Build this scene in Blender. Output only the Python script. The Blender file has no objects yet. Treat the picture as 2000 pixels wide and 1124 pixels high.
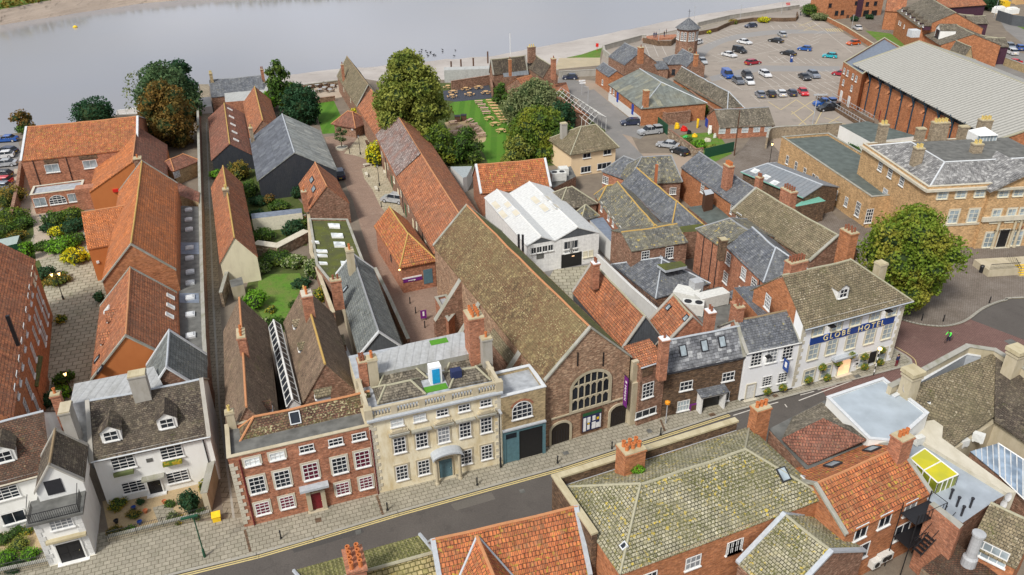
import bpy, math, random
import numpy as np
from mathutils import Vector, Matrix
random.seed(7); RNG = np.random.default_rng(5)
SC = bpy.context.scene; COL = SC.collection
rad = math.radians; PI = math.pi
# ---------------------------------------------------------------- camera
F_, H_ = 1555., 54.
th = math.atan(F_/2788.4); ro = math.atan2(46, 2788)
FW = np.array([0, math.cos(th), -math.sin(th)]); U0 = np.array([0, math.sin(th), math.cos(th)])
RT = math.cos(ro)*np.array([1., 0, 0])-math.sin(ro)*U0; UP = math.sin(ro)*np.array([1., 0, 0])+math.cos(ro)*U0
CP = np.array([0, 0, H_])
def ray(px, py): return FW*F_+RT*(px-1000)+UP*(562-py)
def P(px, py, z=0.):
    d = ray(px, py); return CP+d*((z-H_)/d[2])
cd = bpy.data.cameras.new('camera'); cam = bpy.data.objects.new('camera', cd); COL.objects.link(cam); SC.camera = cam
cd.lens = 36*F_/2000; cd.sensor_width = 36; cd.clip_end = 3000; cd.clip_start = .5
cam.matrix_world = Matrix([[RT[i], UP[i], -FW[i], CP[i]] for i in range(3)]+[[0, 0, 0, 1]])
# ---------------------------------------------------------------- sky and light (bright overcast)
SUN_EL, SUN_AZ = 48, 215       # azimuth: from behind-left of the camera
wd = bpy.data.worlds.new('World'); SC.world = wd; wd.use_nodes = True
nt = wd.node_tree; N = nt.nodes; N.clear()
sky = N.new('ShaderNodeTexSky'); sky.sky_type = 'NISHITA'; sky.sun_disc = False
sky.sun_elevation = rad(SUN_EL); sky.sun_rotation = rad(SUN_AZ); sky.dust_density = 3; sky.ozone_density = 1
hs = N.new('ShaderNodeHueSaturation'); hs.inputs['Saturation'].default_value = .45
tc = N.new('ShaderNodeTexCoord'); mp = N.new('ShaderNodeMapping'); mp.inputs['Scale'].default_value = (1.6, 1.6, 5)
nz = N.new('ShaderNodeTexNoise'); nz.inputs['Scale'].default_value = 1.3; nz.inputs['Detail'].default_value = 4
cr = N.new('ShaderNodeValToRGB'); cr.color_ramp.elements[0].position = .42; cr.color_ramp.elements[1].position = .62
cr.color_ramp.elements[0].color = (.1, .1, .1, 1); cr.color_ramp.elements[1].color = (.85, .85, .85, 1)
mx = N.new('ShaderNodeMixRGB'); mx.inputs[2].default_value = (9.6, 10.0, 11.0, 1)
bg = N.new('ShaderNodeBackground'); bg.inputs['Strength'].default_value = .07; wo = N.new('ShaderNodeOutputWorld')
nt.links.new(tc.outputs['Generated'], mp.inputs[0]); nt.links.new(mp.outputs[0], nz.inputs['Vector']); nt.links.new(nz.outputs['Fac'], cr.inputs[0])
nt.links.new(sky.outputs[0], hs.inputs['Color']); nt.links.new(hs.outputs[0], mx.inputs[1]); nt.links.new(cr.outputs[0], mx.inputs[0])
nt.links.new(mx.outputs[0], bg.inputs[0]); nt.links.new(bg.outputs[0], wo.inputs[0])
sl = bpy.data.lights.new('sun', 'SUN'); sl.energy = 2.6; sl.angle = rad(11); sl.color = (1, .96, .9)
so = bpy.data.objects.new('sun', sl); COL.objects.link(so)
az, el = rad(SUN_AZ), rad(SUN_EL)
sd = Vector((math.sin(az)*math.cos(el), math.cos(az)*math.cos(el), math.sin(el))); so.rotation_euler = sd.to_track_quat('Z', 'Y').to_euler()
SC.view_settings.view_transform = 'Standard'; SC.view_settings.look = 'None'; SC.view_settings.gamma = 1; SC.view_settings.exposure = .45
SC.view_settings.use_curve_mapping = False
SC.cycles.max_bounces = 5; SC.cycles.diffuse_bounces = 3; SC.cycles.glossy_bounces = 2; SC.cycles.use_denoising = True
# ---------------------------------------------------------------- materials
MATS = {}
def C4(c): return (c[0], c[1], c[2], 1)
class Nd:
    def __init__(s, name, rough=.8, metal=0, spec=.35):
        m = bpy.data.materials.new(name); m.use_nodes = True; s.m = m; s.t = m.node_tree; s.t.nodes.clear()
        s.b = s.n('ShaderNodeBsdfPrincipled'); o = s.n('ShaderNodeOutputMaterial'); s.l(s.b.outputs[0], o.inputs[0])
        s.b.inputs['Roughness'].default_value = rough; s.b.inputs['Metallic'].default_value = metal; s.b.inputs['Specular IOR Level'].default_value = spec
        MATS[name] = m
    def n(s, t, **k):
        x = s.t.nodes.new(t)
        for a, b in k.items(): setattr(x, a, b)
        return x
    def l(s, a, b): s.t.links.new(a, b)
    def uv(s): 
        if not hasattr(s, '_uv'): s._uv = s.n('ShaderNodeUVMap', uv_map='uv').outputs[0]
        return s._uv
    def map(s, v, sc):
        m = s.n('ShaderNodeMapping'); m.inputs['Scale'].default_value = sc; s.l(v, m.inputs[0]); return m.outputs[0]
    def noise(s, scale, det=3, rough=.55, vec=None, dist=0):
        x = s.n('ShaderNodeTexNoise'); x.inputs['Scale'].default_value = scale; x.inputs['Detail'].default_value = det; x.inputs['Roughness'].default_value = rough
        x.inputs['Distortion'].default_value = dist
        s.l(vec or s.uv(), x.inputs['Vector']); return x.outputs['Fac']
    def ramp(s, v, a, b, lo=0., hi=1.):
        x = s.n('ShaderNodeMapRange'); x.inputs[1].default_value = a; x.inputs[2].default_value = b; x.inputs[3].default_value = lo; x.inputs[4].default_value = hi
        s.l(v, x.inputs[0]); return x.outputs[0]
    def mix(s, f, a, b, mode='MIX'):
        x = s.n('ShaderNodeMixRGB', blend_type=mode)
        for i, v in ((0, f), (1, a), (2, b)):
            if isinstance(v, (int, float)): x.inputs[i].default_value = v
            elif isinstance(v, tuple): x.inputs[i].default_value = C4(v)
            else: s.l(v, x.inputs[i])
        return x.outputs[0]
    def math(s, op, a, b=0.):
        x = s.n('ShaderNodeMath', operation=op)
        for i, v in ((0, a), (1, b)):
            if isinstance(v, (int, float)): x.inputs[i].default_value = v
            else: s.l(v, x.inputs[i])
        return x.outputs[0]
    def bump(s, h, dist=.03, st=.6):
        x = s.n('ShaderNodeBump'); x.inputs['Distance'].default_value = dist; x.inputs['Strength'].default_value = st; s.l(h, x.inputs['Height']); s.l(x.outputs[0], s.b.inputs['Normal'])
    def brick(s, w, h, c1, c2, mo, ms=.02, off=.5, vec=None):
        x = s.n('ShaderNodeTexBrick'); x.offset = off; s.l(vec or s.uv(), x.inputs['Vector'])
        for k, v in (('Color1', C4(c1)), ('Color2', C4(c2)), ('Mortar', C4(mo)), ('Scale', 1.), ('Mortar Size', ms), ('Mortar Smooth', .1), ('Bias', 0.), ('Brick Width', w), ('Row Height', h)): x.inputs[k].default_value = v
        return x.outputs['Color'], x.outputs['Fac']
    def cell(s, w, h):   # random value per tile
        m = s.map(s.uv(), (1/w, 1/h, 1)); x = s.n('ShaderNodeVectorMath', operation='FLOOR'); s.l(m, x.inputs[0])
        y = s.n('ShaderNodeTexWhiteNoise', noise_dimensions='3D'); s.l(x.outputs[0], y.inputs[0]); return y.outputs['Value']
    def base(s, c): s.l(c, s.b.inputs['Base Color'])
def flatmat(name, c, rough=.6, metal=0, var=.12, spec=.35, sc=1.5):
    m = Nd(name, rough, metal, spec)
    n1 = m.noise(sc, 4); f = m.ramp(n1, .3, .7, 1-var, 1+var)
    g = m.mix(1., c, f, 'MULTIPLY'); m.base(g); return m.m
def roofmat(name, c1, c2, c3, tw=.3, thh=.3, mo=(.03, .025, .02), ms=.02, lich=None, moss=None, streak=.25, roll=0, big=.5, rough=.85, bump=.03, patch=.25):
    m = Nd(name, rough); dn = m.n('ShaderNodeTexNoise'); dn.inputs['Scale'].default_value = 1.7; dn.inputs['Detail'].default_value = 3; m.l(m.uv(), dn.inputs['Vector'])
    va = m.n('ShaderNodeVectorMath', operation='MULTIPLY_ADD'); m.l(dn.outputs['Color'], va.inputs[0]); va.inputs[1].default_value = (tw*.45, thh*.4, 0); m.l(m.uv(), va.inputs[2]); raw = m.uv(); m._uv = va.outputs[0]
    col, fac = m.brick(tw, thh, c1, c2, mo, ms)
    cv = m.cell(tw, thh); cv2 = m.cell(tw*.5, thh*.5)
    col = m.mix(m.ramp(cv, .72, 1., 0, .8), col, c3); col = m.mix(1., col, m.ramp(cv, 0, 1, .78, 1.22), 'MULTIPLY')
    nb = m.noise(.9, 5, .75); col = m.mix(1., col, m.ramp(nb, .32, .68, .68, 1.34), 'MULTIPLY')
    n1 = m.noise(patch, 4, .6); col = m.mix(m.ramp(n1, .42, .68, 0, big), col, c3)
    if streak:
        n2 = m.noise(1., 4, .7, m.map(m.uv(), (2.2, .25, 1))); col = m.mix(1., col, m.ramp(n2, .3, .7, 1-streak, 1+streak), 'MULTIPLY')
    nf = m.noise(9, 2, .7); col = m.mix(1., col, m.ramp(nf, .3, .7, .82, 1.2), 'MULTIPLY')
    if moss:
        n3 = m.noise(.35, 5, .75); n4 = m.noise(5, 2, .6); f = m.math('MULTIPLY', m.ramp(n3, .62-moss[1]*.4, .75-moss[1]*.3), m.ramp(n4, .42, .6))
        col = m.mix(f, col, moss[0])
    if lich:
        n5 = m.noise(lich[2] if len(lich) > 2 else 4.5, 2, .5); n6 = m.noise(.42, 4, .7)
        f = m.math('MULTIPLY', m.ramp(n5, .66-lich[1]*.2, .70-lich[1]*.2), m.ramp(n6, .42, .62, .06, 1)); col = m.mix(f, col, lich[0])
    m.base(col)
    h = m.ramp(fac, 0, 1, 1, 0)
    sx = m.n('ShaderNodeSeparateXYZ'); m.l(m.uv(), sx.inputs[0])
    saw = m.math('FRACT', m.math('DIVIDE', sx.outputs[1], thh)); h = m.math('SUBTRACT', h, saw)
    h = m.math('ADD', h, m.math('MULTIPLY', cv, .5))
    if roll:
        w = m.math('SINE', m.math('MULTIPLY', sx.outputs[0], 2*PI/tw)); h = m.math('ADD', h, m.math('MULTIPLY', w, roll))
    m.bump(h, bump, .8); return m.m
def wallmat(name, c1, c2, c3, mo, bw=.3, bh=.1, st=.35, ms=.012, dirt=None):
    m = Nd(name, .9, 0, .2)
    col, fac = m.brick(bw, bh, c1, c2, mo, ms); cv = m.cell(bw, bh); col = m.mix(m.ramp(cv, .75, 1, 0, .75), col, c3)
    n1 = m.noise(.45, 5, .7); col = m.mix(m.ramp(n1, .5, .72, 0, .55), col, c3)
    n2 = m.noise(3.5, 4, .8); col = m.mix(1., col, m.ramp(n2, .3, .7, 1-st, 1+st), 'MULTIPLY'); col = m.mix(1., col, m.ramp(cv, 0, 1, .72, 1.28), 'MULTIPLY'); col = m.mix(1., col, m.ramp(m.noise(1.1, 5, .8), .3, .7, .7, 1.3), 'MULTIPLY')
    if dirt: n3 = m.noise(.8, 4, .7, m.map(m.uv(), (1.5, .5, 1))); col = m.mix(m.ramp(n3, .5, .75, 0, dirt[1]), col, dirt[0])
    m.base(col); m.bump(fac, .01, -.5); return m.m
def render_mat(name, c, d, amt=.5, rough=.75):
    m = Nd(name, rough, 0, .3); n1 = m.noise(1., 5, .7, m.map(m.uv(), (1.2, .35, 1))); n2 = m.noise(.35, 3)
    col = m.mix(m.ramp(n1, .45, .75, 0, amt), c, d); col = m.mix(m.ramp(n2, .5, .7, 0, amt*.5), col, d); m.base(col)
    m.bump(m.noise(18, 2), .004, .5); return m.m
# roofs
roofmat('pantile', (.52, .195, .085), (.37, .13, .062), (.21, .11, .07), .26, .32, roll=.9, lich=((.36, .27, .10), .12), patch=.2)
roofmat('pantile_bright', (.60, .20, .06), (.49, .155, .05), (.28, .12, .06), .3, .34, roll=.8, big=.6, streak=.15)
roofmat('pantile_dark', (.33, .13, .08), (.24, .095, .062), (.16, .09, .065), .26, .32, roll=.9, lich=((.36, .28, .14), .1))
roofmat('pantile_lichen', (.54, .18, .065), (.40, .12, .05), (.22, .11, .055), .3, .36, roll=.9, lich=((.42, .30, .05), .35, 3.), big=.4)
roofmat('tile_brown', (.105, .08, .06), (.072, .057, .045), (.15, .125, .085), .25, .2, lich=((.30, .27, .20), .15, 6), moss=((.08, .085, .02), .15))
roofmat('tile_redbrown', (.16, .075, .045), (.10, .055, .035), (.07, .055, .04), .25, .2, lich=((.30, .25, .15), .1, 6), moss=((.09, .09, .02), .1))
roofmat('tile_guild', (.18, .115, .058), (.12, .082, .042), (.24, .195, .09), .28, .24, lich=((.44, .38, .20), .38, 5.6), moss=((.15, .075, .04), .55), big=.5, patch=.12, ms=.014)
roofmat('tile_moss', (.16, .13, .065), (.11, .10, .05), (.075, .085, .02), .28, .22, lich=((.42, .36, .10), .2, 5), moss=((.10, .14, .02), .7))
roofmat('tile_lead', (.26, .22, .15), (.20, .17, .11), (.12, .11, .06), .42, .36, mo=(.035, .04, .012), ms=.035, lich=((.42, .33, .07), .22, 3.), moss=((.10, .12, .02), .35), bump=.06, streak=.15)
roofmat('stone_moss', (.45, .415, .30), (.35, .325, .235), (.22, .20, .12), .32, .28, mo=(.055, .05, .03), ms=.03, lich=((.56, .42, .06), .32, 3.2), moss=((.11, .11, .035), .6), bump=.07, streak=.15)
roofmat('stone_yellow', (.42, .36, .20), (.36, .29, .14), (.20, .18, .06), .42, .36, mo=(.07, .06, .02), ms=.04, lich=((.50, .38, .10), .25, 3), bump=.06)
roofmat('tile_green', (.13, .14, .03), (.095, .10, .025), (.20, .18, .07), .32, .34, mo=(.30, .27, .14), ms=.03, lich=((.40, .36, .18), .2), bump=.06, roll=.5)
roofmat('tile_stonebrown', (.25, .20, .125), (.19, .155, .095), (.12, .105, .06), .32, .26, lich=((.46, .40, .29), .25, 4), moss=((.09, .10, .02), .1), streak=.2)
roofmat('slate', (.135, .145, .165), (.10, .108, .122), (.17, .175, .175), .34, .26, mo=(.04, .042, .045), ms=.02, lich=((.33, .29, .12), .03, 3), streak=.3, rough=.55, bump=.012)
roofmat('slate_patchy', (.17, .175, .19), (.11, .115, .125), (.40, .41, .41), .5, .34, mo=(.05, .05, .055), ms=.025, streak=.2, rough=.55, bump=.015, big=.35, patch=.5)
roofmat('slate_green', (.20, .215, .205), (.16, .175, .17), (.11, .12, .12), .42, .32, mo=(.07, .08, .07), ms=.025, lich=((.36, .34, .22), .1), streak=.25, bump=.02)
roofmat('slate_lichen', (.165, .165, .15), (.125, .125, .115), (.23, .21, .13), .34, .26, ms=.02, lich=((.46, .34, .08), .16, 1.6), streak=.35, bump=.012)
roofmat('hall_tile', (.15, .13, .10), (.12, .105, .08), (.22, .19, .14), .3, .25, lich=((.36, .32, .24), .25, 3.5), moss=((.055, .05, .03), .35), streak=.3)
roofmat('grey_sheet', (.17, .185, .165), (.15, .165, .15), (.20, .19, .13), 1.1, 2.2, mo=(.09, .10, .09), ms=.02, streak=.22, rough=.6, bump=.01)
roofmat('barn_dark', (.105, .115, .135), (.10, .108, .125), (.12, .13, .14), 1., 1.5, mo=(.07, .075, .09), ms=.02, streak=.12, rough=.55, bump=.01, big=.2)
roofmat('barn_pale', (.25, .265, .25), (.22, .235, .225), (.32, .32, .28), 1., 1.8, mo=(.13, .14, .13), ms=.02, streak=.35, rough=.6, bump=.01)
def seam(name, c, gap, d, amt=.35, rough=.45, metal=0., w=.12, hb=.04, seam_shade=.85):
    m = Nd(name, rough, metal); sx = m.n('ShaderNodeSeparateXYZ'); m.l(m.uv(), sx.inputs[0])
    f = m.math('FRACT', m.math('DIVIDE', sx.outputs[0], gap)); k = m.math('LESS_THAN', f, w)
    n1 = m.noise(1., 4, .7, m.map(m.uv(), (1., .25, 1))); col = m.mix(m.ramp(n1, .4, .7, 0, amt), c, d); n2 = m.noise(2.5, 3); col = m.mix(1., col, m.ramp(n2, .3, .7, .88, 1.12), 'MULTIPLY'); m.base(col)
    m.base(m.mix(1., col, m.ramp(k, 0, 1, 1, seam_shade), 'MULTIPLY')); m.bump(k, hb, .9); return m.m  # rib shading painted into the colour as darker stripes along the seams
seam('white_sheet', (.60, .61, .60), .55, (.60, .60, .56), rough=.5)
seam('lead_sheet', (.42, .43, .43), .75, (.27, .27, .25), .7, .5, hb=.08)
seam('lead_dark', (.19, .21, .23), .8, (.27, .27, .27), .5, .5, hb=.06)
seam('beige_sheet', (.41, .40, .36), .95, (.34, .33, .29), .4, .55, w=.32, hb=.12, seam_shade=.6)  # sports hall roof, with the strongest painted rib shade
seam('pale_corrugated', (.50, .51, .49), .25, (.36, .36, .34), .6, .6, w=.5)
flatmat('felt', (.13, .13, .12), .8, var=.35, sc=.9); flatmat('felt_green', (.10, .12, .11), .8, var=.25, sc=.8); flatmat('felt_blue', (.17, .20, .25), .6, var=.2)
flatmat('membrane', (.36, .41, .45), .5, var=.14, sc=.5); flatmat('membrane_grey', (.33, .37, .41), .5, var=.25, sc=.4); flatmat('roof_lead', (.36, .38, .40), .5, var=.25)
m = Nd('moss_flat', .95); n1 = m.noise(.5, 5, .7); n2 = m.noise(3, 3, .7); c = m.mix(m.ramp(n1, .35, .6), (.10, .115, .02), (.07, .075, .03)); c = m.mix(m.ramp(n2, .66, .70), c, (.45, .45, .40)); m.base(c); m.bump(n2, .05)
roofmat('office_slate', (.23, .225, .22), (.17, .17, .17), (.36, .355, .34), .34, .28, ms=.02, streak=.35, big=.5, patch=.6, rough=.6, bump=.012)
roofmat('tile_red_lichen', (.17, .085, .055), (.12, .06, .04), (.10, .09, .04), .27, .22, lich=((.46, .42, .24), .55, 4.5), moss=((.13, .14, .04), .3), patch=.3)
roofmat('tile_wing', (.27, .185, .125), (.205, .14, .095), (.15, .11, .07), .27, .2, lich=((.46, .38, .24), .12, 5), moss=((.10, .12, .02), .08), streak=.25)
# walls
wallmat('brick_guild', (.36, .20, .12), (.26, .145, .09), (.42, .30, .20), (.36, .28, .2), st=.45, dirt=((.13, .09, .06), .5))
wallmat('brick_red', (.50, .19, .10), (.37, .13, .07), (.22, .11, .075), (.33, .24, .17), dirt=((.12, .05, .035), .35))
wallmat('brick_orange', (.48, .18, .075), (.36, .125, .055), (.30, .14, .08), (.38, .22, .12), dirt=((.26, .12, .06), .3), st=.2)
wallmat('brick_old', (.27, .125, .08), (.19, .085, .055), (.30, .20, .14), (.28, .22, .16), st=.45, dirt=((.11, .075, .05), .5))
wallmat('brick_brown', (.14, .08, .045), (.095, .058, .038), (.19, .12, .07), (.15, .12, .09), st=.4, dirt=((.05, .035, .025), .4))
wallmat('brick_buff', (.60, .375, .18), (.50, .305, .145), (.38, .25, .13), (.40, .30, .18), st=.2, dirt=((.26, .16, .08), .3))
wallmat('brick_yellow', (.44, .33, .18), (.36, .27, .14), (.28, .21, .12), (.4, .33, .22), st=.25)
wallmat('brick_grey', (.34, .27, .18), (.26, .20, .13), (.18, .14, .1), (.34, .3, .24), st=.35)
wallmat('rubble', (.33, .23, .15), (.25, .16, .10), (.42, .36, .27), (.25, .21, .16), .5, .28, .45, .05, dirt=((.10, .09, .05), .5))
render_mat('white', (.80, .80, .77), (.62, .60, .54), .35); render_mat('white_clean', (.82, .83, .84), (.70, .70, .68), .2)
render_mat('white_grey', (.64, .64, .62), (.48, .47, .43), .35); render_mat('cream', (.80, .73, .54), (.50, .36, .14), .75)
render_mat('cream_gable', (.74, .68, .49), (.52, .46, .32), .5); render_mat('peach', (.78, .60, .38), (.62, .48, .33), .35); render_mat('orange_wall', (.52, .18, .055), (.42, .13, .04), .4)
render_mat('stone', (.50, .44, .32), (.30, .25, .14), .65); render_mat('stone_pale', (.58, .54, .44), (.34, .30, .2), .55); render_mat('concrete', (.40, .38, .34), (.24, .22, .17), .7)
render_mat('coping', (.36, .35, .31), (.17, .17, .09), .8); render_mat('copyellow', (.50, .44, .29), (.28, .22, .11), .7)
seam('weatherboard', (.035, .04, .05), .3, (.07, .07, .07), .4, .6); seam('weatherboard_grey', (.10, .11, .12), .3, (.06, .06, .07), .4, .6)
seam('board_white', (.78, .78, .76), 1.2, (.66, .66, .64), .3, .6, w=.04, hb=.02); seam('boards_wood', (.30, .16, .07), .16, (.18, .09, .04), .6, .8)
seam('board_purple', (.075, .03, .05), .22, (.05, .02, .04), .4, .6)
for n, c, r in (('frame_white', (.74, .74, .72), .5), ('frame_cream', (.70, .66, .52), .6), ('frame_dark', (.03, .03, .035), .5), ('pot', (.52, .17, .055), .7), ('pot_dark', (.24, .09, .05), .7),
    ('pot_buff', (.60, .46, .16), .7), ('lead', (.42, .45, .48), .45), ('lead_pale', (.58, .60, .61), .45), ('black', (.015, .015, .017), .4), ('door_red', (.17, .012, .02), .4), ('door_black', (.022, .016, .013), .6), ('door_blue', (.02, .06, .36), .5),
    ('door_teal', (.10, .19, .23), .5), ('teal', (.095, .19, .22), .55), ('ridge_orange', (.48, .22, .10), .8), ('ridge_yellow', (.46, .30, .09), .8), ('ridge_stone', (.36, .34, .24), .8), ('ridge_grey', (.26, .27, .28), .6),
    ('ridge_pale', (.70, .70, .67), .6), ('ridge_brown', (.26, .19, .11), .8), ('blue_door', (.015, .30, .60), .5), ('turf', (.08, .25, .02), .9), ('sign_blue', (.015, .055, .24), .4), ('gold', (.80, .68, .36), .5),
    ('purple', (.16, .02, .19), .5), ('signwhite', (.8, .8, .8), .5), ('wood_light', (.56, .36, .17), .7), ('wood_dark', (.10, .05, .03), .7), ('wood_pink', (.50, .33, .25), .7), ('green_paint', (.02, .10, .04), .5),
    ('fence_green', (.015, .075, .04), .6), ('copper', (.16, .40, .31), .7), ('grey_metal', (.40, .41, .42), .4), ('aircon', (.62, .62, .58), .5), ('tyre', (.018, .018, .018), .8), ('alloy', (.45, .46, .48), .35),
    ('hivis', (.12, .85, .10), .6), ('skin', (.50, .27, .18), .6), ('navy', (.02, .03, .09), .8), ('darkred', (.16, .02, .03), .7), ('hair', (.05, .03, .02), .8), ('red', (.62, .02, .015), .5), ('yellow', (.80, .52, .02), .5),
    ('green_slide', (.05, .5, .15), .5), ('orange_lamp', (.8, .3, .02), .5), ('pipe_red', (.14, .015, .02), .5), ('downpipe', (.03, .03, .035), .5), ('terracotta', (.42, .14, .06), .8), ('bluepot', (.02, .06, .25), .4),
    ('bark', (.10, .075, .05), .9), ('bark_grey', (.17, .15, .12), .9), ('rust_wall', (.34, .17, .08), .8), ('steel_blue', (.015, .05, .085), .5), ('awning', (.33, .37, .38), .6), ('shed_roof', (.33, .40, .37), .6), ('satdish', (.5, .5, .5), .5)):
    flatmat(n, c, r, sc=3)
def glassmat(name, c, rough=.12):
    m = Nd(name, rough, 0, .35); n1 = m.noise(.6, 2); m.base(m.mix(m.ramp(n1, .4, .6, 0, 1), c, tuple(x*1.8+.01 for x in c))); return m.m
glassmat('glass', (.012, .016, .022)); glassmat('glass_pale', (.45, .48, .48), .3); glassmat('glass_curtain', (.16, .17, .18)); glassmat('glass_red', (.10, .012, .03)); glassmat('glass_lead', (.06, .065, .07), .3); glassmat('glass_blue', (.17, .22, .28), .1); glassmat('glass_grey', (.22, .26, .28), .25)
m = Nd('glass_yellow', .15); m.base(m.mix(m.ramp(m.noise(.5), .4, .6), (.56, .50, .01), (.44, .42, .02)))
m = Nd('glass_lime', .15); m.base(m.mix(m.ramp(m.noise(.8), .4, .6), (.16, .19, .02), (.28, .30, .03)))
def emis(name, c, s):
    m = Nd(name, .5); m.b.inputs['Base Color'].default_value = C4(c); m.b.inputs['Emission Color'].default_value = C4(c); m.b.inputs['Emission Strength'].default_value = s
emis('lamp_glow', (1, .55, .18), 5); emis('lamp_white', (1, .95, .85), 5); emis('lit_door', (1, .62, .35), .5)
def leafmat(name, c1, c2, c3=None, sc=.25):
    m = Nd(name, .7, 0, .25); g = m.n('ShaderNodeNewGeometry'); tcx = m.n('ShaderNodeTexCoord').outputs['Object']
    col = m.mix(g.outputs['Random Per Island'], c1, c2)
    if c3: n1 = m.noise(sc, 3, .6, tcx); col = m.mix(m.ramp(n1, .48, .62, 0, .85), col, c3)
    m.base(col)
    tr = m.n('ShaderNodeBsdfTranslucent'); m.l(col, tr.inputs[0]); ms = m.n('ShaderNodeMixShader'); ms.inputs[0].default_value = .3
    m.l(m.b.outputs[0], ms.inputs[1]); m.l(tr.outputs[0], ms.inputs[2]); o = [x for x in m.t.nodes if x.type == 'OUTPUT_MATERIAL'][0]; m.l(ms.outputs[0], o.inputs[0])
leafmat('leaf_green', (0.065, 0.123, 0.017), (0.160, 0.246, 0.029), (0.261, 0.275, 0.029)); leafmat('leaf_olive', (.17, .205, .035), (.37, .39, .08), (.13, .19, .03)); leafmat('leaf_dark', (0.017, 0.065, 0.029), (0.043, 0.109, 0.043))
leafmat('leaf_mid', (0.043, 0.109, 0.017), (0.109, 0.203, 0.029), (0.145, 0.189, 0.029)); leafmat('leaf_rust', (.16, .09, .022), (.27, .17, .035), (.11, .10, .025)); leafmat('leaf_yellow', (0.580, 0.522, 0.014), (0.899, 0.797, 0.029), (0.232, 0.348, 0.029), .8)
leafmat('leaf_bright', (0.102, 0.275, 0.017), (0.203, 0.406, 0.029)); leafmat('leaf_grey', (0.174, 0.210, 0.087), (0.290, 0.319, 0.145), (0.116, 0.160, 0.058)); leafmat('leaf_flower', (0.087, 0.174, 0.029), (0.232, 0.290, 0.043), (0.725, 0.478, 0.043), 2.5); leafmat('leaf_white', (0.087, 0.174, 0.029), (0.203, 0.290, 0.043), (0.652, 0.667, 0.435), 2.)
leafmat('leaf_square', (.11, .19, .018), (.23, .31, .035), (.36, .33, .05), .3); leafmat('leaf_holm', (0.058, 0.123, 0.051), (0.145, 0.225, 0.087), (0.072, 0.131, 0.058)); leafmat('leaf_autumn', (0.203, 0.174, 0.029), (0.348, 0.232, 0.043), (0.102, 0.174, 0.029), .5)
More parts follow.
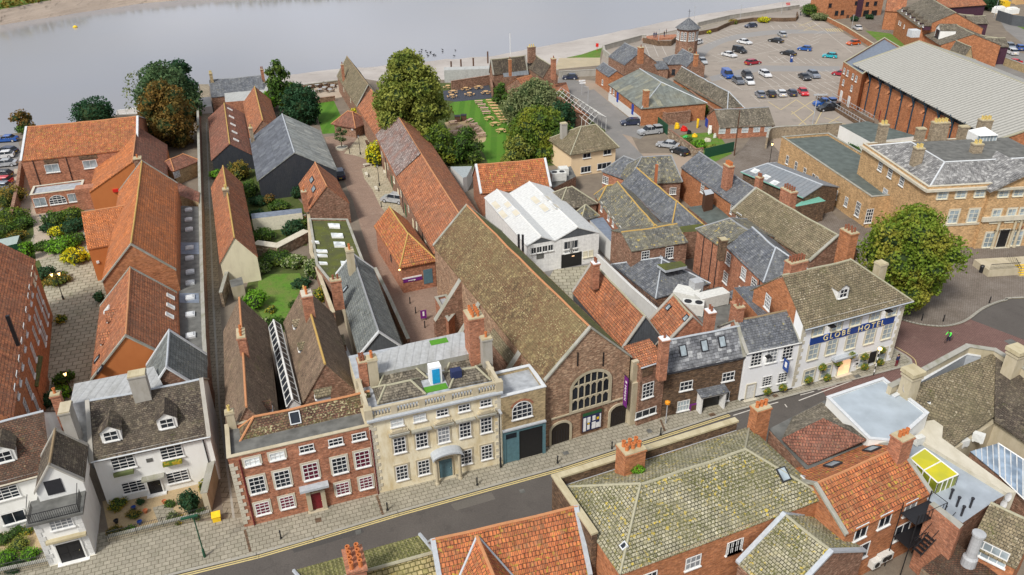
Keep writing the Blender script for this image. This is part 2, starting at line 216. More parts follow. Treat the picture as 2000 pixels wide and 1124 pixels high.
# ---------------------------------------------------------------- mesh building
def tag(o, label=None, cat=None, group=None, kind=None):
    for k, v in (('label', label), ('category', cat), ('group', group), ('kind', kind)):
        if v: o[k] = v
    return o
def empty(name, loc, rz=0, label=None, cat=None, group=None, kind=None):
    o = bpy.data.objects.new(name, None); COL.objects.link(o); o.location = loc; o.rotation_euler.z = rz; o.empty_display_size = .1; return tag(o, label, cat, group, kind)
class MB:
    def __init__(s): s.v = []; s.f = []; s.m = []; s.rn = {}
    def face(s, pts, mi=0):
        i = len(s.v); s.v += [tuple(map(float, p)) for p in pts]; s.f.append(tuple(range(i, i+len(pts)))); s.m.append(mi); return s
    def box(s, x0, x1, y0, y1, z0, z1, mi=0):
        a = [(x0, y0, z0), (x1, y0, z0), (x1, y1, z0), (x0, y1, z0), (x0, y0, z1), (x1, y0, z1), (x1, y1, z1), (x0, y1, z1)]
        for q in ((0, 3, 2, 1), (4, 5, 6, 7), (0, 1, 5, 4), (1, 2, 6, 5), (2, 3, 7, 6), (3, 0, 4, 7)): s.face([a[k] for k in q], mi)
        return s
    def prism(s, poly, z0, z1, mi=0, top=None):
        ar = sum(poly[i][0]*poly[(i+1) % len(poly)][1]-poly[(i+1) % len(poly)][0]*poly[i][1] for i in range(len(poly)))
        if ar < 0: poly = poly[::-1]
        n = len(poly)
        s.face([(p[0], p[1], z1) for p in poly], mi if top is None else top); s.face([(p[0], p[1], z0) for p in poly[::-1]], mi)
        for i in range(n):
            a, b = poly[i], poly[(i+1) % n]; s.face([(a[0], a[1], z0), (b[0], b[1], z0), (b[0], b[1], z1), (a[0], a[1], z1)], mi)
        return s
    def lathe(s, c, prof, n=8, mi=0, a0=0):
        for k in range(len(prof)-1):
            (r0, z0), (r1, z1) = prof[k], prof[k+1]
            for i in range(n):
                a, b = a0+2*PI*i/n, a0+2*PI*(i+1)/n; ca, sa, cb, sb = math.cos(a), math.sin(a), math.cos(b), math.sin(b)
                q = [(c[0]+r0*ca, c[1]+r0*sa, c[2]+z0), (c[0]+r0*cb, c[1]+r0*sb, c[2]+z0), (c[0]+r1*cb, c[1]+r1*sb, c[2]+z1), (c[0]+r1*ca, c[1]+r1*sa, c[2]+z1)]
                if r0 < 1e-6: q = [q[0], q[2], q[3]]
                elif r1 < 1e-6: q = q[:3]
                s.face(q, mi)
        return s
    def tube(s, p, q, r, n=6, mi=0, r2=None):
        p, q = Vector(p), Vector(q); d = q-p
        if d.length < 1e-6: return s
        R = d.to_track_quat('Z', 'Y').to_matrix(); r2 = r if r2 is None else r2
        A = [p+R@Vector((r*math.cos(2*PI*i/n), r*math.sin(2*PI*i/n), 0)) for i in range(n)]; B = [q+R@Vector((r2*math.cos(2*PI*i/n), r2*math.sin(2*PI*i/n), 0)) for i in range(n)]
        for i in range(n): j = (i+1) % n; s.face([A[i], A[j], B[j], B[i]], mi)
        s.face(A[::-1], mi); s.face(B, mi); return s
    def slab(s, pts, t, mi=0, under=None):   # a plane polygon thickened downward
        n = len(pts); low = [(p[0], p[1], p[2]-t) for p in pts]; s.face(pts, mi); s.face(low[::-1], mi if under is None else under)
        for i in range(n): j = (i+1) % n; s.face([low[i], low[j], pts[j], pts[i]], mi if under is None else under)
        return s
    def sagslab(s, p, t, mi, fn, ax, n=10):   # a roof slope that sags a little between its ends
        if p[0][2] > p[2][2]: p = [p[2], p[3], p[0], p[1]]
        a, b, c, d = map(Vector, p); nn = (b-a).cross(c-b).normalized(); E = [a+(b-a)*i/n for i in range(n+1)]; R = [d+(c-d)*i/n for i in range(n+1)]
        for L_, k in ((E, .35), (R, 1.)):
            for v in L_: v.z += fn(v[ax])*k
        dn = Vector((0, 0, t))
        for i in range(n): s.rn[len(s.f)] = nn; s.face([E[i], E[i+1], R[i+1], R[i]], mi); s.face([E[i]-dn, E[i+1]-dn, E[i+1], E[i]], mi); s.face([R[i]-dn, E[i]-dn, E[i+1]-dn, R[i+1]-dn], mi)
        s.face([E[0]-dn, E[0], R[0], R[0]-dn], mi); s.face([E[n], E[n]-dn, R[n]-dn, R[n]], mi); return s
    def mesh(s, name, mats, off=None):
        me = bpy.data.meshes.new(name); me.from_pydata(s.v, [], s.f)
        for m in ([mats] if isinstance(mats, str) else mats): me.materials.append(MATS[m])
        me.polygons.foreach_set('material_index', s.m)
        ox, oy = off or (random.uniform(0, 90), random.uniform(0, 90)); uvs = []
        V = s.v
        for fi, f in enumerate(s.f):
            a, b, c = Vector(V[f[0]]), Vector(V[f[1]]), Vector(V[f[2]]); nn = (b-a).cross(c-b)
            if nn.length < 1e-9 and len(f) > 3: nn = (Vector(V[f[2]])-b).cross(Vector(V[f[3]])-b)
            if nn.length < 1e-12: nn = Vector((0, 0, 1))
            nn.normalize(); nn = s.rn.get(fi, nn); u = Vector((0, 0, 1)).cross(nn)
            if u.length < .02: u = Vector((1, 0, 0)); v = Vector((0, 1, 0))
            else: u.normalize(); v = nn.cross(u)
            for k in f: q = Vector(V[k]); uvs += (q.dot(u)+ox, q.dot(v)+oy)
        l = me.uv_layers.new(name='uv'); l.data.foreach_set('uv', uvs); me.update(); return me
    def build(s, name, mats, parent=None, loc=None, rz=0, off=None):
        return put(name, s.mesh(name, mats, off), parent, loc, rz)
def put(name, me, parent=None, loc=None, rz=0, label=None):
    o = bpy.data.objects.new(name, me); COL.objects.link(o)
    if parent: o.parent = parent
    if loc is not None: o.location = loc
    o.rotation_euler.z = rz
    if label: o['label'] = label
    return o
# ---------------------------------------------------------------- windows, doors, chimneys
CACHE = {}; ABS = []
def win_meshes(w, h, st):
    k = ('w', round(w, 2), round(h, 2), st)
    if k in CACHE: return CACHE[k]
    pane, fr, nx, ny, sur, arch = {'sash': ('glass', 'frame_white', 3, 4, 0, 0), 'sash6': ('glass', 'frame_white', 3, 2, 0, 0), 'red': ('glass_red', 'frame_white', 3, 4, 'stone_pale', 0), 'redw': ('glass', 'frame_white', 3, 4, 'stone_pale', 0), 'redtop': ('glass_pale', 'frame_white', 3, 2, 'stone_pale', 0),
        'cream': ('glass', 'frame_white', 3, 4, 'stone', 0), 'creamtop': ('glass', 'frame_white', 3, 2, 0, 0), 'blind': ('glass_pale', 'frame_white', 2, 2, 0, 0), 'blindg': ('glass_grey', 'frame_cream', 2, 3, 'stone_pale', 0), 'cas': ('glass', 'frame_white', 3, 1, 0, 0), 'cas2': ('glass_grey', 'frame_white', 2, 1, 0, 0), 'cas4': ('glass_grey', 'frame_white', 4, 2, 0, 0),
        'big': ('glass', 'frame_white', 4, 4, 0, 0), 'arch': ('glass', 'frame_white', 3, 4, 0, 1), 'archw': ('glass', 'frame_white', 4, 4, 0, 1), 'slit': ('glass', 'frame_cream', 1, 2, 0, 0), 'dark': ('glass', 'frame_dark', 2, 2, 0, 0), 'sash_s': ('glass', 'frame_white', 2, 2, 0, 0), 'ind': ('glass_grey', 'frame_white', 4, 4, 0, 0),
        'boarded': ('frame_cream', 'frame_cream', 1, 1, 0, 0), 'plain': ('glass', 'frame_white', 2, 1, 0, 0)}[st.rstrip('+')]
    if st[-1] == '+': pane = 'glass_curtain'
    hw = w/2; a = MB(); f = MB()
    def shape(hw, h0, h1):
        if not arch: return [(-hw, h0), (hw, h0), (hw, h1), (-hw, h1)]
        sp = h1-min(hw, .5*w) if w < 2.6*1 else h1-hw*.75
        return [(-hw, h0), (hw, h0)]+[(hw*math.cos(t*PI/10), sp+(h1-sp)*math.sin(t*PI/10)) for t in range(11)]
    S = shape(hw, 0, h); n = len(S)
    a.face([(x, -.03, z) for x, z in S], 0)
    for i in range(n): j = (i+1) % n; a.face([(S[i][0], 0, S[i][1]), (S[j][0], 0, S[j][1]), (S[j][0], -.03, S[j][1]), (S[i][0], -.03, S[i][1])], 0)
    b = .075; cx, cz = 0, h/2; I = [(x*(1-b/hw), cz+(z-cz)*(1-b/(h/2))) for x, z in S]
    for i in range(n):
        j = (i+1) % n
        f.face([(S[i][0], -.075, S[i][1]), (S[j][0], -.075, S[j][1]), (I[j][0], -.075, I[j][1]), (I[i][0], -.075, I[i][1])]); f.face([(S[j][0], -.075, S[j][1]), (S[i][0], -.075, S[i][1]), (S[i][0], 0, S[i][1]), (S[j][0], 0, S[j][1])])
        f.face([(I[i][0], -.075, I[i][1]), (I[j][0], -.075, I[j][1]), (I[j][0], -.03, I[j][1]), (I[i][0], -.03, I[i][1])])
    t = .024 if max(w, h) < 2.4 else .032
    for i in range(1, nx):
        x = -hw+w*i/nx; top = h-b
        if arch: top = (h-min(hw, .5*w))+math.sqrt(max(0, 1-(x/hw)**2))*min(hw, .5*w)-b*.5
        f.box(x-t, x+t, -.06, -.03, b, top)
    for i in range(1, ny):
        tt = t*(1.6 if i == ny/2 else 1); z = h*i/ny; xx = hw-b
        if arch and z > h-hw: xx = math.sqrt(max(.01, hw*hw-(z-h+hw)**2))-b*.6
        f.box(-xx, xx, -.062, -.03, z-tt, z+tt)
    mats = [fr]
    if st not in ('sky', 'skyl', 'slit', 'ind'): f.box(-hw-.08, hw+.08, -.16, 0, -.1, 0)
    if sur:
        mats.append(sur); s = .17
        f.box(-hw-s, -hw, -.05, 0, -.0, h, 1); f.box(hw, hw+s, -.05, 0, 0, h, 1); f.box(-hw-s, hw+s, -.055, 0, h, h+s*1.2, 1)
    r = (a.mesh('window', pane), f.mesh('frame', mats)); CACHE[k] = r; return r
def pot_mesh(kind='pot', h=.55, r=.13):
    k = ('p', kind, h, r)
    if k not in CACHE: CACHE[k] = MB().lathe((0, 0, 0), [(r, 0), (r*.92, h*.8), (r*1.15, h*.84), (r*1.1, h), (r*.75, h), (r*.7, h*.6), (0, h*.6)], 8).mesh('chimney_pot', kind)
    return CACHE[k]
class B:
    """one building: a,b = pixels of one eave line at height ze, c = pixel of the opposite eave (or a width in metres), r = pixel of the ridge"""
    def __init__(s, name, label, a, b, c, ze, zr=None, wall='brick_old', roof='pantile', axis='x', r=None, hips=(0, 0), kind='gable', z0=0, ov=.2, cat='house', group=None, cop=None, ridge=None, par=0, parmat='coping', mid=.5, gut=None, t=.14, into=None, gwall=None, roof2=None):
        q3 = lambda p: P(*p)[:2] if len(p) == 3 else P(*p, ze)[:2]
        A, Bp = q3(a), q3(b); e1 = (Bp-A)/np.hypot(*(Bp-A)); e2 = np.array([-e1[1], e1[0]])
        if isinstance(c, tuple): w = (q3(c)-A)@e2
        elif c is None: w = ((P(*r, zr)[:2]-A)@e2)/mid
        else: w = c
        if zr is None and r is not None:
            d0, d1 = (P(*r, ze)[:2]-A)@e2, (P(*r, ze+1)[:2]-A)@e2; zr = ze+(w*mid-d0)/(d1-d0)
        if w < 0: A, Bp, e1, e2, w = Bp, A, -e1, -e2, -w; hips = hips[::-1]
        s.L = float(np.hypot(*(Bp-A))); s.W = float(w); s.ze = ze; s.zr = zr if zr is not None else ze; s.z0 = z0; s.A = A; s.e1 = e1; s.e2 = e2
        s.rz = math.atan2(e1[1], e1[0]); s.root = empty(name, (A[0], A[1], z0), s.rz, None if into else label, None if into else cat, group)
        if into: ABS.append((s.root, into.root if isinstance(into, B) else into))
        print(f"{name[:16]:16s} L={s.L:.1f} W={s.W:.1f} ze={ze} zr={s.zr:.2f}", label[:40])
        L, W, e, q = s.L, s.W, ze-z0, s.zr-z0; m = MB(); o = ov; s.tri = []; s.gz = lambda x, y: e
        if kind == 'flat':
            for sd in range(1): m.box(0, L, 0, W, 0, e)
            m.build('wall', wall, s.root); rr = MB(); rr.face([(.0, 0, e+.004), (L, 0, e+.004), (L, W, e+.004), (0, W, e+.004)]); s.planes = [[(0, 0, e), (L, 0, e), (L, W, e), (0, W, e)]]
            rr.build('roof', roof, s.root)
            if par:
                p = MB(); T = .25
                for bx in ((-.02, L+.02, -.02, T), (-.02, L+.02, W-T, W+.02), (-.02, T, T, W-T), (L-T, L+.02, T, W-T)): p.box(*bx, e-.02, e+par)
                p.build('parapet', wall, s.root); p = MB(); T = .3
                for bx in ((-.08, L+.08, -.08, T), (-.08, L+.08, W-T, W+.08), (-.08, T, T, W-T), (L-T, L+.08, T, W-T)): p.box(*bx, e+par, e+par+.08)
                p.build('coping', parmat, s.root)
            return
        if kind == 'shed':
            m.face([(0, 0, 0), (L, 0, 0), (L, 0, e), (0, 0, e)]); m.face([(L, W, 0), (0, W, 0), (0, W, q), (L, W, q)]); m.face([(L, 0, 0), (L, W, 0), (L, W, q), (L, 0, e)]); m.face([(0, W, 0), (0, 0, 0), (0, 0, e), (0, W, q)]); m.build('wall', wall, s.root)
            k = (q-e)/W; pl = [[(-o, -o, e-o*k), (L+o, -o, e-o*k), (L+o, W+o*.3, q+o*.3*k), (-o, W+o*.3, q+o*.3*k)]]
        else:
            if axis == 'y': T = lambda x, y, z: (y, x, z); LL, WW = W, L
            else: T = lambda x, y, z: (x, y, z); LL, WW = L, W
            h0, h1 = hips; ym = WW*mid; k = (q-e)/ym; k2 = (q-e)/(WW-ym)
            def fc(pts): return [T(*p) for p in (pts if axis == 'x' else pts[::-1])]
            def X0(z): return -(.12 if h0 == 0 else o) 
            x0 = -(.1 if h0 == 0 else o); x1 = LL+(.1 if h1 == 0 else o); r0 = x0 if h0 == 0 else h0; r1 = x1 if h1 == 0 else LL-h1
            zo = e-o*k; zo2 = e-o*k2
            pl = [fc([(x0, -o, zo), (x1, -o, zo), (r1, ym, q), (r0, ym, q)]), fc([(x1, WW+o, zo2), (x0, WW+o, zo2), (r0, ym, q), (r1, ym, q)])]
            if h0: pl.append(fc([(x0, WW+o, zo2), (x0, -o, zo), (r0, ym, q)]))
            if h1: pl.append(fc([(x1, -o, zo), (x1, WW+o, zo2), (r1, ym, q)]))
            for p in ([(0, 0, 0), (LL, 0, 0), (LL, 0, e), (0, 0, e)], [(LL, WW, 0), (0, WW, 0), (0, WW, e), (LL, WW, e)]): m.face(fc(p))
            g_ = gwall is not None
            m.face(fc([(0, WW, 0), (0, 0, 0), (0, 0, e)]+([(0, ym, q-.05)] if not h0 and not g_ else [])+[(0, WW, e)])); m.face(fc([(LL, 0, 0), (LL, WW, 0), (LL, WW, e)]+([(LL, ym, q-.05)] if not h1 and not g_ else [])+[(LL, 0, e)]))
            if g_ and not h0: m.face(fc([(0, WW, e), (0, 0, e), (0, ym, q-.05)]), 1)
            if g_ and not h1: m.face(fc([(LL, 0, e), (LL, WW, e), (LL, ym, q-.05)]), 1)
            m.build('wall', [wall, gwall] if g_ else wall, s.root)
            A_s = min(.16, .004*LL+random.uniform(.02, .06)) if roof.split('_')[0] in ('pantile', 'tile', 'slate', 'stone', 'hall') else 0; ph = random.uniform(0, 6)
            sfn = lambda X: -A_s*math.sin(PI*min(1, max(0, X/LL)))*(1+.5*math.sin(X*1.1+ph))
            if ridge != 0:
                rg = MB(); rs = [r0+(r1-r0)*i/10 for i in range(11)]
                for i in range(10): rg.tube(T(rs[i], ym, q-.03+sfn(rs[i])), T(rs[i+1], ym, q-.03+sfn(rs[i+1])), .12, 6)
                if h0: rg.tube(T(x0, -o, zo), T(r0, ym, q), .11); rg.tube(T(x0, WW+o, zo2), T(r0, ym, q), .11)
                if h1: rg.tube(T(x1, -o, zo), T(r1, ym, q), .11); rg.tube(T(x1, WW+o, zo2), T(r1, ym, q), .11)
                rg.build('ridge', ridge or 'ridge_brown', s.root)
            if cop:
                for hh, x in ((h0, 0), (h1, LL)):
                    if hh: continue
                    c_ = MB()
                    for ya, yb, za in ((-o, ym, zo), (WW+o, ym, zo2)):
                        a4 = [(x-.22, ya, za+.12), (x+.16, ya, za+.12), (x+.16, yb, q+.12), (x-.22, yb, q+.12)]; c_.slab([T(*p) for p in (a4 if (ya < yb) == (axis == 'x') else a4[::-1])], .22)
                    c_.build('coping', cop, s.root)
        rf = MB()
        for i, p in enumerate(pl):
            if kind == 'gable' and i < 2 and A_s: rf.sagslab(p, t, 1 if roof2 and i == 1 else 0, sfn, 1 if axis == 'y' else 0)
            else: rf.slab(p, t, 1 if roof2 and i == 1 else 0)
        rf.build('roof', [roof, roof2] if roof2 else roof, s.root); s.planes = pl
        if gut:
            g = MB()
            p = pl[0]; a_, b_ = Vector(p[0]), Vector(p[1]); g.tube(a_, b_, .08, 6); g.build('gutter', gut, s.root)
    def loc(s, w): d = np.array(w[:2])-s.A; return np.array([d@s.e1, d@s.e2, w[2]-s.z0])
    def lray(s, px, py):
        d = ray(px, py); o = s.loc(CP); return o, np.array([d[:2]@s.e1, d[:2]@s.e2, d[2]])
    def hitwall(s, px, py, side=None):
        o, d = s.lray(px, py); best = None
        for k, (ax, v) in {'f': (1, 0), 'b': (1, s.W), 'l': (0, 0), 'r': (0, s.L)}.items():
            if side and k != side: continue
            if abs(d[ax]) < 1e-9: continue
            fac = (d[ax] > 0) == (v == 0)
            if not fac and not side: continue
            t = (v-o[ax])/d[ax]; p = o+d*t; q = p[1-ax]; lim = s.L if ax == 1 else s.W
            bad = max(0, -q, q-lim)+max(0, -p[2], p[2]-(s.zr-s.z0))
            if best is None or bad < best[0]: best = (bad, k, p)
        return best[1], best[2]
    def onwall(s, side, u, z, y=0):   # local position and rotation on a wall, u measured along the wall left to right seen from outside
        return {'f': ((u, -y, z), 0), 'b': ((u, s.W+y, z), PI), 'l': ((-y, u, z), -PI/2), 'r': ((s.L+y, u, z), PI/2)}[side]
    def wins(s, pts, w, h, st='sash', side=None, label=None):
        hs_ = [s.hitwall(*p, side) for p in pts]; zs = {}
        zm = sum(p[2] for k, p in hs_)/len(hs_); out = []
        for k, p in hs_:
            u = p[0] if k in 'fb' else p[1]; lc, rz = s.onwall(k, u, max(.25, zm-h/2)); pm, fm = win_meshes(w, h, st+('+' if st in ('sash', 'cream', 'redw', 'sash6', 'sash_s', 'plain', 'big') and random.random() < .15 else ''))
            o = put('window', pm, s.root, lc, rz, label); put('frame', fm, o); out.append(o)
        return out
    def door(s, px, py, w, h, mat='black', case='frame_white', side=None, label=None, base=.15):
        k, p = s.hitwall(px, py, side); u = p[0] if k in 'fb' else p[1]; lc, rz = s.onwall(k, u, 0)
        m = MB(); m.box(-w/2, w/2, -.05, 0, base, h)
        for i in (-1, 1):
            for zz in (base+.2, base+h*.45): m.box(i*w/4-w*.17, i*w/4+w*.17, -.07, -.05, zz, zz+h*.33)
        d = m.build('door', mat, s.root, lc, rz); m = MB(); m.box(-w/2-.12, -w/2, -.12, 0, 0, h+.12); m.box(w/2, w/2+.12, -.12, 0, 0, h+.12); m.box(-w/2, w/2, -.12, 0, h, h+.12); m.box(-w/2-.3, w/2+.3, -.45, 0, 0, base)
        m.build('door_frame', case, d); MB().lathe((w*.36, -.09, h*.5), [(.0, -.03), (.03, 0), (0, .03)], 6).build('handle', 'gold', d)
        if label: d['label'] = label
        return d
    def part(s, name, mat, px, py, w, h, d=.1, side=None, parent=None, label=None):
        k, p = s.hitwall(px, py, side); u = p[0] if k in 'fb' else p[1]; lc, rz = s.onwall(k, u, p[2]-h/2); o = MB().box(-w/2, w/2, -d, 0, 0, h).build(name, mat, parent or s.root, lc, rz)
        if label: o['label'] = label
        return o
    def hitroof(s, px, py):
        o, d = s.lray(px, py); best = None
        for pl in s.planes:
            a, b, c = map(np.array, pl[:3]); n = np.cross(b-a, c-a); n = n/np.linalg.norm(n); dn = d@n
            if n[2] < 0: n = -n; dn = -dn
            if abs(dn) < 1e-9: continue
            t = ((a-o)@n)/dn; p = o+d*t; bad = 0; m = len(pl); cc = np.mean([np.array(x) for x in pl], 0)
            for i in range(m):
                q, r = np.array(pl[i])[:2], np.array(pl[(i+1) % m])[:2]; e = r-q; nn = np.array([-e[1], e[0]]); nn = nn/(np.linalg.norm(nn)+1e-9)
                if (cc[:2]-q)@nn < 0: nn = -nn
                bad = max(bad, -((p[:2]-q)@nn))
            if dn > 0: bad += 5
            if best is None or bad < best[0]: best = (bad, p, n)
        return best[1], best[2]
    def sky(s, pts, w, h, st='sky'):
        for px, py in pts:
            p, n = s.hitroof(px, py); v = Vector(n); dn = Vector((v.x, v.y, 0)); 
            if dn.length < .05: dn = Vector((0, -1, 0))
            dn.normalize(); X = Vector((-dn.y, dn.x, 0)); Yv = v.cross(X)*1.0
            R = Matrix((X, Yv, v)).transposed().to_4x4(); pm, fm = sky_meshes(w, h, st)
            o = put('skylight', pm, s.root); o.matrix_local = Matrix.Translation(Vector(p)+v*.0)@R; put('skylight_frame', fm, o)
    def chim(s, px, py, zt, sx=.9, sy=.6, pots=2, mat='brick_red', pk='pot', cap='copyellow', down=3.5, potr=.13, rows=1):
        w = P(px, py, zt); p = s.loc(w); h = zt-s.z0; m = MB(); m.box(-sx/2, sx/2, -sy/2, sy/2, h-down, h-.28, 0); m.box(-sx/2-.07, sx/2+.07, -sy/2-.07, sy/2+.07, h-.28, h-.12, 0)
        m.box(-sx/2-.02, sx/2+.02, -sy/2-.02, sy/2+.02, h-.12, h, 1)
        o = m.build('chimney', [mat, cap], s.root, (p[0], p[1], 0)); pm = pot_mesh(pk, .55, potr)
        for j in range(rows):
            for i in range(pots):
                if sx >= sy: q = ((i+.5)/pots*sx*.9-sx*.45, ((j+.5)/rows-.5)*sy*.7)
                else: q = (((j+.5)/rows-.5)*sx*.7, (i+.5)/pots*sy*.9-sy*.45)
                put('chimney_pot', pm, o, (q[0], q[1], h), random.uniform(0, 1))
        return o
    def dormer(s, px, py, w=1.3, h=1.2, wall='white', roof='tile_brown', st='sash_s', dep=2.2):
        p, n = s.hitroof(px, py); dn = Vector((n[0], n[1], 0)).normalized(); rz = math.atan2(dn.y, dn.x)+PI/2
        m = MB(); hw = w/2; pk = h+w*.35
        m.face([(-hw, 0, -.6), (hw, 0, -.6), (hw, 0, h), (0, 0, pk), (-hw, 0, h)]); m.face([(hw, 0, -.6), (hw, dep, -.6), (hw, dep, h), (hw, 0, h)]); m.face([(-hw, dep, -.6), (-hw, 0, -.6), (-hw, 0, h), (-hw, dep, h)])
        o = m.build('dormer', wall, s.root, tuple(p), rz); r = MB(); ov = .15
        r.slab([(-hw-ov, -ov, h-.1), (0, -ov, pk+.04), (0, dep+.3, pk+.04), (-hw-ov, dep, h-.1)][::-1], .08); r.slab([(hw+ov, -ov, h-.1), (hw+ov, dep, h-.1), (0, dep+.3, pk+.04), (0, -ov, pk+.04)][::-1], .08)
        r.build('dormer_roof', roof, o); pm, fm = win_meshes(w*.72, h*.85, st); x = put('window', pm, o, (0, 0, .1)); put('window_frame', fm, o, (0, 0, .1)); return o
    def pipe(s, px, py, mat='downpipe', side=None, r=.06):
        k, p = s.hitwall(px, py, side); u = p[0] if k in 'fb' else p[1]; lc, rz = s.onwall(k, u, 0, .08); MB().tube((0, 0, 0), (0, 0, s.ze-s.z0-.1), r).build('drainpipe', mat, s.root, lc, rz)
def sky_meshes(w, h, st):
    k = ('s', w, h, st)
    if k not in CACHE:
        g, fr = {'sky': ('glass_grey', 'frame_dark'), 'skyl': ('glass_pale', 'frame_white'), 'skyy': ('stone_pale', 'lead_pale'), 'skyd': ('glass', 'lead_pale')}[st]
        f = MB(); b = .09; hw, hh = w/2, h/2
        for bx in ((-hw-b, hw+b, -hh-b, -hh), (-hw-b, hw+b, hh, hh+b), (-hw-b, -hw, -hh, hh), (hw, hw+b, -hh, hh)): f.box(*bx, -.05, .13)
        CACHE[k] = (MB().box(-hw, hw, -hh, hh, -.05, .09).mesh('skylight', g), f.mesh('skylight_frame', fr))
    return CACHE[k]
def flatb(name, label, pix, z, wall, roof, par=0, z0=0, cat='building', parmat='coping', pt=.25, group=None, z0p=None):
    """flat-roofed block from the pixels of its roof corners at height z"""
    W = [P(*p, z)[:2] for p in pix]; o = W[0]; W = [(w-o) for w in W]; ar = sum(W[i][0]*W[(i+1) % len(W)][1]-W[(i+1) % len(W)][0]*W[i][1] for i in range(len(W)))
    if ar < 0: W = W[::-1]
    root = empty(name, (o[0], o[1], z0), 0, label, cat, group); n = len(W)
    MB().prism([tuple(w) for w in W], 0, z-z0).build('wall', wall, root); MB().face([(w[0], w[1], z-z0+.006) for w in W]).build('roof', roof, root)
    if par:
        a = MB(); c = MB()
        def inset(t):
            R = []
            for i in range(n):
                p, q, r = W[i-1], W[i], W[(i+1) % n]; d1 = (q-p)/np.hypot(*(q-p)); d2 = (r-q)/np.hypot(*(r-q)); n1 = np.array([-d1[1], d1[0]]); n2 = np.array([-d2[1], d2[0]]); b = n1+n2; b = b/(1+n1@n2); R.append(q+b*t)
            return R
        O, I = inset(-.02), inset(pt); O2, I2 = inset(-.07), inset(pt+.05); zz = z-z0
        for i in range(n):
            j = (i+1) % n; a.prism([O[i], O[j], I[j], I[i]], zz-.02, zz+par); c.prism([O2[i], O2[j], I2[j], I2[i]], zz+par, zz+par+.08)
        a.build('parapet', wall, root); c.build('coping', parmat, root)
    return root
def wall_run(name, label, pix, h, t=.35, mat='brick_old', cop='coping', z=0, cat='wall', group=None, top=False):
    """free-standing wall along a line of pixels (of its foot, or of its top when top=True)"""
    W = [P(*p, z+(h if top else 0)) for p in pix]; o = W[0]; root = empty(name, (o[0], o[1], z), 0, label, cat, group); a = MB(); c = MB()
    for i in range(len(W)-1):
        p, q = (W[i]-o)[:2], (W[i+1]-o)[:2]; d = (q-p)/np.hypot(*(q-p)); nn = np.array([-d[1], d[0]])*t/2; e = d*(t/2 if i < len(W)-2 else 0); s0 = d*(t/2 if i else 0)
        a.prism([p-nn-s0*.99, q-nn+e*.98, q+nn+e*.98, p+nn-s0*.99], 0, h-.001*i); c.prism([p-nn*1.3-s0, q-nn*1.3+e, q+nn*1.3+e, p+nn*1.3-s0], h-.001*i, h+.09-.001*i)
    a.build('wall_body', mat, root)
    if cop: c.build('coping', cop, root)
    return root

def absorb():
    bpy.context.view_layer.update()
    for tmp, tgt in ABS:
        M = tgt.matrix_world.inverted() @ tmp.matrix_world
        for ch in [c for c in list(tmp.children)]:
            b = ch.matrix_basis.copy(); ch.parent = tgt; ch.matrix_basis = M @ b
        bpy.data.objects.remove(tmp)
# ---------------------------------------------------------------- the setting
def gmat(name, c, d, e=None, sc=.3, slabs=None, rough=.9, amt=.7, bmp=.01):
    m = Nd(name, rough, 0, .25); col = m.mix(m.ramp(m.noise(sc, 5, .7), .4, .65, 0, amt), c, d)
    if e: col = m.mix(m.ramp(m.noise(sc*3.3, 4, .75), .55, .68, 0, .75), col, e)
    if slabs:
        bc, bf = m.brick(slabs[0], slabs[1], (1, 1, 1), (.82, .82, .82), (.42, .40, .36), slabs[2]); col = m.mix(1., col, bc, 'MULTIPLY'); m.bump(bf, .01, -.5)
    col = m.mix(1., col, m.ramp(m.noise(7, 3, .7), .3, .7, .86, 1.14), 'MULTIPLY'); m.base(col)
    if not slabs and bmp: m.bump(m.noise(12, 3), bmp)
gmat('g_land', (.17, .14, .11), (.24, .20, .15)); gmat('g_asphalt', (.095, .085, .077), (.12, .108, .097), (.075, .068, .062), .16); gmat('g_road_brick', (.22, .13, .115), (.175, .105, .092), (.26, .17, .145), .15, (.3, .15, .02))
gmat('g_square', (.25, .215, .185), (.155, .125, .10), (.22, .18, .15), .3, (.35, .2, .025)); gmat('g_pave', (.36, .33, .26), (.28, .26, .20), (.22, .21, .15), .35, (.6, .48, .03)); gmat('g_lane', (.32, .27, .20), (.23, .20, .14), (.38, .33, .26), .3, (1.1, .7, .04))
gmat('g_court', (.42, .39, .30), (.32, .30, .22), (.25, .25, .16), .2, (1.1, .9, .06)); gmat('g_court_brick', (.36, .25, .19), (.29, .20, .155), (.40, .30, .24), .2, (.3, .15, .02)); gmat('g_terrace', (.44, .38, .27), (.34, .30, .20), (.50, .46, .36), .3, (.9, .9, .03))
gmat('g_carpark', (.31, .27, .23), (.245, .215, .185), (.20, .18, .155), .09); gmat('g_carroad', (.27, .26, .25), (.25, .24, .23), None, .1); gmat('g_brownlot', (.33, .26, .20), (.26, .21, .165), (.30, .27, .2), .1)
gmat('g_oldroad', (.22, .21, .20), (.17, .165, .155), (.26, .24, .21), .15); gmat('g_slab', (.44, .37, .25), (.34, .29, .20), (.40, .37, .30), .2); gmat('g_gravel', (.44, .33, .19), (.36, .27, .15), (.50, .42, .29), 2); gmat('g_soil', (.075, .10, .025), (.05, .07, .02), (.15, .13, .06), .6)
gmat('g_kerb', (.36, .34, .29), (.28, .27, .23), None, .5); gmat('g_gravelyard', (.42, .35, .27), (.34, .28, .22), (.50, .44, .36), .5); gmat('line_yellow', (.62, .50, .22), (.48, .40, .2), None, 1.5); gmat('line_white', (.60, .57, .52), (.46, .43, .38), None, 1.5)
gmat('line_pale_yellow', (.60, .48, .22), (.44, .36, .2), None, 1.2); gmat('g_deck', (.075, .085, .11), (.06, .065, .085), None, .5, (3, .2, .03))
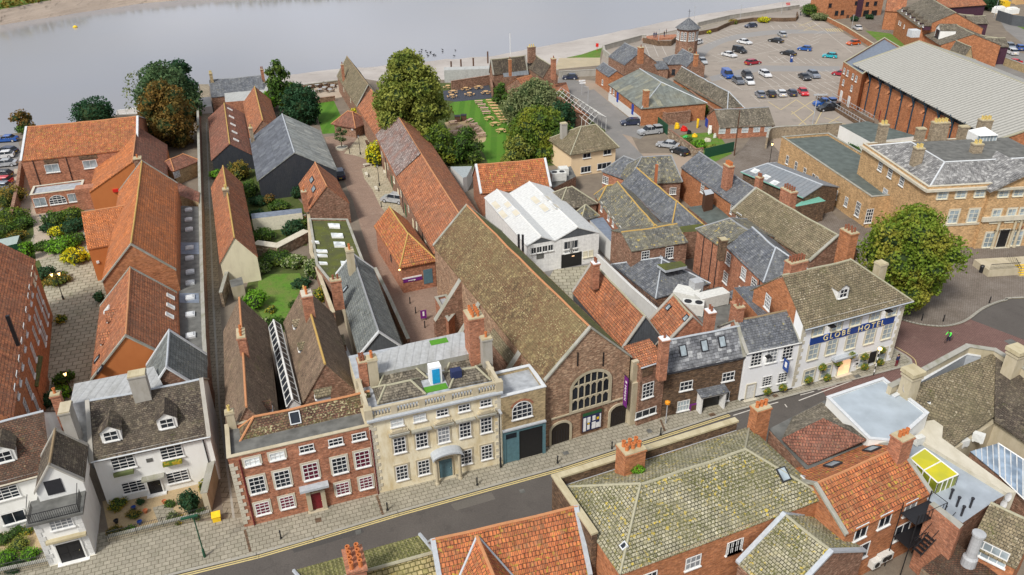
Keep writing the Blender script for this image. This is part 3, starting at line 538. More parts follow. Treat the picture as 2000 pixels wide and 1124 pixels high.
m = Nd('g_mud', .55, 0, .4); n1 = m.noise(.05, 6, .65); n2 = m.noise(.35, 5, .75, m.map(m.uv(), (.35, 1.6, 1)), 1.5); c = m.mix(m.ramp(n1, .4, .62), (.47, .43, .39), (.38, .34, .305)); c = m.mix(m.ramp(n2, .52, .72, 0, .6), c, (.19, .155, .125)); m.base(c); m.bump(n2, .25, .7)
m = Nd('g_mud_far', .5, 0, .4); n1 = m.noise(.06, 5, .6); n2 = m.noise(.25, 4, .7, m.map(m.uv(), (1.2, .3, 1)), 1.2); c = m.mix(m.ramp(n1, .4, .62), (.36, .29, .23), (.29, .23, .18)); c = m.mix(m.ramp(n2, .58, .68, 0, .75), c, (.12, .095, .07)); m.base(c); m.bump(n2, .4, .7)
m = Nd('g_lawn', .9, 0, .2); sx = m.n('ShaderNodeSeparateXYZ'); m.l(m.uv(), sx.inputs[0]); s_ = m.math('SINE', m.math('MULTIPLY', sx.outputs[0], 2.4)); c = m.mix(m.ramp(s_, -.3, .3), (.065, .165, .016), (.085, .20, .02)); c = m.mix(m.ramp(m.noise(.5, 4, .7), .5, .75, 0, .7), c, (.11, .17, .03)); c = m.mix(1., c, m.ramp(m.noise(9, 3), .3, .7, .8, 1.2), 'MULTIPLY'); m.base(c); m.bump(m.noise(20, 2), .03)
m = Nd('g_grass', .9, 0, .2); c = m.mix(m.ramp(m.noise(.4, 5, .7), .4, .65), (.09, .20, .022), (.15, .17, .05)); c = m.mix(m.ramp(m.noise(1.3, 4, .7), .5, .7, 0, .6), c, (.05, .10, .02)); c = m.mix(1., c, m.ramp(m.noise(9, 3), .3, .7, .7, 1.3), 'MULTIPLY'); m.base(c); m.bump(m.noise(20, 2), .03)
m = Nd('water', .12, 0, .5); m.b.inputs['Base Color'].default_value = (.15, .155, .165, 1); m.b.inputs['IOR'].default_value = 1.33; m.b.inputs['Specular IOR Level'].default_value = .9
n1 = m.noise(.35, 4, .6, m.map(m.uv(), (.5, 1.6, 1))); m.base(m.mix(m.ramp(m.noise(.008, 3, .5), .35, .65), (.26, .268, .295), (.285, .28, .285))); m.bump(n1, .012, .3)
def sheet(name, pix, z, mat, kind='structure', label=None, cat=None, pz=None, off=(0, 0)):
    pts = [P(*p, z if pz is None else pz) for p in pix]; ar = sum(pts[i][0]*pts[(i+1) % len(pts)][1]-pts[(i+1) % len(pts)][0]*pts[i][1] for i in range(len(pts)))
    if ar < 0: pts = pts[::-1]
    m = MB().face([(p[0], p[1], z) for p in pts]); o = m.build(name, mat, off=off); tag(o, label, cat, None, kind); return o
def raised(name, pix, z, h, mat, label=None, cat=None, kind='structure', ang=19.2, kerb='g_kerb'):
    """raised slab; its pattern runs with the street"""
    pts = [P(*p, z)[:2] for p in pix]; a = rad(ang); ca, sa = math.cos(a), math.sin(a); L = [(p[0]*ca+p[1]*sa, -p[0]*sa+p[1]*ca) for p in pts]
    o = MB().prism(L, z-h, z, 1, 0).build(name, [mat, kerb], rz=a, off=(0, 0)); tag(o, label, cat, None, kind); return o
def sub(pts, step=6):
    out = []
    for i in range(len(pts)-1):
        a, b = np.array(pts[i]), np.array(pts[i+1]); n = max(1, int(np.hypot(*(b-a)[:2])/step))
        out += [a+(b-a)*k/n for k in range(n)]
    return out+[np.array(pts[-1])]
def lineq(mb, pts, w, z):
    for i in range(len(pts)-1):
        a, b = np.array(pts[i][:2]), np.array(pts[i+1][:2]); d = (b-a)/(np.hypot(*(b-a))+1e-9); n = np.array([-d[1], d[0]])*w/2; e = d*w*.2 if i < len(pts)-2 else 0
        mb.face([(*(a-n), z), (*(b-n+e), z), (*(b+n+e), z), (*(a+n), z)])
def smooth(pts, n=6):
    P_ = [np.array(p, float) for p in pts]; P_ = [2*P_[0]-P_[1]]+P_+[2*P_[-1]-P_[-2]]; out = []
    for i in range(1, len(P_)-2):
        for k in range(n):
            t = k/n; a, b, c, d = P_[i-1:i+3]; out.append(.5*((2*b)+(c-a)*t+(2*a-5*b+4*c-d)*t*t+(3*b-a-3*c+d)*t**3))
    return [tuple(x) for x in out+[P_[-2]]]
# quay line (ground level) and water line
QUAY = [(-420, 330), (20, 262), (150, 240), (230, 225), (282, 222), (400, 210), (408, 168), (520, 158), (573, 168), (662, 158), (700, 152), (745, 160), (870, 156), (955, 146), (1090, 137), (1108, 113), (1135, 108), (1165, 97), (1200, 89), (1252, 73), (1340, 55), (1362, 48), (1425, 33), (1500, 23), (1560, 14), (1620, 2), (1700, -22), (1800, -45)]
qz = [P(x, y, 0) for x, y in QUAY]
g = MB(); near = [(-420, -30, 0), (420, -30, 0), (600, 700, 0)]; land = MB(); land.face([*near, *[tuple(p) for p in qz[::-1]]]); o = land.build('ground', 'g_land'); tag(o, kind='structure')
m = MB()
for i in range(len(qz)-1): a, b = qz[i], qz[i+1]; m.face([(a[0], a[1], -5), (b[0], b[1], -5), (b[0], b[1], 0), (a[0], a[1], 0)])
wallmat('quay', (.20, .17, .13), (.15, .13, .10), (.26, .24, .19), (.13, .12, .1), .9, .45, .4); o = m.build('quay_wall', 'quay'); tag(o, 'low weathered river wall running along the near bank', 'wall')
o = MB().face([(-900, 60, -4), (900, 60, -4), (900, 900, -4), (-900, 900, -4)]).build('river_water', 'water'); tag(o, kind='structure')
def bank(name, A, Bl, mat, n=8, amp=.12):
    a = sub([P(x, y, z) for x, y, z in A], 5); k = len(a); b = []
    bb = sub([P(x, y, z) for x, y, z in Bl], 2); 
    cum = np.r_[0, np.cumsum([np.hypot(*(bb[i+1]-bb[i])[:2]) for i in range(len(bb)-1)])]; ca = np.r_[0, np.cumsum([np.hypot(*(a[i+1]-a[i])[:2]) for i in range(k-1)])]; t = ca/ca[-1]*cum[-1]
    b = [np.array([np.interp(x, cum, [q[j] for q in bb]) for j in range(3)]) for x in t]; mb = MB(); G = []
    for i in range(k): G.append([a[i]+(b[i]-a[i])*(j/n)+np.array([0, 0, (RNG.random()-.5)*amp*(0 < j < n)]) for j in range(n+1)])
    for i in range(k-1):
        for j in range(n): mb.face([G[i][j], G[i+1][j], G[i+1][j+1], G[i][j+1]])
    me = mb.mesh(name, mat, (0, 0)); uvl = me.uv_layers['uv'].data
    for lp in me.loops: v = me.vertices[lp.vertex_index].co; uvl[lp.index].uv = (v.x, v.y)
    o = put(name, me); tag(o, kind='structure'); return o
bank('mud_bank', [(560, 164, -2.6), (662, 166, -2.6), (745, 170, -2.6), (872, 167, -2.6), (955, 158, -2.6), (1090, 150, -2.4), (1108, 122, -1.6), (1165, 108, -1.6), (1252, 82, -2.2), (1362, 56, -2.2), (1425, 41, -2.2), (1560, 21, -2.), (1700, -15, -2)],
     [(520, 150, -4.25), (575, 140, -4.25), (640, 131, -4.25), (730, 124, -4.25), (821, 114, -4.25), (942, 103, -4.25), (1060, 88, -4.25), (1200, 60, -4.25), (1340, 31, -4.25), (1425, 18, -4.25), (1530, 2, -4.25), (1640, -25, -4.25)], 'g_mud', 10)
bank('mud_patch', [(225, 236, -3.4), (290, 232, -3.4)], [(228, 210, -4.2), (270, 198, -4.2)], 'g_mud', 4)
far = [(-120, 68), (0, 51), (75, 39), (150, 28), (270, 9), (375, -1), (520, -14), (700, -26), (1200, -60)]
bank('far_mud_bank', [(x, y+1, -4.3) for x, y in far], [(-120, 32, .2), (0, 19, .2), (90, 2, .2), (160, -8, .2), (300, -22, .2), (420, -32, .2), (700, -48, .2), (1200, -80, .2)], 'g_mud_far', 12, .5)
fb = [P(x, y, .2) for x, y in [(-120, 32), (0, 19), (90, 2), (160, -8), (300, -22), (420, -32), (700, -48), (1200, -80)]]
o = MB().face([tuple(p) for p in fb]+[(fb[-1][0], 900, .3), (-700, 900, .3), (-700, fb[0][1], .3)]).build('far_land', 'g_grass'); tag(o, kind='structure')
FARBANK = sub(fb, 3.)
# roads, pavements
sheet('street_road', [(200, 1180), (640, 1150), (900, 1110), (1160, 1010), (1500, 860), (1730, 745), (1795, 716), (1768, 655), (1600, 700), (1420, 790), (1096, 895), (776, 985), (612, 1035), (326, 1108), (180, 1140)], .004, 'g_asphalt')
sheet('square_road', [(1600, 755), (1700, 900), (2700, 1100), (2700, 560), (1990, 566), (1900, 600), (1860, 620), (1768, 600), (1730, 640), (1700, 700)], .008, 'g_road_brick')
sheet('square_asphalt', [(1897, 625), (2000, 664), (2500, 900), (2700, 560), (1990, 566), (1905, 600)], .012, 'g_asphalt')
kerbL = [(60, 1188), (326, 1124), (500, 1082), (612, 1050), (776, 1000), (1096, 911), (1420, 806), (1560, 768), (1663, 742), (1740, 722), (1772, 714), (1780, 709), (1778, 702), (1768, 694), (1745, 681), (1730, 670)]
back = [(1700, 640), (1560, 690), (1280, 790), (980, 880), (737, 945), (478, 1010), (200, 1040), (60, 1080), (-60, 1120)]
raised('pavement', kerbL+back, .12, .14, 'g_pave')
m = MB(); ke = [P(*p, .12)[:2] for p in kerbL]; lineq(m, ke, .28, .127); lineq(m, [p for p in ke], .05, .131); o = m.build('kerb', 'g_kerb'); tag(o, kind='structure')
m = MB(); yl = [P(x, y, 0) for x, y in [(326+4, 1129), (505, 1086), (614, 1054), (778, 1004.5), (1098, 915.5), (1424, 810)]]; lineq(m, yl, .13, .012); yl2 = [p+np.array([.07, -.22, 0]) for p in yl]; lineq(m, yl2, .13, .012)
lineq(m, smooth([P(x, y, 0) for x, y in [(1790, 713), (1786, 702), (1772, 691), (1750, 678)]]), .1, .014)
sqk = smooth([(1752, 618), (1768, 626), (1802, 634), (1841, 637), (1871, 632), (1892, 622.5), (1917, 604), (1941, 592.5), (1964, 586), (2000, 581), (2300, 575), (2600, 600)], 5)
lineq(m, [P(x, y+1.5, 0) for x, y in sqk], .22, .018); o = m.build('yellow_lines', 'line_yellow'); tag(o, kind='structure')
raised('square_pavement', sqk+[(2600, 420), (1900, 380), (1640, 430), (1480, 250), (1420, 330), (1600, 480), (1700, 600)], .12, .12, 'g_square', ang=12)
m = MB(); lineq(m, [P(x, y, .12) for x, y in sqk], .35, .126); o = m.build('square_kerb', 'g_kerb'); tag(o, kind='structure')
m = MB()
for a, b in (((1432, 812), (1470, 800)), ((1480, 797), (1520, 786)), ((1563, 772), (1590, 765)), ((1597, 762), (1634, 752)), ((1640, 748), (1672, 738)), ((1533, 790), (1537, 796)), ((1560, 783), (1664, 744))): lineq(m, [P(*a), P(*b)], .12, .013)
o = m.build('white_lines', 'line_white'); tag(o, kind='structure')
gmat('g_patch', (.125, .115, .10), (.145, .13, .115), None, .4); gmat('g_patch_dark', (.07, .066, .062), (.08, .075, .07), None, .4)
for i, px in enumerate(([(150, 1160), (330, 1118), (372, 1128), (330, 1170)], [(560, 1062), (700, 1024), (712, 1040), (575, 1080)], [(880, 985), (960, 962), (968, 975), (890, 998)], [(1180, 905), (1260, 880), (1266, 890), (1186, 915)])): sheet('road_patch', px, .007, 'g_patch' if i % 2 == 0 else 'g_patch_dark')
m = MB()
for a, b in (((736, 968), (748, 1006)), ((478, 1035), (489, 1078)), ((1290, 820), (1299, 843))): lineq(m, [P(*a, .12), P(*b, .12)], .22, .128)
tag(m.build('drain_channel', 'brick_brown'), kind='structure')
# lane, courtyards
sheet('lane', [(440, 1030), (486, 1020), (470, 930), (450, 800), (433, 640), (424, 500), (416, 330), (412, 250), (408, 165), (388, 165), (392, 250), (398, 500), (402, 640), (410, 800), (428, 940)], .010, 'g_lane')
sheet('lane_channel', [(455, 1020), (460, 1020), (431, 800), (419, 600), (411, 400), (404, 240), (402, 240), (408, 400), (415, 600), (427, 800)], .014, 'g_kerb')
raised('west_court', [(80, 860), (220, 800), (215, 560), (172, 420), (96, 400), (60, 470), (90, 540), (80, 600), (60, 820)], .02, .02, 'g_court', ang=18)
sheet('west_path', [(28, 330), (60, 330), (75, 410), (95, 420), (110, 470), (105, 500), (70, 510), (65, 440), (35, 400), (20, 380)], .028, 'g_gravelyard')
sheet('yard_road', [(634, 268), (690, 262), (712, 290), (745, 380), (780, 420), (800, 470), (860, 560), (850, 690), (795, 680), (752, 575), (728, 520), (703, 440), (690, 395), (668, 345), (650, 310)], .010, 'g_court_brick')
sheet('yard_terrace', smooth([(672, 300), (700, 306), (730, 318), (738, 330), (775, 380), (838, 416), (800, 330), (740, 240), (700, 200), (685, 215), (700, 262), (690, 280)], 3), .016, 'g_terrace')
sheet('yard_terrace_lower', [(706, 330), (731, 322), (775, 372), (800, 420), (760, 425), (742, 402), (728, 372), (712, 350)], .018, 'g_terrace')
sheet('theatre_court', [(860, 470), (1000, 560), (1180, 560), (1180, 500), (1070, 460), (900, 440)], .010, 'g_oldroad')
sheet('shed_yard', [(1082, 527), (1172, 515), (1200, 560), (1125, 600), (1060, 560)], .020, 'g_court')
sheet('old_road', [(1090, 150), (1175, 160), (1215, 230), (1250, 300), (1330, 300), (1460, 340), (1500, 300), (1520, 250), (1600, 240), (1560, 320), (1420, 400), (1300, 330), (1180, 300), (1130, 200), (1080, 175)], .010, 'g_brownlot')
sheet('old_road_asphalt', [(1092, 150), (1138, 160), (1175, 205), (1215, 262), (1280, 330), (1255, 345), (1190, 310), (1150, 240), (1128, 195), (1085, 175)], .014, 'g_oldroad')
sheet('lot_verge', [(1138, 178), (1160, 175), (1265, 262), (1250, 272), (1215, 262), (1155, 205)], .016, 'g_oldroad')
sheet('concrete_apron', [(1084, 136), (1092, 114), (1172, 112), (1172, 128)], .012, 'g_slab')
sheet('grass_bank', [(1106, 113), (1135, 107), (1180, 92), (1188, 88), (1175, 97), (1172, 113)], .016, 'g_grass')
sheet('car_park', [(1172, 130), (1180, 92), (1255, 76), (1365, 50), (1500, 24), (1560, 15), (1640, 60), (1720, 110), (1660, 140), (1640, 200), (1700, 260), (1560, 262), (1440, 250), (1330, 210), (1190, 160)], .008, 'g_carpark')
sheet('car_park_road', smooth([(1345, 108), (1372, 90), (1420, 72), (1480, 62), (1545, 58), (1620, 62), (1628, 66), (1540, 66), (1480, 71), (1420, 82), (1385, 100), (1372, 116), (1350, 118)], 3), .012, 'g_carroad')
sheet('car_park_lane', [(1385, 150), (1480, 128), (1640, 130), (1640, 140), (1480, 140), (1390, 160)], .013, 'g_carroad')
sheet('upper_road', [(1940, 20), (1965, 60), (2010, 95), (2080, 120), (2080, 60), (2000, 40), (1965, 15)], .012, 'g_oldroad'); sheet('upper_verge', [(1955, 38), (2010, 62), (2080, 85), (2080, 60), (1975, 35)], .016, 'g_grass'); sheet('upper_car_park', [(1950, 90), (2080, 130), (2080, 170), (1940, 150)], .010, 'g_oldroad')
sheet('flats_drive', [(1655, 30), (1780, 25), (1790, 60), (1760, 80), (1700, 60)], .014, 'g_square'); sheet('flats_lawn', [(1690, 60), (1740, 66), (1780, 95), (1745, 105)], .018, 'g_grass')
sheet('left_car_park', [(-200, 300), (30, 262), (55, 330), (20, 430), (-200, 480)], .010, 'g_oldroad')
# lawns
for nm, px, mt in (('lawn', [(612, 202), (652, 197), (672, 240), (660, 260), (630, 262)], 'g_lawn'), ('lawn', [(876, 205), (890, 198), (962, 193), (985, 225), (998, 262), (1010, 330), (960, 335), (945, 300), (910, 260)], 'g_lawn'), ('lawn', [(505, 545), (520, 536), (585, 534), (596, 560), (575, 590), (552, 640), (530, 650), (500, 600)], 'g_grass')):
    sheet(nm, px, .012, mt)
sheet('garden_soil', [(500, 500), (600, 500), (604, 560), (560, 650), (500, 640), (470, 600)], .006, 'g_soil'); sheet('back_garden_soil', [(438, 300), (500, 290), (600, 410), (600, 480), (500, 490), (470, 400)], .005, 'g_soil')
sheet('west_garden_soil', [(-40, 380), (40, 350), (150, 400), (200, 440), (190, 560), (100, 580), (-40, 560)], .005, 'g_soil'); sheet('front_garden_gravel', [(200, 980), (400, 900), (412, 1000), (215, 1050)], .006, 'g_gravel'); sheet('left_garden_gravel', [(-60, 1010), (60, 1000), (100, 1110), (-60, 1124)], .006, 'g_gravel')
sheet('garden_path', [(298, 992), (332, 982), (350, 1016), (312, 1028)], .014, 'g_pave'); sheet('beer_garden_soil', [(780, 160), (1120, 170), (1120, 320), (900, 340), (760, 250)], .006, 'g_soil'); sheet('beer_garden_gravel', smooth([(868, 240), (890, 236), (930, 242), (948, 262), (945, 278), (915, 275), (880, 262)], 3), .018, 'g_gravel')
sheet('river_terrace', [(574, 176), (662, 166), (668, 190), (610, 200), (582, 196)], .010, 'g_gravelyard'); sheet('beer_deck', [(864, 178), (955, 166), (962, 192), (890, 199), (868, 196)], .03, 'g_deck')
sheet('play_yard', [(1340, 262), (1400, 258), (1430, 300), (1390, 320), (1310, 270)], .018, 'g_grass')
# car park markings
m = MB(); m2 = MB()
def bays(p0, p1, q0, n, mb=m, w=.1):   # n+1 parallel strokes between a base line and their far ends
    a, b, c = P(*p0), P(*p1), P(*q0); d = c-a
    for i in range(n+1): s = a+(b-a)*i/max(n, 1); lineq(mb, [s, s+d], w, .017)
bays((1480, 150), (1640, 134), (1507, 168), 11); bays((1503, 168), (1640, 158), (1530, 186), 9); pass
for a, b in (((1405, 150), (1450, 176)), ((1450, 176), (1500, 170)), ((1500, 170), (1640, 160)), ((1470, 186), (1488, 196)), ((1488, 198), (1560, 192)), ((1467, 186), (1484, 200)), ((1400, 108), (1545, 66)), ((1400, 122), (1530, 96)), ((1585, 40), (1666, 105)), ((1370, 75), (1465, 46)), ((1380, 118), (1520, 122)), ((1500, 122), (1620, 124)), ((1545, 105), (1510, 122)), ((1400, 122), (1440, 116)), ((1210, 100), (1275, 92)), ((1205, 107), (1278, 100)), ((1208, 113), (1280, 108)), ((1212, 119), (1288, 115))): lineq(m, [P(*a), P(*b)], .1, .018)
bays((1370, 78), (1450, 50), (1390, 86), 10); bays((1390, 108), (1490, 84), (1412, 117), 9); bays((1500, 88), (1560, 70), (1522, 100), 5); bays((1505, 50), (1590, 45), (1512, 57), 6); bays((1580, 90), (1590, 68), (1600, 82), 3); bays((1596, 46), (1666, 100), (1622, 46), 9); bays((1500, 110), (1600, 116), (1516, 122), 7); bays((1580, 175), (1636, 172), (1600, 186), 3); bays((1215, 95), (1290, 85), (1222, 120), 5)
for a, b in (((1500, 199), (1525, 215)), ((1525, 215), (1555, 195)), ((1555, 195), (1590, 220)), ((1590, 220), (1560, 245)), ((1545, 224), (1590, 196)), ((1610, 208), (1585, 258)), ((1546, 218), (1590, 258)), ((1590, 258), (1640, 228)), ((1610, 230), (1660, 246)), ((1555, 45), (1600, 62)), ((1560, 52), (1590, 40)), ((1570, 60), (1602, 46)), ((1560, 62), (1610, 56))): lineq(m2, [P(*a), P(*b)], .16, .018)
bays((1612, 56), (1640, 56), (1618, 62), 6, m2, .25)
tag(m.build('parking_lines', 'line_white'), kind='structure'); tag(m2.build('parking_hatching', 'line_pale_yellow'), kind='structure')
for px, py, w, h, mt in ((622, 1018, .55, .55, 'brick_brown'), (1105, 887, .6, .5, 'felt'), (1268, 844, .5, .6, 'felt'), (1391, 812, .7, .5, 'brick_brown'), (1514, 775, .6, .5, 'brick_brown'), (1674, 737, .8, .5, 'felt'), (1974, 668, 1.2, .9, 'felt'), (700, 1040, .5, .5, 'felt'), (1020, 960, .5, .5, 'felt')):
    c = P(px, py); z = .13 if py < 1035 and px not in (1974, 1020) and py != 1040 else .018; tag(MB().box(-w/2, w/2, -h/2, h/2, -.05, z+.004).build('manhole_cover', mt, loc=(c[0], c[1], 0), rz=rad(19)), kind='structure')
# ================================================================ street front
# white house with two dormers
wh = B('white_house', 'white rendered house with dark tiled roof, two dormers and gravel front garden', (179, 896), (408, 847), None, 5.7, 8.9, 'white', 'tile_brown', r=(260, 766), gut='lead_pale', ov=.3, cop='concrete', ridge='lead')
wh.wins([(241, 904), (335, 882)], 2.0, 1.45, 'sash'); wh.wins([(261, 950), (347, 931)], 2.0, 1.35, 'sash'); wh.door(305, 957, 1.15, 2.2, 'black', 'white')
wh.dormer(220, 862, 1.7, 1.25); wh.dormer(329, 837, 1.7, 1.25); wh.part('door_canopy', 'coping', 299, 929, 2.0, .18, .7); wh.part('plaque', 'felt', 292, 899, .55, .4, .05); wh.pipe(402, 880)
for px, py in ((242, 921), (337, 901)): wh.part('window_box', 'leaf_flower' if px > 300 else 'leaf_grey', px, py, 1.7, .35, .45)
wh.chim(266, 728, 11.2, 1.5, 1.1, 0, 'concrete', down=4.5, cap='copyellow'); wh.chim(126, 795, 10.6, .9, 1.7, 0, 'concrete', down=4, cap='stone'); wh.chim(107, 768, 10.5, .8, .7, 1, 'brick_red', down=5)
lead = flatb('roof', '', [(137, 789), (145, 750), (247, 730), (300, 716), (318, 752), (250, 772)], 8.1, 'roof_lead', 'lead_sheet'); ABS.append((lead, wh.root))
sr = B('wing', '', (400, 763), (400, 690), None, 5.6, 9.2, 'brick_old', 'slate_green', r=(326, 700), cop='lead_pale', ridge='lead', into=wh)
# gatehouse wing of the white houses
wg = B('gatehouse', 'white gatehouse wing with black door, quoins and railed balcony over the pavement', (98, 1108, 0), (187, 1085, 0), (205, 989, 0), 5.15, None, 'white', 'felt', kind='flat')
MB().box(-.35, wg.L+.35, -.45, 2.6, 5.16, 5.4).build('balcony', 'felt', wg.root)
wg.wins([(119, 1020)], 1.8, 1.4, 'big'); wg.door(139, 1078, 1.9, 2.3, 'black', 'white'); wg.part('door_hood', 'copyellow', 130, 1048, 3.1, .22, .45); wg.part('plinth', 'stone_pale', 145, 1098, wg.L+.1, .5, .1)
for k in range(9):
    for sd in (0, 1):
        w_ = .55 if k % 2 else .35; x0 = 0 if sd == 0 else wg.L-w_; MB().box(x0, x0+w_, -.05, 0, .5+k*.5, .95+k*.5).build('quoin', 'white_grey', wg.root)
m = MB(); L = wg.L
for x in np.arange(-.1, L+.15, .16): m.tube((x, -.3, 5.4), (x, -.3, 6.3), .018, 4)
for y in np.arange(-.3, 1.7, .16): m.tube((-.1, y, 5.4), (-.1, y, 6.3), .018, 4); m.tube((L+.1, y, 5.4), (L+.1, y, 6.3), .018, 4)
m.tube((-.1, -.3, 6.32), (L+.1, -.3, 6.32), .035); m.tube((-.1, -.3, 6.32), (-.1, 1.7, 6.9), .03); m.tube((L+.1, -.3, 6.32), (L+.1, 1.7, 6.9), .03); m.tube((-.1, -.3, 5.5), (L+.1, -.3, 5.5), .025); m.build('railing', 'black', wg.root)
gg = B('gable', '', (69.4, 958), (160, 936), (112, 880), 6.7, 9.0, 'white', 'tile_brown', axis='y', mid=.46, cop='concrete', into=wg, z0=5, ov=.15); gg.part('louvred_door', 'frame_dark', 106, 951, 1.3, 1.5, .06)
w0 = B('white_house', 'white house with brown tiled roof and dormer at the left edge behind clipped shrubs', (-80, 962), (97, 916), None, 5.7, 8.9, 'white', 'tile_redbrown', r=(50, 811), gut='stone_pale', ov=.35, ridge='lead')
w0.wins([(12, 963)], 2.0, 1.4, 'sash'); w0.wins([(27, 1010)], 1.9, 1.3, 'plain'); w0.dormer(12, 903, 1.8, 1.3)
# red three-storey house
rd = B('townhouse', 'red brick three storey townhouse with stone quoins and dark red door', (478, 1032, 0), (737.5, 966.4, 0), 4.7, 7.95, None, 'brick_red', 'felt', kind='flat', par=.32, parmat='stone')
T = lambda pts: [(400+x/2.4975, 600+y/2.4975) for x, y in pts]
rd.wins(T([(231, 753), (353, 725)]), 1.3, .8, 'redtop'); rd.wins(T([(497, 692), (638, 656), (752, 628)]), 1.3, .8, 'sash6'); 
rd.wins(T([(256, 867), (379, 838), (657, 769)]), 1.35, 1.85, 'redw'); rd.wins(T([(517, 803), (769, 738)]), 1.35, 1.85, 'red'); rd.wins(T([(283, 984), (402, 953), (672, 882), (786, 852)]), 1.25, 1.4, 'red')
rd.door(*T([(545, 945)])[0], 1.25, 2.15, 'door_red', 'stone'); rd.part('door_hood', 'lead', *T([(530, 866)])[0], 2.6, .25, .75)
for x in (507, 580): rd.part('pilaster', 'stone', *T([(x, 935)])[0], .4, 2.5, .3)
rd.pipe(*T([(172, 760)])[0], 'pipe_red'); rd.pipe(*T([(806, 600)])[0], 'pipe_red')
rd.part('plinth', 'brick_old', *T([(400, 1040)])[0], rd.L+.08, .55, .06); 

def quoins(b, xs, z1, mat, dz=.42, z0=.5, side='f'):
    for x in xs:
        m = MB(); k = 0; z = z0
        while z < z1:
            w = .62 if k % 2 else .36; x0, x1 = ((x-.02, x+w) if x < b.L/2 else (x-w, x+.02)); m.box(x0, x1, -.05, .3 if x > .1 else -.0, z, z+dz*.86)
            z += dz; k += 1
        m.build('quoins', mat, b.root)
quoins(rd, [0], 7.6, 'stone_pale')
rr = B('roof', '', (466, 866), (728, 806), None, 7.8, 9.55, 'brick_old', 'tile_red_lichen', r=(593, 792), hips=(1.7, 0), z0=7.95, into=rd, ridge='ridge_orange', ov=.1)
rr.sky([(576, 816)], .8, 1.0, 'skyd')
lw = B('roof', '', (444, 868), (437.6, 645), (521, 640), 6.1, 9.9, 'brick_old', 'tile_wing', r=(480, 700), into=rd, ridge='ridge_orange', ov=.15)
lw.chim(470, 650, 11.6, 1.9, .8, 3, 'brick_red', down=3.5, cap='copyellow'); lw.dormer(530, 800, 1.2, .7, 'lead', 'tile_redbrown', 'sash_s', 1.2)
rw = B('roof', '', (590, 788), (555, 628), (676, 695), 6.1, 10.2, 'brick_old', 'tile_wing', r=(630, 690), into=rd, ridge='ridge_yellow', ov=.15)
rw.chim(598, 572, 12.4, 1.5, 1.1, 2, 'brick_red', down=4.5, cap='stone_pale')
for p in ((575, 640), (585, 685), (618, 778)): rw.dormer(*p, 1.1, .6, 'lead', 'tile_stonebrown', 'sash_s', 1.3)
glz = B('roof_lantern', '', (560, 796), (525, 640), (587, 790), 6.4, 7.2, 'frame_white', 'glass', into=rd, ridge='ridge_pale', ov=.02, t=.04)
m = MB()
for k in range(15):
    x = glz.L*k/14
    for y0, y1 in ((0, glz.W/2), (glz.W, glz.W/2)): m.tube((x, y0, 6.45), (x, y1, 7.25), .045, 4)
m.tube((0, 0, 6.45), (glz.L, 0, 6.45), .06, 4); m.tube((0, glz.W, 6.45), (glz.L, glz.W, 6.45), .06, 4); m.build('glazing_bars', 'ridge_pale', glz.root)
rd.chim(426+21, 802, 9.9, .7, .55, 1, 'stone', 'pot_buff', down=2.5)
ABS.append((flatb('roof', '', [(640, 682), (676, 675), (697, 720), (661, 732)], 4.2, 'brick_old', 'lead_sheet'), rd.root)); ABS.append((flatb('roof', '', [(632, 664), (671, 653), (676, 674), (640, 681)], 5., 'brick_old', 'tile_stonebrown'), rd.root))
# cream classical house
cr = B('mansion', 'cream rendered Georgian mansion with balustrade, arched door hood and stained walls', (737.5, 966.4, 0), (981, 906, 0), (905, 650, 9.1), 9.0, None, 'cream', 'roof_lead', kind='flat')
T = lambda pts: [(680+x/2.809, 600+y/2.809) for x, y in pts]
cr.wins(T([(268, 635), (392, 604)]), 1.2, .8, 'blind'); cr.wins(T([(516, 577), (636, 552), (754, 525)]), 1.15, .8, 'creamtop')
cr.wins(T([(282, 755), (403, 725), (524, 701), (641, 673), (756, 647)]), 1.15, 1.8, 'cream'); cr.wins(T([(295, 905), (415, 878), (647, 822), (760, 797)]), 1.15, 1.75, 'cream')
cr.door(*T([(534, 876)])[0], 1.3, 2.4, 'door_teal', 'stone')
for i, (x, y) in enumerate([(277, 690), (400, 668), (521, 640), (640, 615), (757, 585)]): cr.part('window_hood', 'coping', *T([(x, y)])[0], 1.9, .16, .4)
for i, (x, y) in enumerate([(277, 690), (521, 640), (757, 585)]):
    k, p = cr.hitwall(*T([(x, y-9)])[0], 'f'); MB().slab([(p[0]-.95, -.4, p[2]-.1), (p[0]+.95, -.4, p[2]-.1), (p[0]+.95, 0, p[2]-.05), (p[0]-.95, 0, p[2]-.05)], .05).build('hood', 'coping', cr.root)
    m = MB(); n = 8
    for j in range(n): a, b_ = PI*j/n, PI*(j+1)/n; m.box(p[0]-.9*math.cos(a), p[0]-.9*math.cos(b_), -.3, 0, p[2], p[2]+.35*min(math.sin(a)+.01, math.sin(b_)+.01)+.03)
    m.build('pediment', 'stone', cr.root)
k, p = cr.hitwall(*T([(534, 790)])[0], 'f'); m = MB(); n = 12
for j in range(n): a, b_ = PI*j/n, PI*(j+1)/n; m.slab([(p[0]-1.5*math.cos(a), -1.15, p[2]+.6*math.sin(a)), (p[0]-1.5*math.cos(b_), -1.15, p[2]+.6*math.sin(b_)), (p[0]-1.5*math.cos(b_), 0, p[2]+.6*math.sin(b_)), (p[0]-1.5*math.cos(a), 0, p[2]+.6*math.sin(a))], .18)
m.build('door_hood', 'lead', cr.root)
for s_ in (-1, 1): MB().lathe((p[0]+s_*1.15, -.7, 0), [(.26, 0), (.22, .3), (.17, .4), (.15, p[2]-.25), (.24, p[2]-.1), (.24, p[2]-.02)], 10).build('column', 'stone', cr.root)
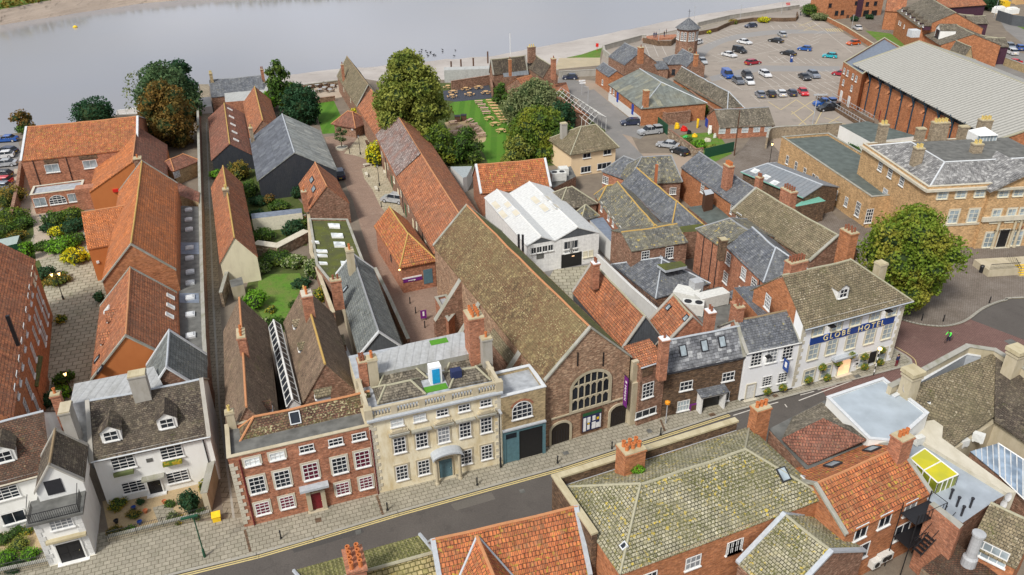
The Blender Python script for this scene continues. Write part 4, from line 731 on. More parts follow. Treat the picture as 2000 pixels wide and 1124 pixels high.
quoins(cr, [0, cr.L], 8.5, 'stone_pale'); MB().box(-.15, cr.L+.15, -.4, .1, 8.85, 9.02).box(-.1, cr.L+.1, -.2, .1, 8.7, 8.85).build('cornice', 'lead', cr.root)
m = MB(); z = 9.0; L = cr.L
for (x0, y0, x1, y1) in ((0, .12, L, .12), (.12, 0, .12, 5.2), (L-.12, 0, L-.12, 5.2)):
    n = int(max(abs(x1-x0), abs(y1-y0))/.28)
    for i in range(n):
        x, y = x0+(x1-x0)*(i+.5)/n, y0+(y1-y0)*(i+.5)/n
        if i % 9 == 8: m.box(x-.28, x+.28, y-.17, y+.17, z, z+1.0)
        else: m.lathe((x, y, z+.15), [(.05, 0), (.10, .2), (.045, .5), (.08, .7)], 6)
    dx, dy = (0, .16) if y0 == y1 else (.16, 0); m.box(min(x0, x1)-dx, max(x0, x1)+dx, min(y0, y1)-dy, max(y0, y1)+dy, z, z+.17); m.box(min(x0, x1)-dx, max(x0, x1)+dx, min(y0, y1)-dy, max(y0, y1)+dy, z+.85, z+1.02)
for x, y in ((.1, .1), (L-.1, .1)): m.box(x-.35, x+.35, y-.25, y+.35, z, z+1.08)
m.build('balustrade', 'stone', cr.root)
for a, b, r in (((739, 787), (829, 768), (784, 748)), ((739, 758), (833, 737), (783, 722)), ((879, 756), (956, 741), (915, 733)), ((872, 725), (938, 712), (895, 699))):
    B('roof', '', a, b, 2.5, 9.2, 10.1, 'lead', 'tile_lead' if a[0] < 0 else 'hall_tile', hips=(1., 1.), into=cr, z0=9, ov=.1, ridge='ridge_stone')
ABS.append((flatb('roof', '', [(731, 694), (794, 672), (905, 648), (925, 690), (737, 730)], 10.2, 'coping', 'lead_sheet', par=.0, z0=8.9), cr.root))
def local_box(b, name, mat, px, py, z0, z1, w, d):
    p = b.loc(P(px, py, z1)); return MB().box(-w/2, w/2, -d/2, d/2, z0-b.z0, z1-b.z0).build(name, mat, b.root, (p[0], p[1], 0))
local_box(cr, 'roof_hut', 'white_clean', 848, 713, 9, 10.9, 1.15, .9); q = cr.loc(P(848, 713, 10.9)); MB().box(-.36, .36, -.52, -.46, 9.1, 10.7).build('hut_door', 'blue_door', cr.root, (q[0], q[1], 0)); local_box(cr, 'dark_roof_sheet', 'navy', 890, 722, 9, 10.2, 1.0, .7)
for px, py, w, d in ((850, 758, 2.3, .9), (857, 667, 1.8, .9)): local_box(cr, 'turf', 'turf', px, py, 10.2 if py < 700 else 9.0, 10.24 if py < 700 else 9.06, w, d)
local_box(cr, 'dark_roof_sheet', 'navy', 890, 722, 9, 10.4, 1.0, .7)
cr.chim(725, 697, 12.2, .9, .9, 1, 'stone', 'pot', down=3.6, rows=2); cr.chim(949, 658, 12.6, 1.0, .8, 1, 'concrete', 'pot', down=4); cr.chim(925, 612, 14.6, 1.5, 1.9, 4, 'brick_red', 'pot', down=6, rows=2); cr.chim(706, 702, 11.9, .75, 1.0, 2, 'brick_red', 'pot_dark', down=5, rows=2)
# gate building with the carriage arch
gt = B('gate_building', 'narrow yellow brick building with arched window above a teal carriage gateway', (982.6, 907, 0), (1064.5, 885, 0), 4., 7.9, None, 'brick_yellow', 'roof_lead', kind='flat', par=.35, parmat='lead_pale')
gt.wins([(1019.5, 800)], 2.1, 2.0, 'archw'); L = gt.L
m = MB()
for j in range(12): a = PI*(.12+.76*j/12); b_ = PI*(.12+.76*(j+1)/12); k, p = gt.hitwall(1019.5, 800, 'f'); m.face([(p[0]-1.1*math.cos(a), -.06, p[2]+.1+.95*math.sin(a)), (p[0]-1.1*math.cos(b_), -.06, p[2]+.1+.95*math.sin(b_)), (p[0]-1.32*math.cos(b_), -.06, p[2]+.1+1.2*math.sin(b_)), (p[0]-1.32*math.cos(a), -.06, p[2]+.1+1.2*math.sin(a))][::-1])
m.build('brick_arch', 'brick_red', gt.root)
MB().box(0, L, -.16, 0, 3.75, 4.15).box(0, .3, -.16, 0, 0, 3.75).box(1.45, 1.7, -.16, 0, 0, 3.75).box(L-.3, L, -.16, 0, 0, 3.75).box(.3, 1.45, -.1, 0, 0, 3.1).build('gateway_frame', 'teal', gt.root)
MB().box(1.7, L-.3, -.05, 0, .0, 3.75).build('gateway_opening', 'black', gt.root); pm, fm = win_meshes(1.1, .6, 'sash_s'); put('window', pm, gt.root, (.87, -.1, 3.12))
MB().box(0, L, -.3, 0, 4.15, 4.3).build('gateway_canopy', 'lead', gt.root)
ais = B('aisle', 'narrow mossy tiled passage roof squeezed beside the great brown tiled hall', (1033, 752), (955, 655), -2.6, 6.3, 7.8, 'brick_old', 'tile_stonebrown', mid=.5, ridge='ridge_stone', cat='roofed passage')
# Guildhall
gh = B('guildhall', 'medieval brick guildhall with huge lichen covered brown tiled roof and great arched window', (1066, 741), (848, 478), (1236, 700), 8.6, None, 'brick_guild', 'tile_guild', roof2='tile_moss', r=(1154, 640), cop='coping', ridge='ridge_orange', cat='hall', ov=.15)
sd = gh.hitwall(1152, 770)[0]
k, p = gh.hitwall(1152.4, 772, sd); u = p[0] if sd in 'fb' else p[1]; W_, Hh = 4.2, 4.2; z0_ = 3.75
def arch_poly(hw, h0, h1, spr): return [(-hw, h0), (hw, h0)]+[(hw*math.cos(t*PI/12), spr+(h1-spr)*math.sin(t*PI/12)) for t in range(13)]
lc, rz = gh.onwall(sd, u, z0_); S = arch_poly(W_/2, 0, Hh, 2.6); gw = MB().face([(x, -.02, z) for x, z in S]).build('great_window', 'glass', gh.root, lc, rz)
m = MB(); O = arch_poly(W_/2+.32, -.3, Hh+.35, 2.7); n = len(S)
for i in range(n): j = (i+1) % n; m.face([(O[i][0], -.14, O[i][1]), (O[j][0], -.14, O[j][1]), (S[j][0], -.14, S[j][1]), (S[i][0], -.14, S[i][1])]); m.face([(S[i][0], -.14, S[i][1]), (S[j][0], -.14, S[j][1]), (S[j][0], 0, S[j][1]), (S[i][0], 0, S[i][1])])
for i in range(1, 6):
    x = -W_/2+W_*i/6; m.box(x-.05, x+.05, -.12, -.02, 0, 2.6+1.6*math.sqrt(max(0, 1-(x/(W_/2))**2)))
for z in (1.35, 3.0): m.box(-W_/2, W_/2, -.125, -.02, z-.05, z+.05)
for zz in (1.2, 2.85):
    for i in range(6):
        c = -W_/2+W_*(i+.5)/6
        for sg in (-1, 1): m.face([(c, -.11, zz+.1), (c+sg*.35, -.11, zz+.1), (c+sg*.35, -.11, zz-.22)][::sg])
m.build('tracery', 'stone', gw)
m = MB()
for i in range(1, 30): x = -W_/2+W_*i/30; m.box(x-.012, x+.012, -.04, -.025, 0, 2.6+1.55*math.sqrt(max(0, 1-(x/(W_/2))**2)))
m.build('leading', 'frame_dark', gw)
for (px, py, w, h) in ((1094, 850, 2.1, 2.7), (1206, 823, 1.9, 2.7)):
    k, p = gh.hitwall(px, py, sd); u = p[0] if sd in 'fb' else p[1]; lc, rz = gh.onwall(sd, u, 0); S = arch_poly(w/2, 0, h, h-.75); d = MB().face([(x, -.04, z) for x, z in S]).build('door', 'door_black', gh.root, lc, rz); O = arch_poly(w/2+.25, 0, h+.25, h-.7); m = MB(); n = len(S)
    for i in range(1, n): j = (i+1) % n; m.face([(O[i][0], -.12, O[i][1]), (O[j][0], -.12, O[j][1]), (S[j][0], -.12, S[j][1]), (S[i][0], -.12, S[i][1])]); m.face([(O[j][0], -.12, O[j][1]), (O[i][0], -.12, O[i][1]), (O[i][0], 0, O[i][1]), (O[j][0], 0, O[j][1])]); m.face([(S[i][0], -.12, S[i][1]), (S[j][0], -.12, S[j][1]), (S[j][0], 0, S[j][1]), (S[i][0], 0, S[i][1])])
    m.build('door_surround', 'stone', d); m = MB()
    for i in range(1, 7): x = -w/2+w*i/7; m.box(x-.015, x+.015, -.06, -.04, .05, h-.9)
    m.build('door_battens', 'frame_dark', d)
gh.part('string_course', 'stone', 1150, 797, 8.6, .15, .12, sd); gh.part('plinth', 'stone', 1153, 870, 9.2, .5, .15, sd)
k, p = gh.hitwall(1239, 770, sd); lc, rz = gh.onwall(sd, (p[0] if sd in 'fb' else p[1])-.35, 0); MB().box(-.4, .4, -.7, 0, 0, 5.5).box(-.35, .35, -.45, 0, 5.5, 8).build('buttress', 'stone', gh.root, lc, rz)
for px in (1128, 1178): 
    k, p = gh.hitwall(px, 700, sd); lc, rz = gh.onwall(sd, p[0] if sd in 'fb' else p[1], p[2]); MB().box(-.05, .05, -.08, 0, -.9, .7).build('wall_tie', 'black', gh.root, lc, rz)
# side buttresses and lean-to on the yard side
for (px, py) in ((880, 560), (920, 605), (1008, 700)):
    q = gh.loc(P(px-6, py, 7.5)); m = MB(); x = q[0]
    if abs(q[1]) > gh.W/2: y0, sg = gh.W, 1
    else: y0, sg = 0, -1
    dd = 3.6; pts = [(0, 0), (dd, 0), (dd, 3.2), (0, 8.1)]
    a = [(x-.4, y0+sg*u, z) for u, z in pts]; b = [(x+.4, y0+sg*u, z) for u, z in pts]; m.face(a); m.face(b[::-1])
    for i in range(4): j = (i+1) % 4; m.face([a[i], b[i], b[j], a[j]], 1 if i == 2 else 0)
    m.build('buttress', ['brick_old', 'coping'], gh.root)
lt = flatb('lean_to', 'low brick lean-to with grey flat roof and white window between the hall buttresses', [(850, 585), (872, 580), (893, 612), (876, 632)], 3.4, 'brick_red', 'roof_lead', par=.3, cat='lean-to')
# narrow red bay, brown house, white houses, hotel
nb = B('brick_annexe', 'narrow red brick annexe with orange pantile roof wedged between hall and brown house', (1243.5, 834, 0), (1290, 818, 0), 3.2, 7.6, 8.3, 'brick_old', 'pantile', kind='shed', gut='lead', ov=.1)
nb.wins([(1265, 762)], 1.4, 1.9, 'sash'); nb.wins([(1261, 806)], 2.6, .9, 'cas'); nb.part('bricked_window', 'brick_brown', 1265, 726, 1.3, 1.1, .04)
bh = B('brick_house', 'dark brown brick house with patchy slate roof, three skylights and white porch', (1291, 817, 0), (1440, 783, 0), None, 6.05, 8.7, 'brick_brown', 'slate_patchy', r=(1373, 650.5), ridge='lead', cop='coping', ov=.15, gut='downpipe')
T = lambda pts: [(1040+x/3.5136, 600+y/3.5136) for x, y in pts]
bh.sky([T([(p, q)])[0] for p, q in ((1032, 300), (1178, 265), (1300, 237))], .65, 1.05, 'sky')
bh.wins(T([(1053, 545), (1343, 470)]), 1.5, 1.15, 'sash6'); bh.wins(T([(1034, 675)]), 1.45, 1.35, 'cas4'); bh.wins(T([(1322, 615)]), 1.0, 1.2, 'cas'); bh.chim(1298, 660, 11, .85, .8, 1, 'brick_red', 'pot_dark', down=5, cap='white_clean')
k, p = bh.hitwall(*T([(1205, 670)])[0], 'f'); MB().box(p[0]-1.35, p[0]+1.35, -.04, 0, .1, 2.3).build('porch_opening', 'black', bh.root); MB().box(p[0]-1.5, p[0]-1.3, -.9, 0, 0, 2.4).box(p[0]+1.3, p[0]+1.5, -.9, 0, 0, 2.4).box(p[0]-1.5, p[0]+1.5, -.95, -.8, 2.15, 2.5).build('porch', 'frame_white', bh.root); MB().slab([(p[0]-1.7, -1.1, 2.5), (p[0]+1.7, -1.1, 2.5), (p[0]+1.7, 0, 2.8), (p[0]-1.7, 0, 2.8)], .1).build('porch_roof', 'slate', bh.root)
o_ = bh.part('poster', 'purple', *T([(1110, 695)])[0], 1.25, 1.35, .08, label='purple framed poster'); bh.part('poster_picture', 'wood_dark', *T([(1110, 692)])[0], .85, .9, .1)
wt = B('white_house', 'white two storey house with slate roof and blue hanging sign beside the hotel', (1444, 785, 0), (1545, 762, 0), None, 6.5, 8.9, 'white_clean', 'slate', r=(1497, 614), ridge='ridge_brown', cop='coping', ov=.15, gut='white_grey')
T = lambda pts: [(1420+x/3.0375, 450+y/3.0375) for x, y in pts]
wt.wins(T([(171, 770), (264, 745), (359, 720)]), 1.35, 1.7, 'sash'); wt.wins(T([(235, 895), (328, 872)]), 1.2, 1.35, 'sash'); wt.door(*T([(138, 945)])[0], 1.0, 2.1, 'white_grey', 'stone_pale'); wt.part('plinth', 'black', 1497, 771, wt.L, .28, .05); wt.chim(1444, 597, 10.6, .9, .8, 2, 'brick_red', 'pot_dark', down=4)
ht = B('hotel', 'white three storey hotel with brown mossy roof and blue name band', (1544.5, 762, 0), (1739, 705, 0), 8.4, 8.75, 12.6, 'white_clean', 'tile_stonebrown', hips=(0, 5.2), ov=.55, ridge='ridge_stone', gut='lead', cat='hotel')
ht.wins(T([(541, 588), (652, 558), (765, 528), (880, 498), (980, 472)]), 1.4, 1.55, 'blindg'); ht.wins(T([(511, 718), (619, 690), (735, 657), (846, 630), (949, 600)]), 1.4, 2.0, 'blindg'); ht.wins(T([(485, 865), (585, 838), (808, 770), (912, 740)]), 1.5, 1.7, 'blindg')
ht.door(*T([(690, 815)])[0], 1.7, 2.6, 'lit_door', 'stone_pale'); ht.part('door_canopy', 'lead', *T([(685, 742)])[0], 3.2, .3, .7); ht.part('plinth', 'black', 1640, 742, ht.L, .35, .05); quoins(ht, [0, ht.L], 8.2, 'stone_pale', .5)
ht.part('menu_board', 'black', *T([(860, 752)])[0], 1.0, 1.5, .1); ht.part('notice', 'signwhite', *T([(768, 783)])[0], .8, .9, .08); ht.dormer(1645, 583, 1.5, 1.3, 'frame_white', 'tile_stonebrown'); ht.chim(1556, 508, 13.8, 2.2, 1.1, 5, 'brick_red', 'pot_dark', down=5.5, rows=2); ht.chim(1722, 512, 12, 1., 1., 0, 'stone', down=4)
W_h = ht.W; MB().face([(-.03, W_h, 0), (-.03, 1.4, 0), (-.03, 1.4, 9.9), (-.03, W_h/2, 12.35), (-.03, W_h, 8.7)]).build('gable_brickwork', 'brick_orange', ht.root)
def signtext(b, text, px, py, size, mat='gold', side=None, ext=.02, y=.1, ang=0, name='lettering', spacing=1., vertical=False):
    k, p = b.hitwall(px, py, side); u = p[0] if k in 'fb' else p[1]; lc, rz = b.onwall(k, u, p[2], y); c = bpy.data.curves.new(name, 'FONT'); c.body = text; c.size = size; c.extrude = ext; c.align_x = 'CENTER'; c.align_y = 'CENTER'; c.space_character = spacing
    c.materials.append(MATS[mat]); o = bpy.data.objects.new(name, c); COL.objects.link(o); o.parent = b.root; o.matrix_local = Matrix.Translation(lc)@Matrix.Rotation(rz, 4, 'Z')@Matrix.Rotation(PI/2, 4, 'X')@Matrix.Rotation(ang, 4, 'Z'); return o
ht.part('name_band', 'sign_blue', *T([(746, 593)])[0], 11.9, .95, .08); c = T([(746, 593)])[0]
for t_, px in (('GLOBE', 648), ('HOTEL', 852)): signtext(ht, t_, *T([(px, 618 if px < 700 else 567)])[0], 1.0, spacing=1.35)
ht.part('notice_print', 'black', *T([(768, 770)])[0], .5, .1, .1); ht.part('notice_print', 'black', *T([(768, 790)])[0], .35, .22, .1)
for px, py in ((605, 560), (940, 470)):
    k, p = ht.hitwall(*T([(px, py)])[0]); o = MB().box(-.35, .35, -.75, -.25, 0, .14).build('floodlight', 'black', ht.root, (p[0], 0, p[2])); MB().box(-.3, .3, -.7, -.3, -.02, 0).build('lamp_panel', 'lamp_white', o)
k, p = wt.hitwall(*T([(232, 740)])[0]); o = MB().box(-.3, .3, -.65, -.2, 0, .12).build('floodlight', 'black', wt.root, (p[0], 0, p[2])); MB().box(-.25, .25, -.6, -.25, -.02, 0).build('lamp_panel', 'lamp_white', o)
# ================================================================ behind the street
B1 = B('slate_house', 'long grey slate roofed house with dark boarded gable running back from the street', (657, 535), (702, 694), (736, 545), 5.6, 8.1, 'stone', 'slate_green', ridge='ridge_grey', cop='lead_pale', ov=.12, gwall='weatherboard_grey')
B1.chim(682, 486, 10.6, 1.1, .9, 2, 'stone', down=3.5); B1.chim(655, 545, 9.6, .9, 1.2, 2, 'brick_red', 'pot_dark', down=4); B1.sky([(675, 565)], .5, .8, 'sky')
B('roof_cottage', 'cream gabled cottage end with red pantile roof beside the narrow lane', (430, 512), (413, 365), (502.6, 504), 3.9, 7.3, 'cream_gable', 'pantile', ridge='ridge_yellow', ov=.12, z0=0).chim(440, 368, 7.8, .9, .9, 2, 'brick_grey', 'pot_buff', down=3)
b = B('barn', 'great dark weatherboarded barn with grey and pale sheet roof', (504.5, 351.6), (489.6, 269.7), (658.6, 336.6), 3.9, 8.0, 'weatherboard', 'barn_pale', ridge='lead', ov=.25, cat='barn')
for o in b.root.children:
    if o.name.startswith('roof'):
        o.data.materials.append(MATS['barn_dark'])
        nm = [(i, q) for i, q in enumerate(o.data.polygons) if abs(q.normal.z) > .3 and abs(q.normal.z) < .999 and q.normal.z > 0]
        ex = Matrix.Rotation(b.rz, 3, 'Z')
        for i, q in nm:
            if (ex@q.normal).x < 0: q.material_index = 1
b = B('red_roof_shed', 'dark boarded shed with red pantile roof and small roof lights beside the lane', (414, 312), (408, 229), (492, 299), 2.9, 5.6, 'weatherboard', 'pantile_dark', ridge='ridge_yellow', ov=.2, cat='shed')
b.sky([(449+i*3.0, 214+i*15) for i in range(5)], .5, .9, 'skyl')
b = B('cottage', 'small cottage with bright red pantile roof between shed and dark barn', (489, 268), (476, 199), (545, 254), 3.8, 7.0, 'brick_old', 'pantile', ridge='ridge_yellow', ov=.15); b.chim(489, 249, 6.9, .7, .7, 1, 'brick_grey', 'pot_buff')
b = B('cottage', 'brick cottage with steep orange roof and dormers beside the brick yard road', (604, 408), (584, 359), (687.6, 407.6), 3.6, 7.0, 'brick_old', 'pantile', ridge='ridge_orange', ov=.1); b.sky([(609, 352), (613, 370)], 1.6, .7, 'sky'); b.chim(593, 373, 6.3, .8, .8, 1, 'brick_red')
flatb('mossy_shed', 'flat roofed shed covered in green moss with pale rooflights', [(604, 430), (679, 431), (716, 528), (650, 560), (618, 520)], 2.9, 'brick_old', 'moss_flat', par=.2, cat='shed')
mo = flatb('glass', '', [(640, 436), (663, 437), (664, 444), (643, 443)], 3.2, 'frame_white', 'glass_pale'); SK = [(646, 455, 23, 8), (651, 472, 22, 9), (612, 459, 0, 0), (616, 487, 22, 5), (618, 496, 20, 4), (622, 511, 16, 4), (608, 470, 14, 4), (665, 510, 18, 10)]
for x, y, w, h in SK:
    if w: ABS.append((flatb('rooflight', '', [(x, y), (x+w, y+1), (x+w+2, y+h), (x+2, y+h)], 3.15, 'frame_white', 'glass_pale', z0=2.9), bpy.data.objects['mossy_shed']))
ABS.append((mo, bpy.data.objects['mossy_shed']))
tk = B('ticket_house', 'small brick building with orange pantile hipped roof and purple sign beside road', (783, 517.8), (733, 439), (847, 502), 4.4, None, 'brick_red', 'pantile_lichen', r=(805.7, 468), hips=(4.2, .0), ridge='ridge_yellow', ov=.25)
tk.part('purple_sign', 'purple', 806, 546, 2.7, .55, .06, label='purple direction sign with white arrow'); tk.part('sign_band', 'signwhite', 805, 541.5, 2.7, .2, .07)
m = MB(); k, p = tk.hitwall(804, 547); lc, rz = tk.onwall(k, p[0] if k in 'fb' else p[1], p[2], .08); m.box(-.5, .3, -.02, 0, -.04, .04).face([(.3, -.02, -.15), (.6, -.02, 0), (.3, -.02, .15)]); m.build('sign_arrow', 'signwhite', tk.root, lc, rz)
k, p = tk.hitwall(783, 527); lc, rz = tk.onwall(k, p[0] if k in 'fb' else p[1], p[2], .1); MB().lathe((0, -.1, 0), [(0, -.14), (.14, 0), (0, .14)], 8).build('wall_lamp', 'lamp_glow', tk.root, lc, rz); tk.part('door', 'door_teal', 836, 540, 1.3, 2.2, .05); tk.part('window', 'glass', 764, 505, .7, 1.2, .05)
rg = B('warehouse_range', 'long brick warehouse range with patched red and grey pantile roofs', (849, 494), (726, 249), None, 4.6, 8.3, 'brick_old', 'pantile', r=(827, 305), ridge='ridge_orange', ov=.15, cat='warehouse')
sdr = rg.hitwall(790, 350)[0]
for k in range(16):
    u = 3+k*(rg.L-5)/16; lc, rz = rg.onwall(sdr, rg.L-u if sdr in 'f' else u, 2.4 if k % 2 else .3); pm, fm = win_meshes(1.0, 1.1, 'boarded') if k % 3 == 0 else win_meshes(1.0, 1.1, 'slit')
    if k % 2: o = put('window', pm, rg.root, lc, rz); put('frame', fm, o)
    else: MB().box(-.6, .6, -.05, 0, 0, 2.2).build('door', 'green_paint' if k % 4 else 'cream', rg.root, lc, rz)
    if k % 5 == 2: MB().tube((1.3, -.08, 0), (1.3, -.08, 4.2), .06).build('drainpipe', 'downpipe', rg.root, (lc[0], lc[1], 0), rz)
# grey patch of older tiles: a thin sheet of tiles on the slope
pl = rg.planes[0]; a_, b_, c_, d_ = map(np.array, pl[:4]); roofmat('tile_grey', (.26, .19, .17), (.20, .15, .135), (.33, .29, .27), .26, .32, roll=.9, lich=((.42, .38, .33), .3, 5), moss=((.26, .09, .05), .4))
def lerpq(u, v): return (a_*(1-u)+b_*u)*(1-v)+(d_*(1-u)+c_*u)*v
us = [rg.hitroof(*p)[0][0]/rg.L for p in ((790, 330), (735, 262))]; u0, u1 = sorted(us); q = [lerpq(u0, .02), lerpq(u1, .02), lerpq(u1, .97), lerpq(u0, .97)]; MB().face([x+np.array([0, 0, .03]) for x in q]).build('grey_tiles', 'tile_grey', rg.root)
rb = B('roof', '', (727, 251), (698, 210), None, 4.4, 8.0, 'brick_old', 'pantile', r=(737, 190), ridge='ridge_orange', ov=.1, into=rg)
ra = B('warehouse', 'riverside warehouse with pale brown tiled roof at the end of the long range', (697.5, 207), (658.6, 147), None, 4.2, 8.6, 'brick_old', 'tile_stonebrown', r=(681.4, 115), ridge='ridge_brown', cop='coping', ov=.15); ra.chim(668, 126, 8.6, .6, .6, 1, 'brick_red', 'pot_dark', down=4); ra.wins([(672, 178), (685, 195)], .8, 1., 'slit')
w = P(703, 203, 0); st = empty('outside_stair', (w[0], w[1], 0), ra.rz, 'steep red brick outside staircase beside the riverside warehouse', 'staircase'); m = MB()
for i in range(12): m.box(-.8, .8, i*.3, (i+1)*.3, 0, 2.6-i*.21)
m.build('steps', 'brick_red', st)
ks = B('kiosk', 'small square brick kiosk with hipped pantile roof behind the planter tree', (655, 262, 0), (696, 269.7, 0), 4.6, 2.7, 4.8, 'brick_old', 'pantile_dark', hips=(2.3, 2.3), ridge='ridge_orange', ov=.45, cat='kiosk'); ks.part('round_sign', 'signwhite', 688, 252, .55, .6, .06)
# white sheds
s1 = B('white_shed', 'left white sheet roofed workshop with row of windows under dark gable', (1083.4, 470), (994.7, 378), (1022, 470), 4.7, 5.7, 'board_white', 'white_sheet', ridge='ridge_pale', ov=.15, gwall='weatherboard_grey', cat='workshop')
s2 = B('white_shed', 'right white sheet roofed workshop with black doors under dark gable', (1083.4, 470), (994.7, 378), (1171, 455), 4.7, 6.2, 'board_white', 'white_sheet', ridge='ridge_pale', ov=.15, gwall='weatherboard_grey', cat='workshop')
e = s1.hitwall(1060, 490)[0]; s1.wins([(1042, 489), (1053, 487.5), (1064, 486), (1075, 484.5)], .85, 1.0, 'plain', e); s1.part('panel', 'felt', 1055, 500, 1.1, .9, .05, e)
s2.wins([(1109, 479), (1121, 477)], 1.3, 1.3, 'plain'); s2.wins([(1110, 490), (1122, 488)], 1.3, .7, 'sash_s'); s2.part('double_door', 'black', 1116, 508, 3.2, 2.2, .06); s2.part('name_plate', 'lit_door', 1119, 500, .4, .12, .1); s2.wins([(1143, 497), (1154, 495)], .7, 1.0, 'boarded')
for b in (s1, s2):
    b.sky([(969+dx, 402+dy) for dx, dy in ((0, 0), (14, 18))] if b is s1 else [(1046, 392), (1063, 407)], 2.6, .85, 'skyy'); b.sky([(992, 401), (1008, 417)] if b is s1 else [(1070, 388), (1086, 404)], 1.8, .85, 'skyy')
for px, py in ((1013, 458), (1021, 459)): local_box(s1, 'flue', 'frame_dark', px, py, 4, 7.2, .25, .25)
oc = B('brick_barn', 'brick barn with large orange pantile roof behind the white workshops', (939.5, 376), (1075.6, 363), None, 4.2, 7.6, 'brick_red', 'pantile_lichen', r=(993, 316), ridge='ridge_orange', cop='lead_pale', cat='barn', ov=.15)
aw = flatb('awning_shed', 'pale blue awning roof beside the orange roofed barn', [(880, 326), (922, 325), (912, 345), (904, 348)], 2.8, 'white_grey', 'awning', cat='shelter')
# right of the hall
t1 = B('pantile_house', 'deep red pantile roofed wing with dark boarded gable right of the hall', (1216.5, 680), (1120, 568), None, 5.2, 8.8, 'weatherboard_grey', 'pantile', r=(1222, 578), ridge='ridge_stone', cop='concrete', ov=.15, gwall='weatherboard_grey'); t1.chim(1163, 512, 11, .8, .8, 2, 'brick_red', 'pot_dark', down=3.5, cap='white_clean')
t2 = B('pantile_house', 'second red pantile roof with small skylights beside grey ventilation plant', (1296, 676), (1262, 632), None, 5.0, 8.4, 'brick_red', 'pantile', r=(1348, 612), ridge='ridge_stone', cop='concrete', ov=.12); t2.sky([(1306, 601), (1340, 622)], .5, .6, 'sky')
t2.chim(1388, 606, 9.5, 1., .9, 2, 'brick_red', 'pot_dark', down=6, cap='white_clean')
wall_run('boundary_wall', 'long white painted yard wall topped with spiky railings', [(1168, 498), (1232, 560), (1290, 610)], 2.7, .3, 'white_grey', 'white_grey', top=True)
m = MB(); pts = sub([P(1168, 498, 2.7), P(1290, 610, 2.7)], .35); o0 = pts[0]
for p in pts: m.tube(p-o0, p-o0+np.array([0, 0, .9]), .03, 4)
m.tube(pts[0]-o0+np.array([0, 0, .6]), pts[-1]-o0+np.array([0, 0, .6]), .03, 4); tag(m.build('railing', 'frame_dark', loc=tuple(o0)), 'thin iron railing standing on the long white yard wall', 'railing')
# ================================================================ left side: orange roofed range and warehouse
A2 = B('orange_range', 'orange pantile range with two small gabled dormers beside the paved court', (178, 742), (196, 598), (347, 640), 4.4, 8.9, 'orange_wall', 'pantile', ridge='ridge_orange', ov=.1, cop='coping')
A2.sky([(209, 605), (333, 580), (333, 599), (331, 617)], .6, .9, 'skyl'); A2.sky([(190, 702), (196, 722)], .5, .8, 'sky')
for p in ((212, 625), (200, 668)): A2.dormer(*p, 2.0, .5, 'brick_old', 'pantile', 'sash_s', 3.6)
A1 = B('orange_range', 'tall orange tiled range with brick gable and long patched roof', (200, 549), (233, 372), (343, 470), 6.2, 10.6, 'brick_orange', 'pantile_bright', ridge='ridge_yellow', ov=.12, cop='coping')
B('wing', '', (172, 486), (268, 468), None, 5.2, 8.0, 'orange_wall', 'pantile_bright', r=(200, 408), into=A1, ridge='ridge_orange', ov=.1).part('wall_lamp', 'frame_white', 191, 512, .35, .35, .15)
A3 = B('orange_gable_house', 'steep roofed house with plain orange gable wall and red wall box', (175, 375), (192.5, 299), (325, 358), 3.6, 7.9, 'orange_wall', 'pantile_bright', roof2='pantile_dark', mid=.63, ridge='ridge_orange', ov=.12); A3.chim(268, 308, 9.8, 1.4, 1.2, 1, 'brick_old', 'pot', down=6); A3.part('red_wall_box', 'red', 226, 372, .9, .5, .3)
A4 = B('warehouse', 'long red brick warehouse with orange pantile roof and white windows by the river', (41, 314), (268, 290), None, 6.3, 9.6, 'brick_red', 'pantile_lichen', r=(150, 238.6), ridge='ridge_orange', cop='lead_pale', cat='warehouse', ov=.12)
A4.wins([(102, 329), (176, 321)], 2.3, 1.5, 'cas2'); A4.part('bricked_window', 'brick_brown', 100, 316, 2.3, .9, .04); A4.part('bricked_window', 'brick_brown', 172, 307, 3.0, .9, .04); A4.pipe(75, 350); A4.pipe(138, 340)
ex = B('extension', '', (71, 419, 0), (170, 405.5, 0), 4.2, 3.3, None, 'brick_red', 'roof_lead', kind='flat', into=A4, par=.2, parmat='stone_pale'); ex.wins([(78, 394.5), (145, 386.5)], 1.9, 1.5, 'cas2'); ex.wins([(112, 390)], 2.6, 1.6, 'archw')
MB().box(-1.6, 1.6, -1, 1.2, 0, 3.8).build('gatehouse_block', 'brick_red', A4.root, tuple(A4.loc(P(178, 405, 0)))); 
k, p = A4.hitwall(172, 385, 'f'); q = A4.loc(P(171, 400, 0)); S = arch_poly(1.2, 0, 3.0, 2.0); MB().face([(x, 0, z) for x, z in S]).build('archway', 'black', A4.root, (q[0]+.3, q[1]-1.35, 0))
sk = B('brick_store', 'small yellow brick store with red tiled roof inside the river garden', (340, 333), (389, 313), 4.5, 2.9, 4.3, 'brick_yellow', 'pantile_dark', hips=(1.5, 1.5), ridge='ridge_orange', ov=.15, cat='store'); sk.wins([(345, 341)], 1.4, 1.2, 'ind')
flatb('lean_to', 'low dark red tiled lean-to beside the lane wall', [(333, 350), (390, 376), (388, 396), (344, 380)], 3.3, 'brick_yellow', 'pantile_dark', cat='lean-to')
fl = flatb('flat_roofed_range', 'long low felt roofed range with a row of square rooflights', [(349, 402), (387, 404), (400, 690), (349, 690)], 3.0, 'brick_old', 'felt', par=.0, cat='flat-roofed range')
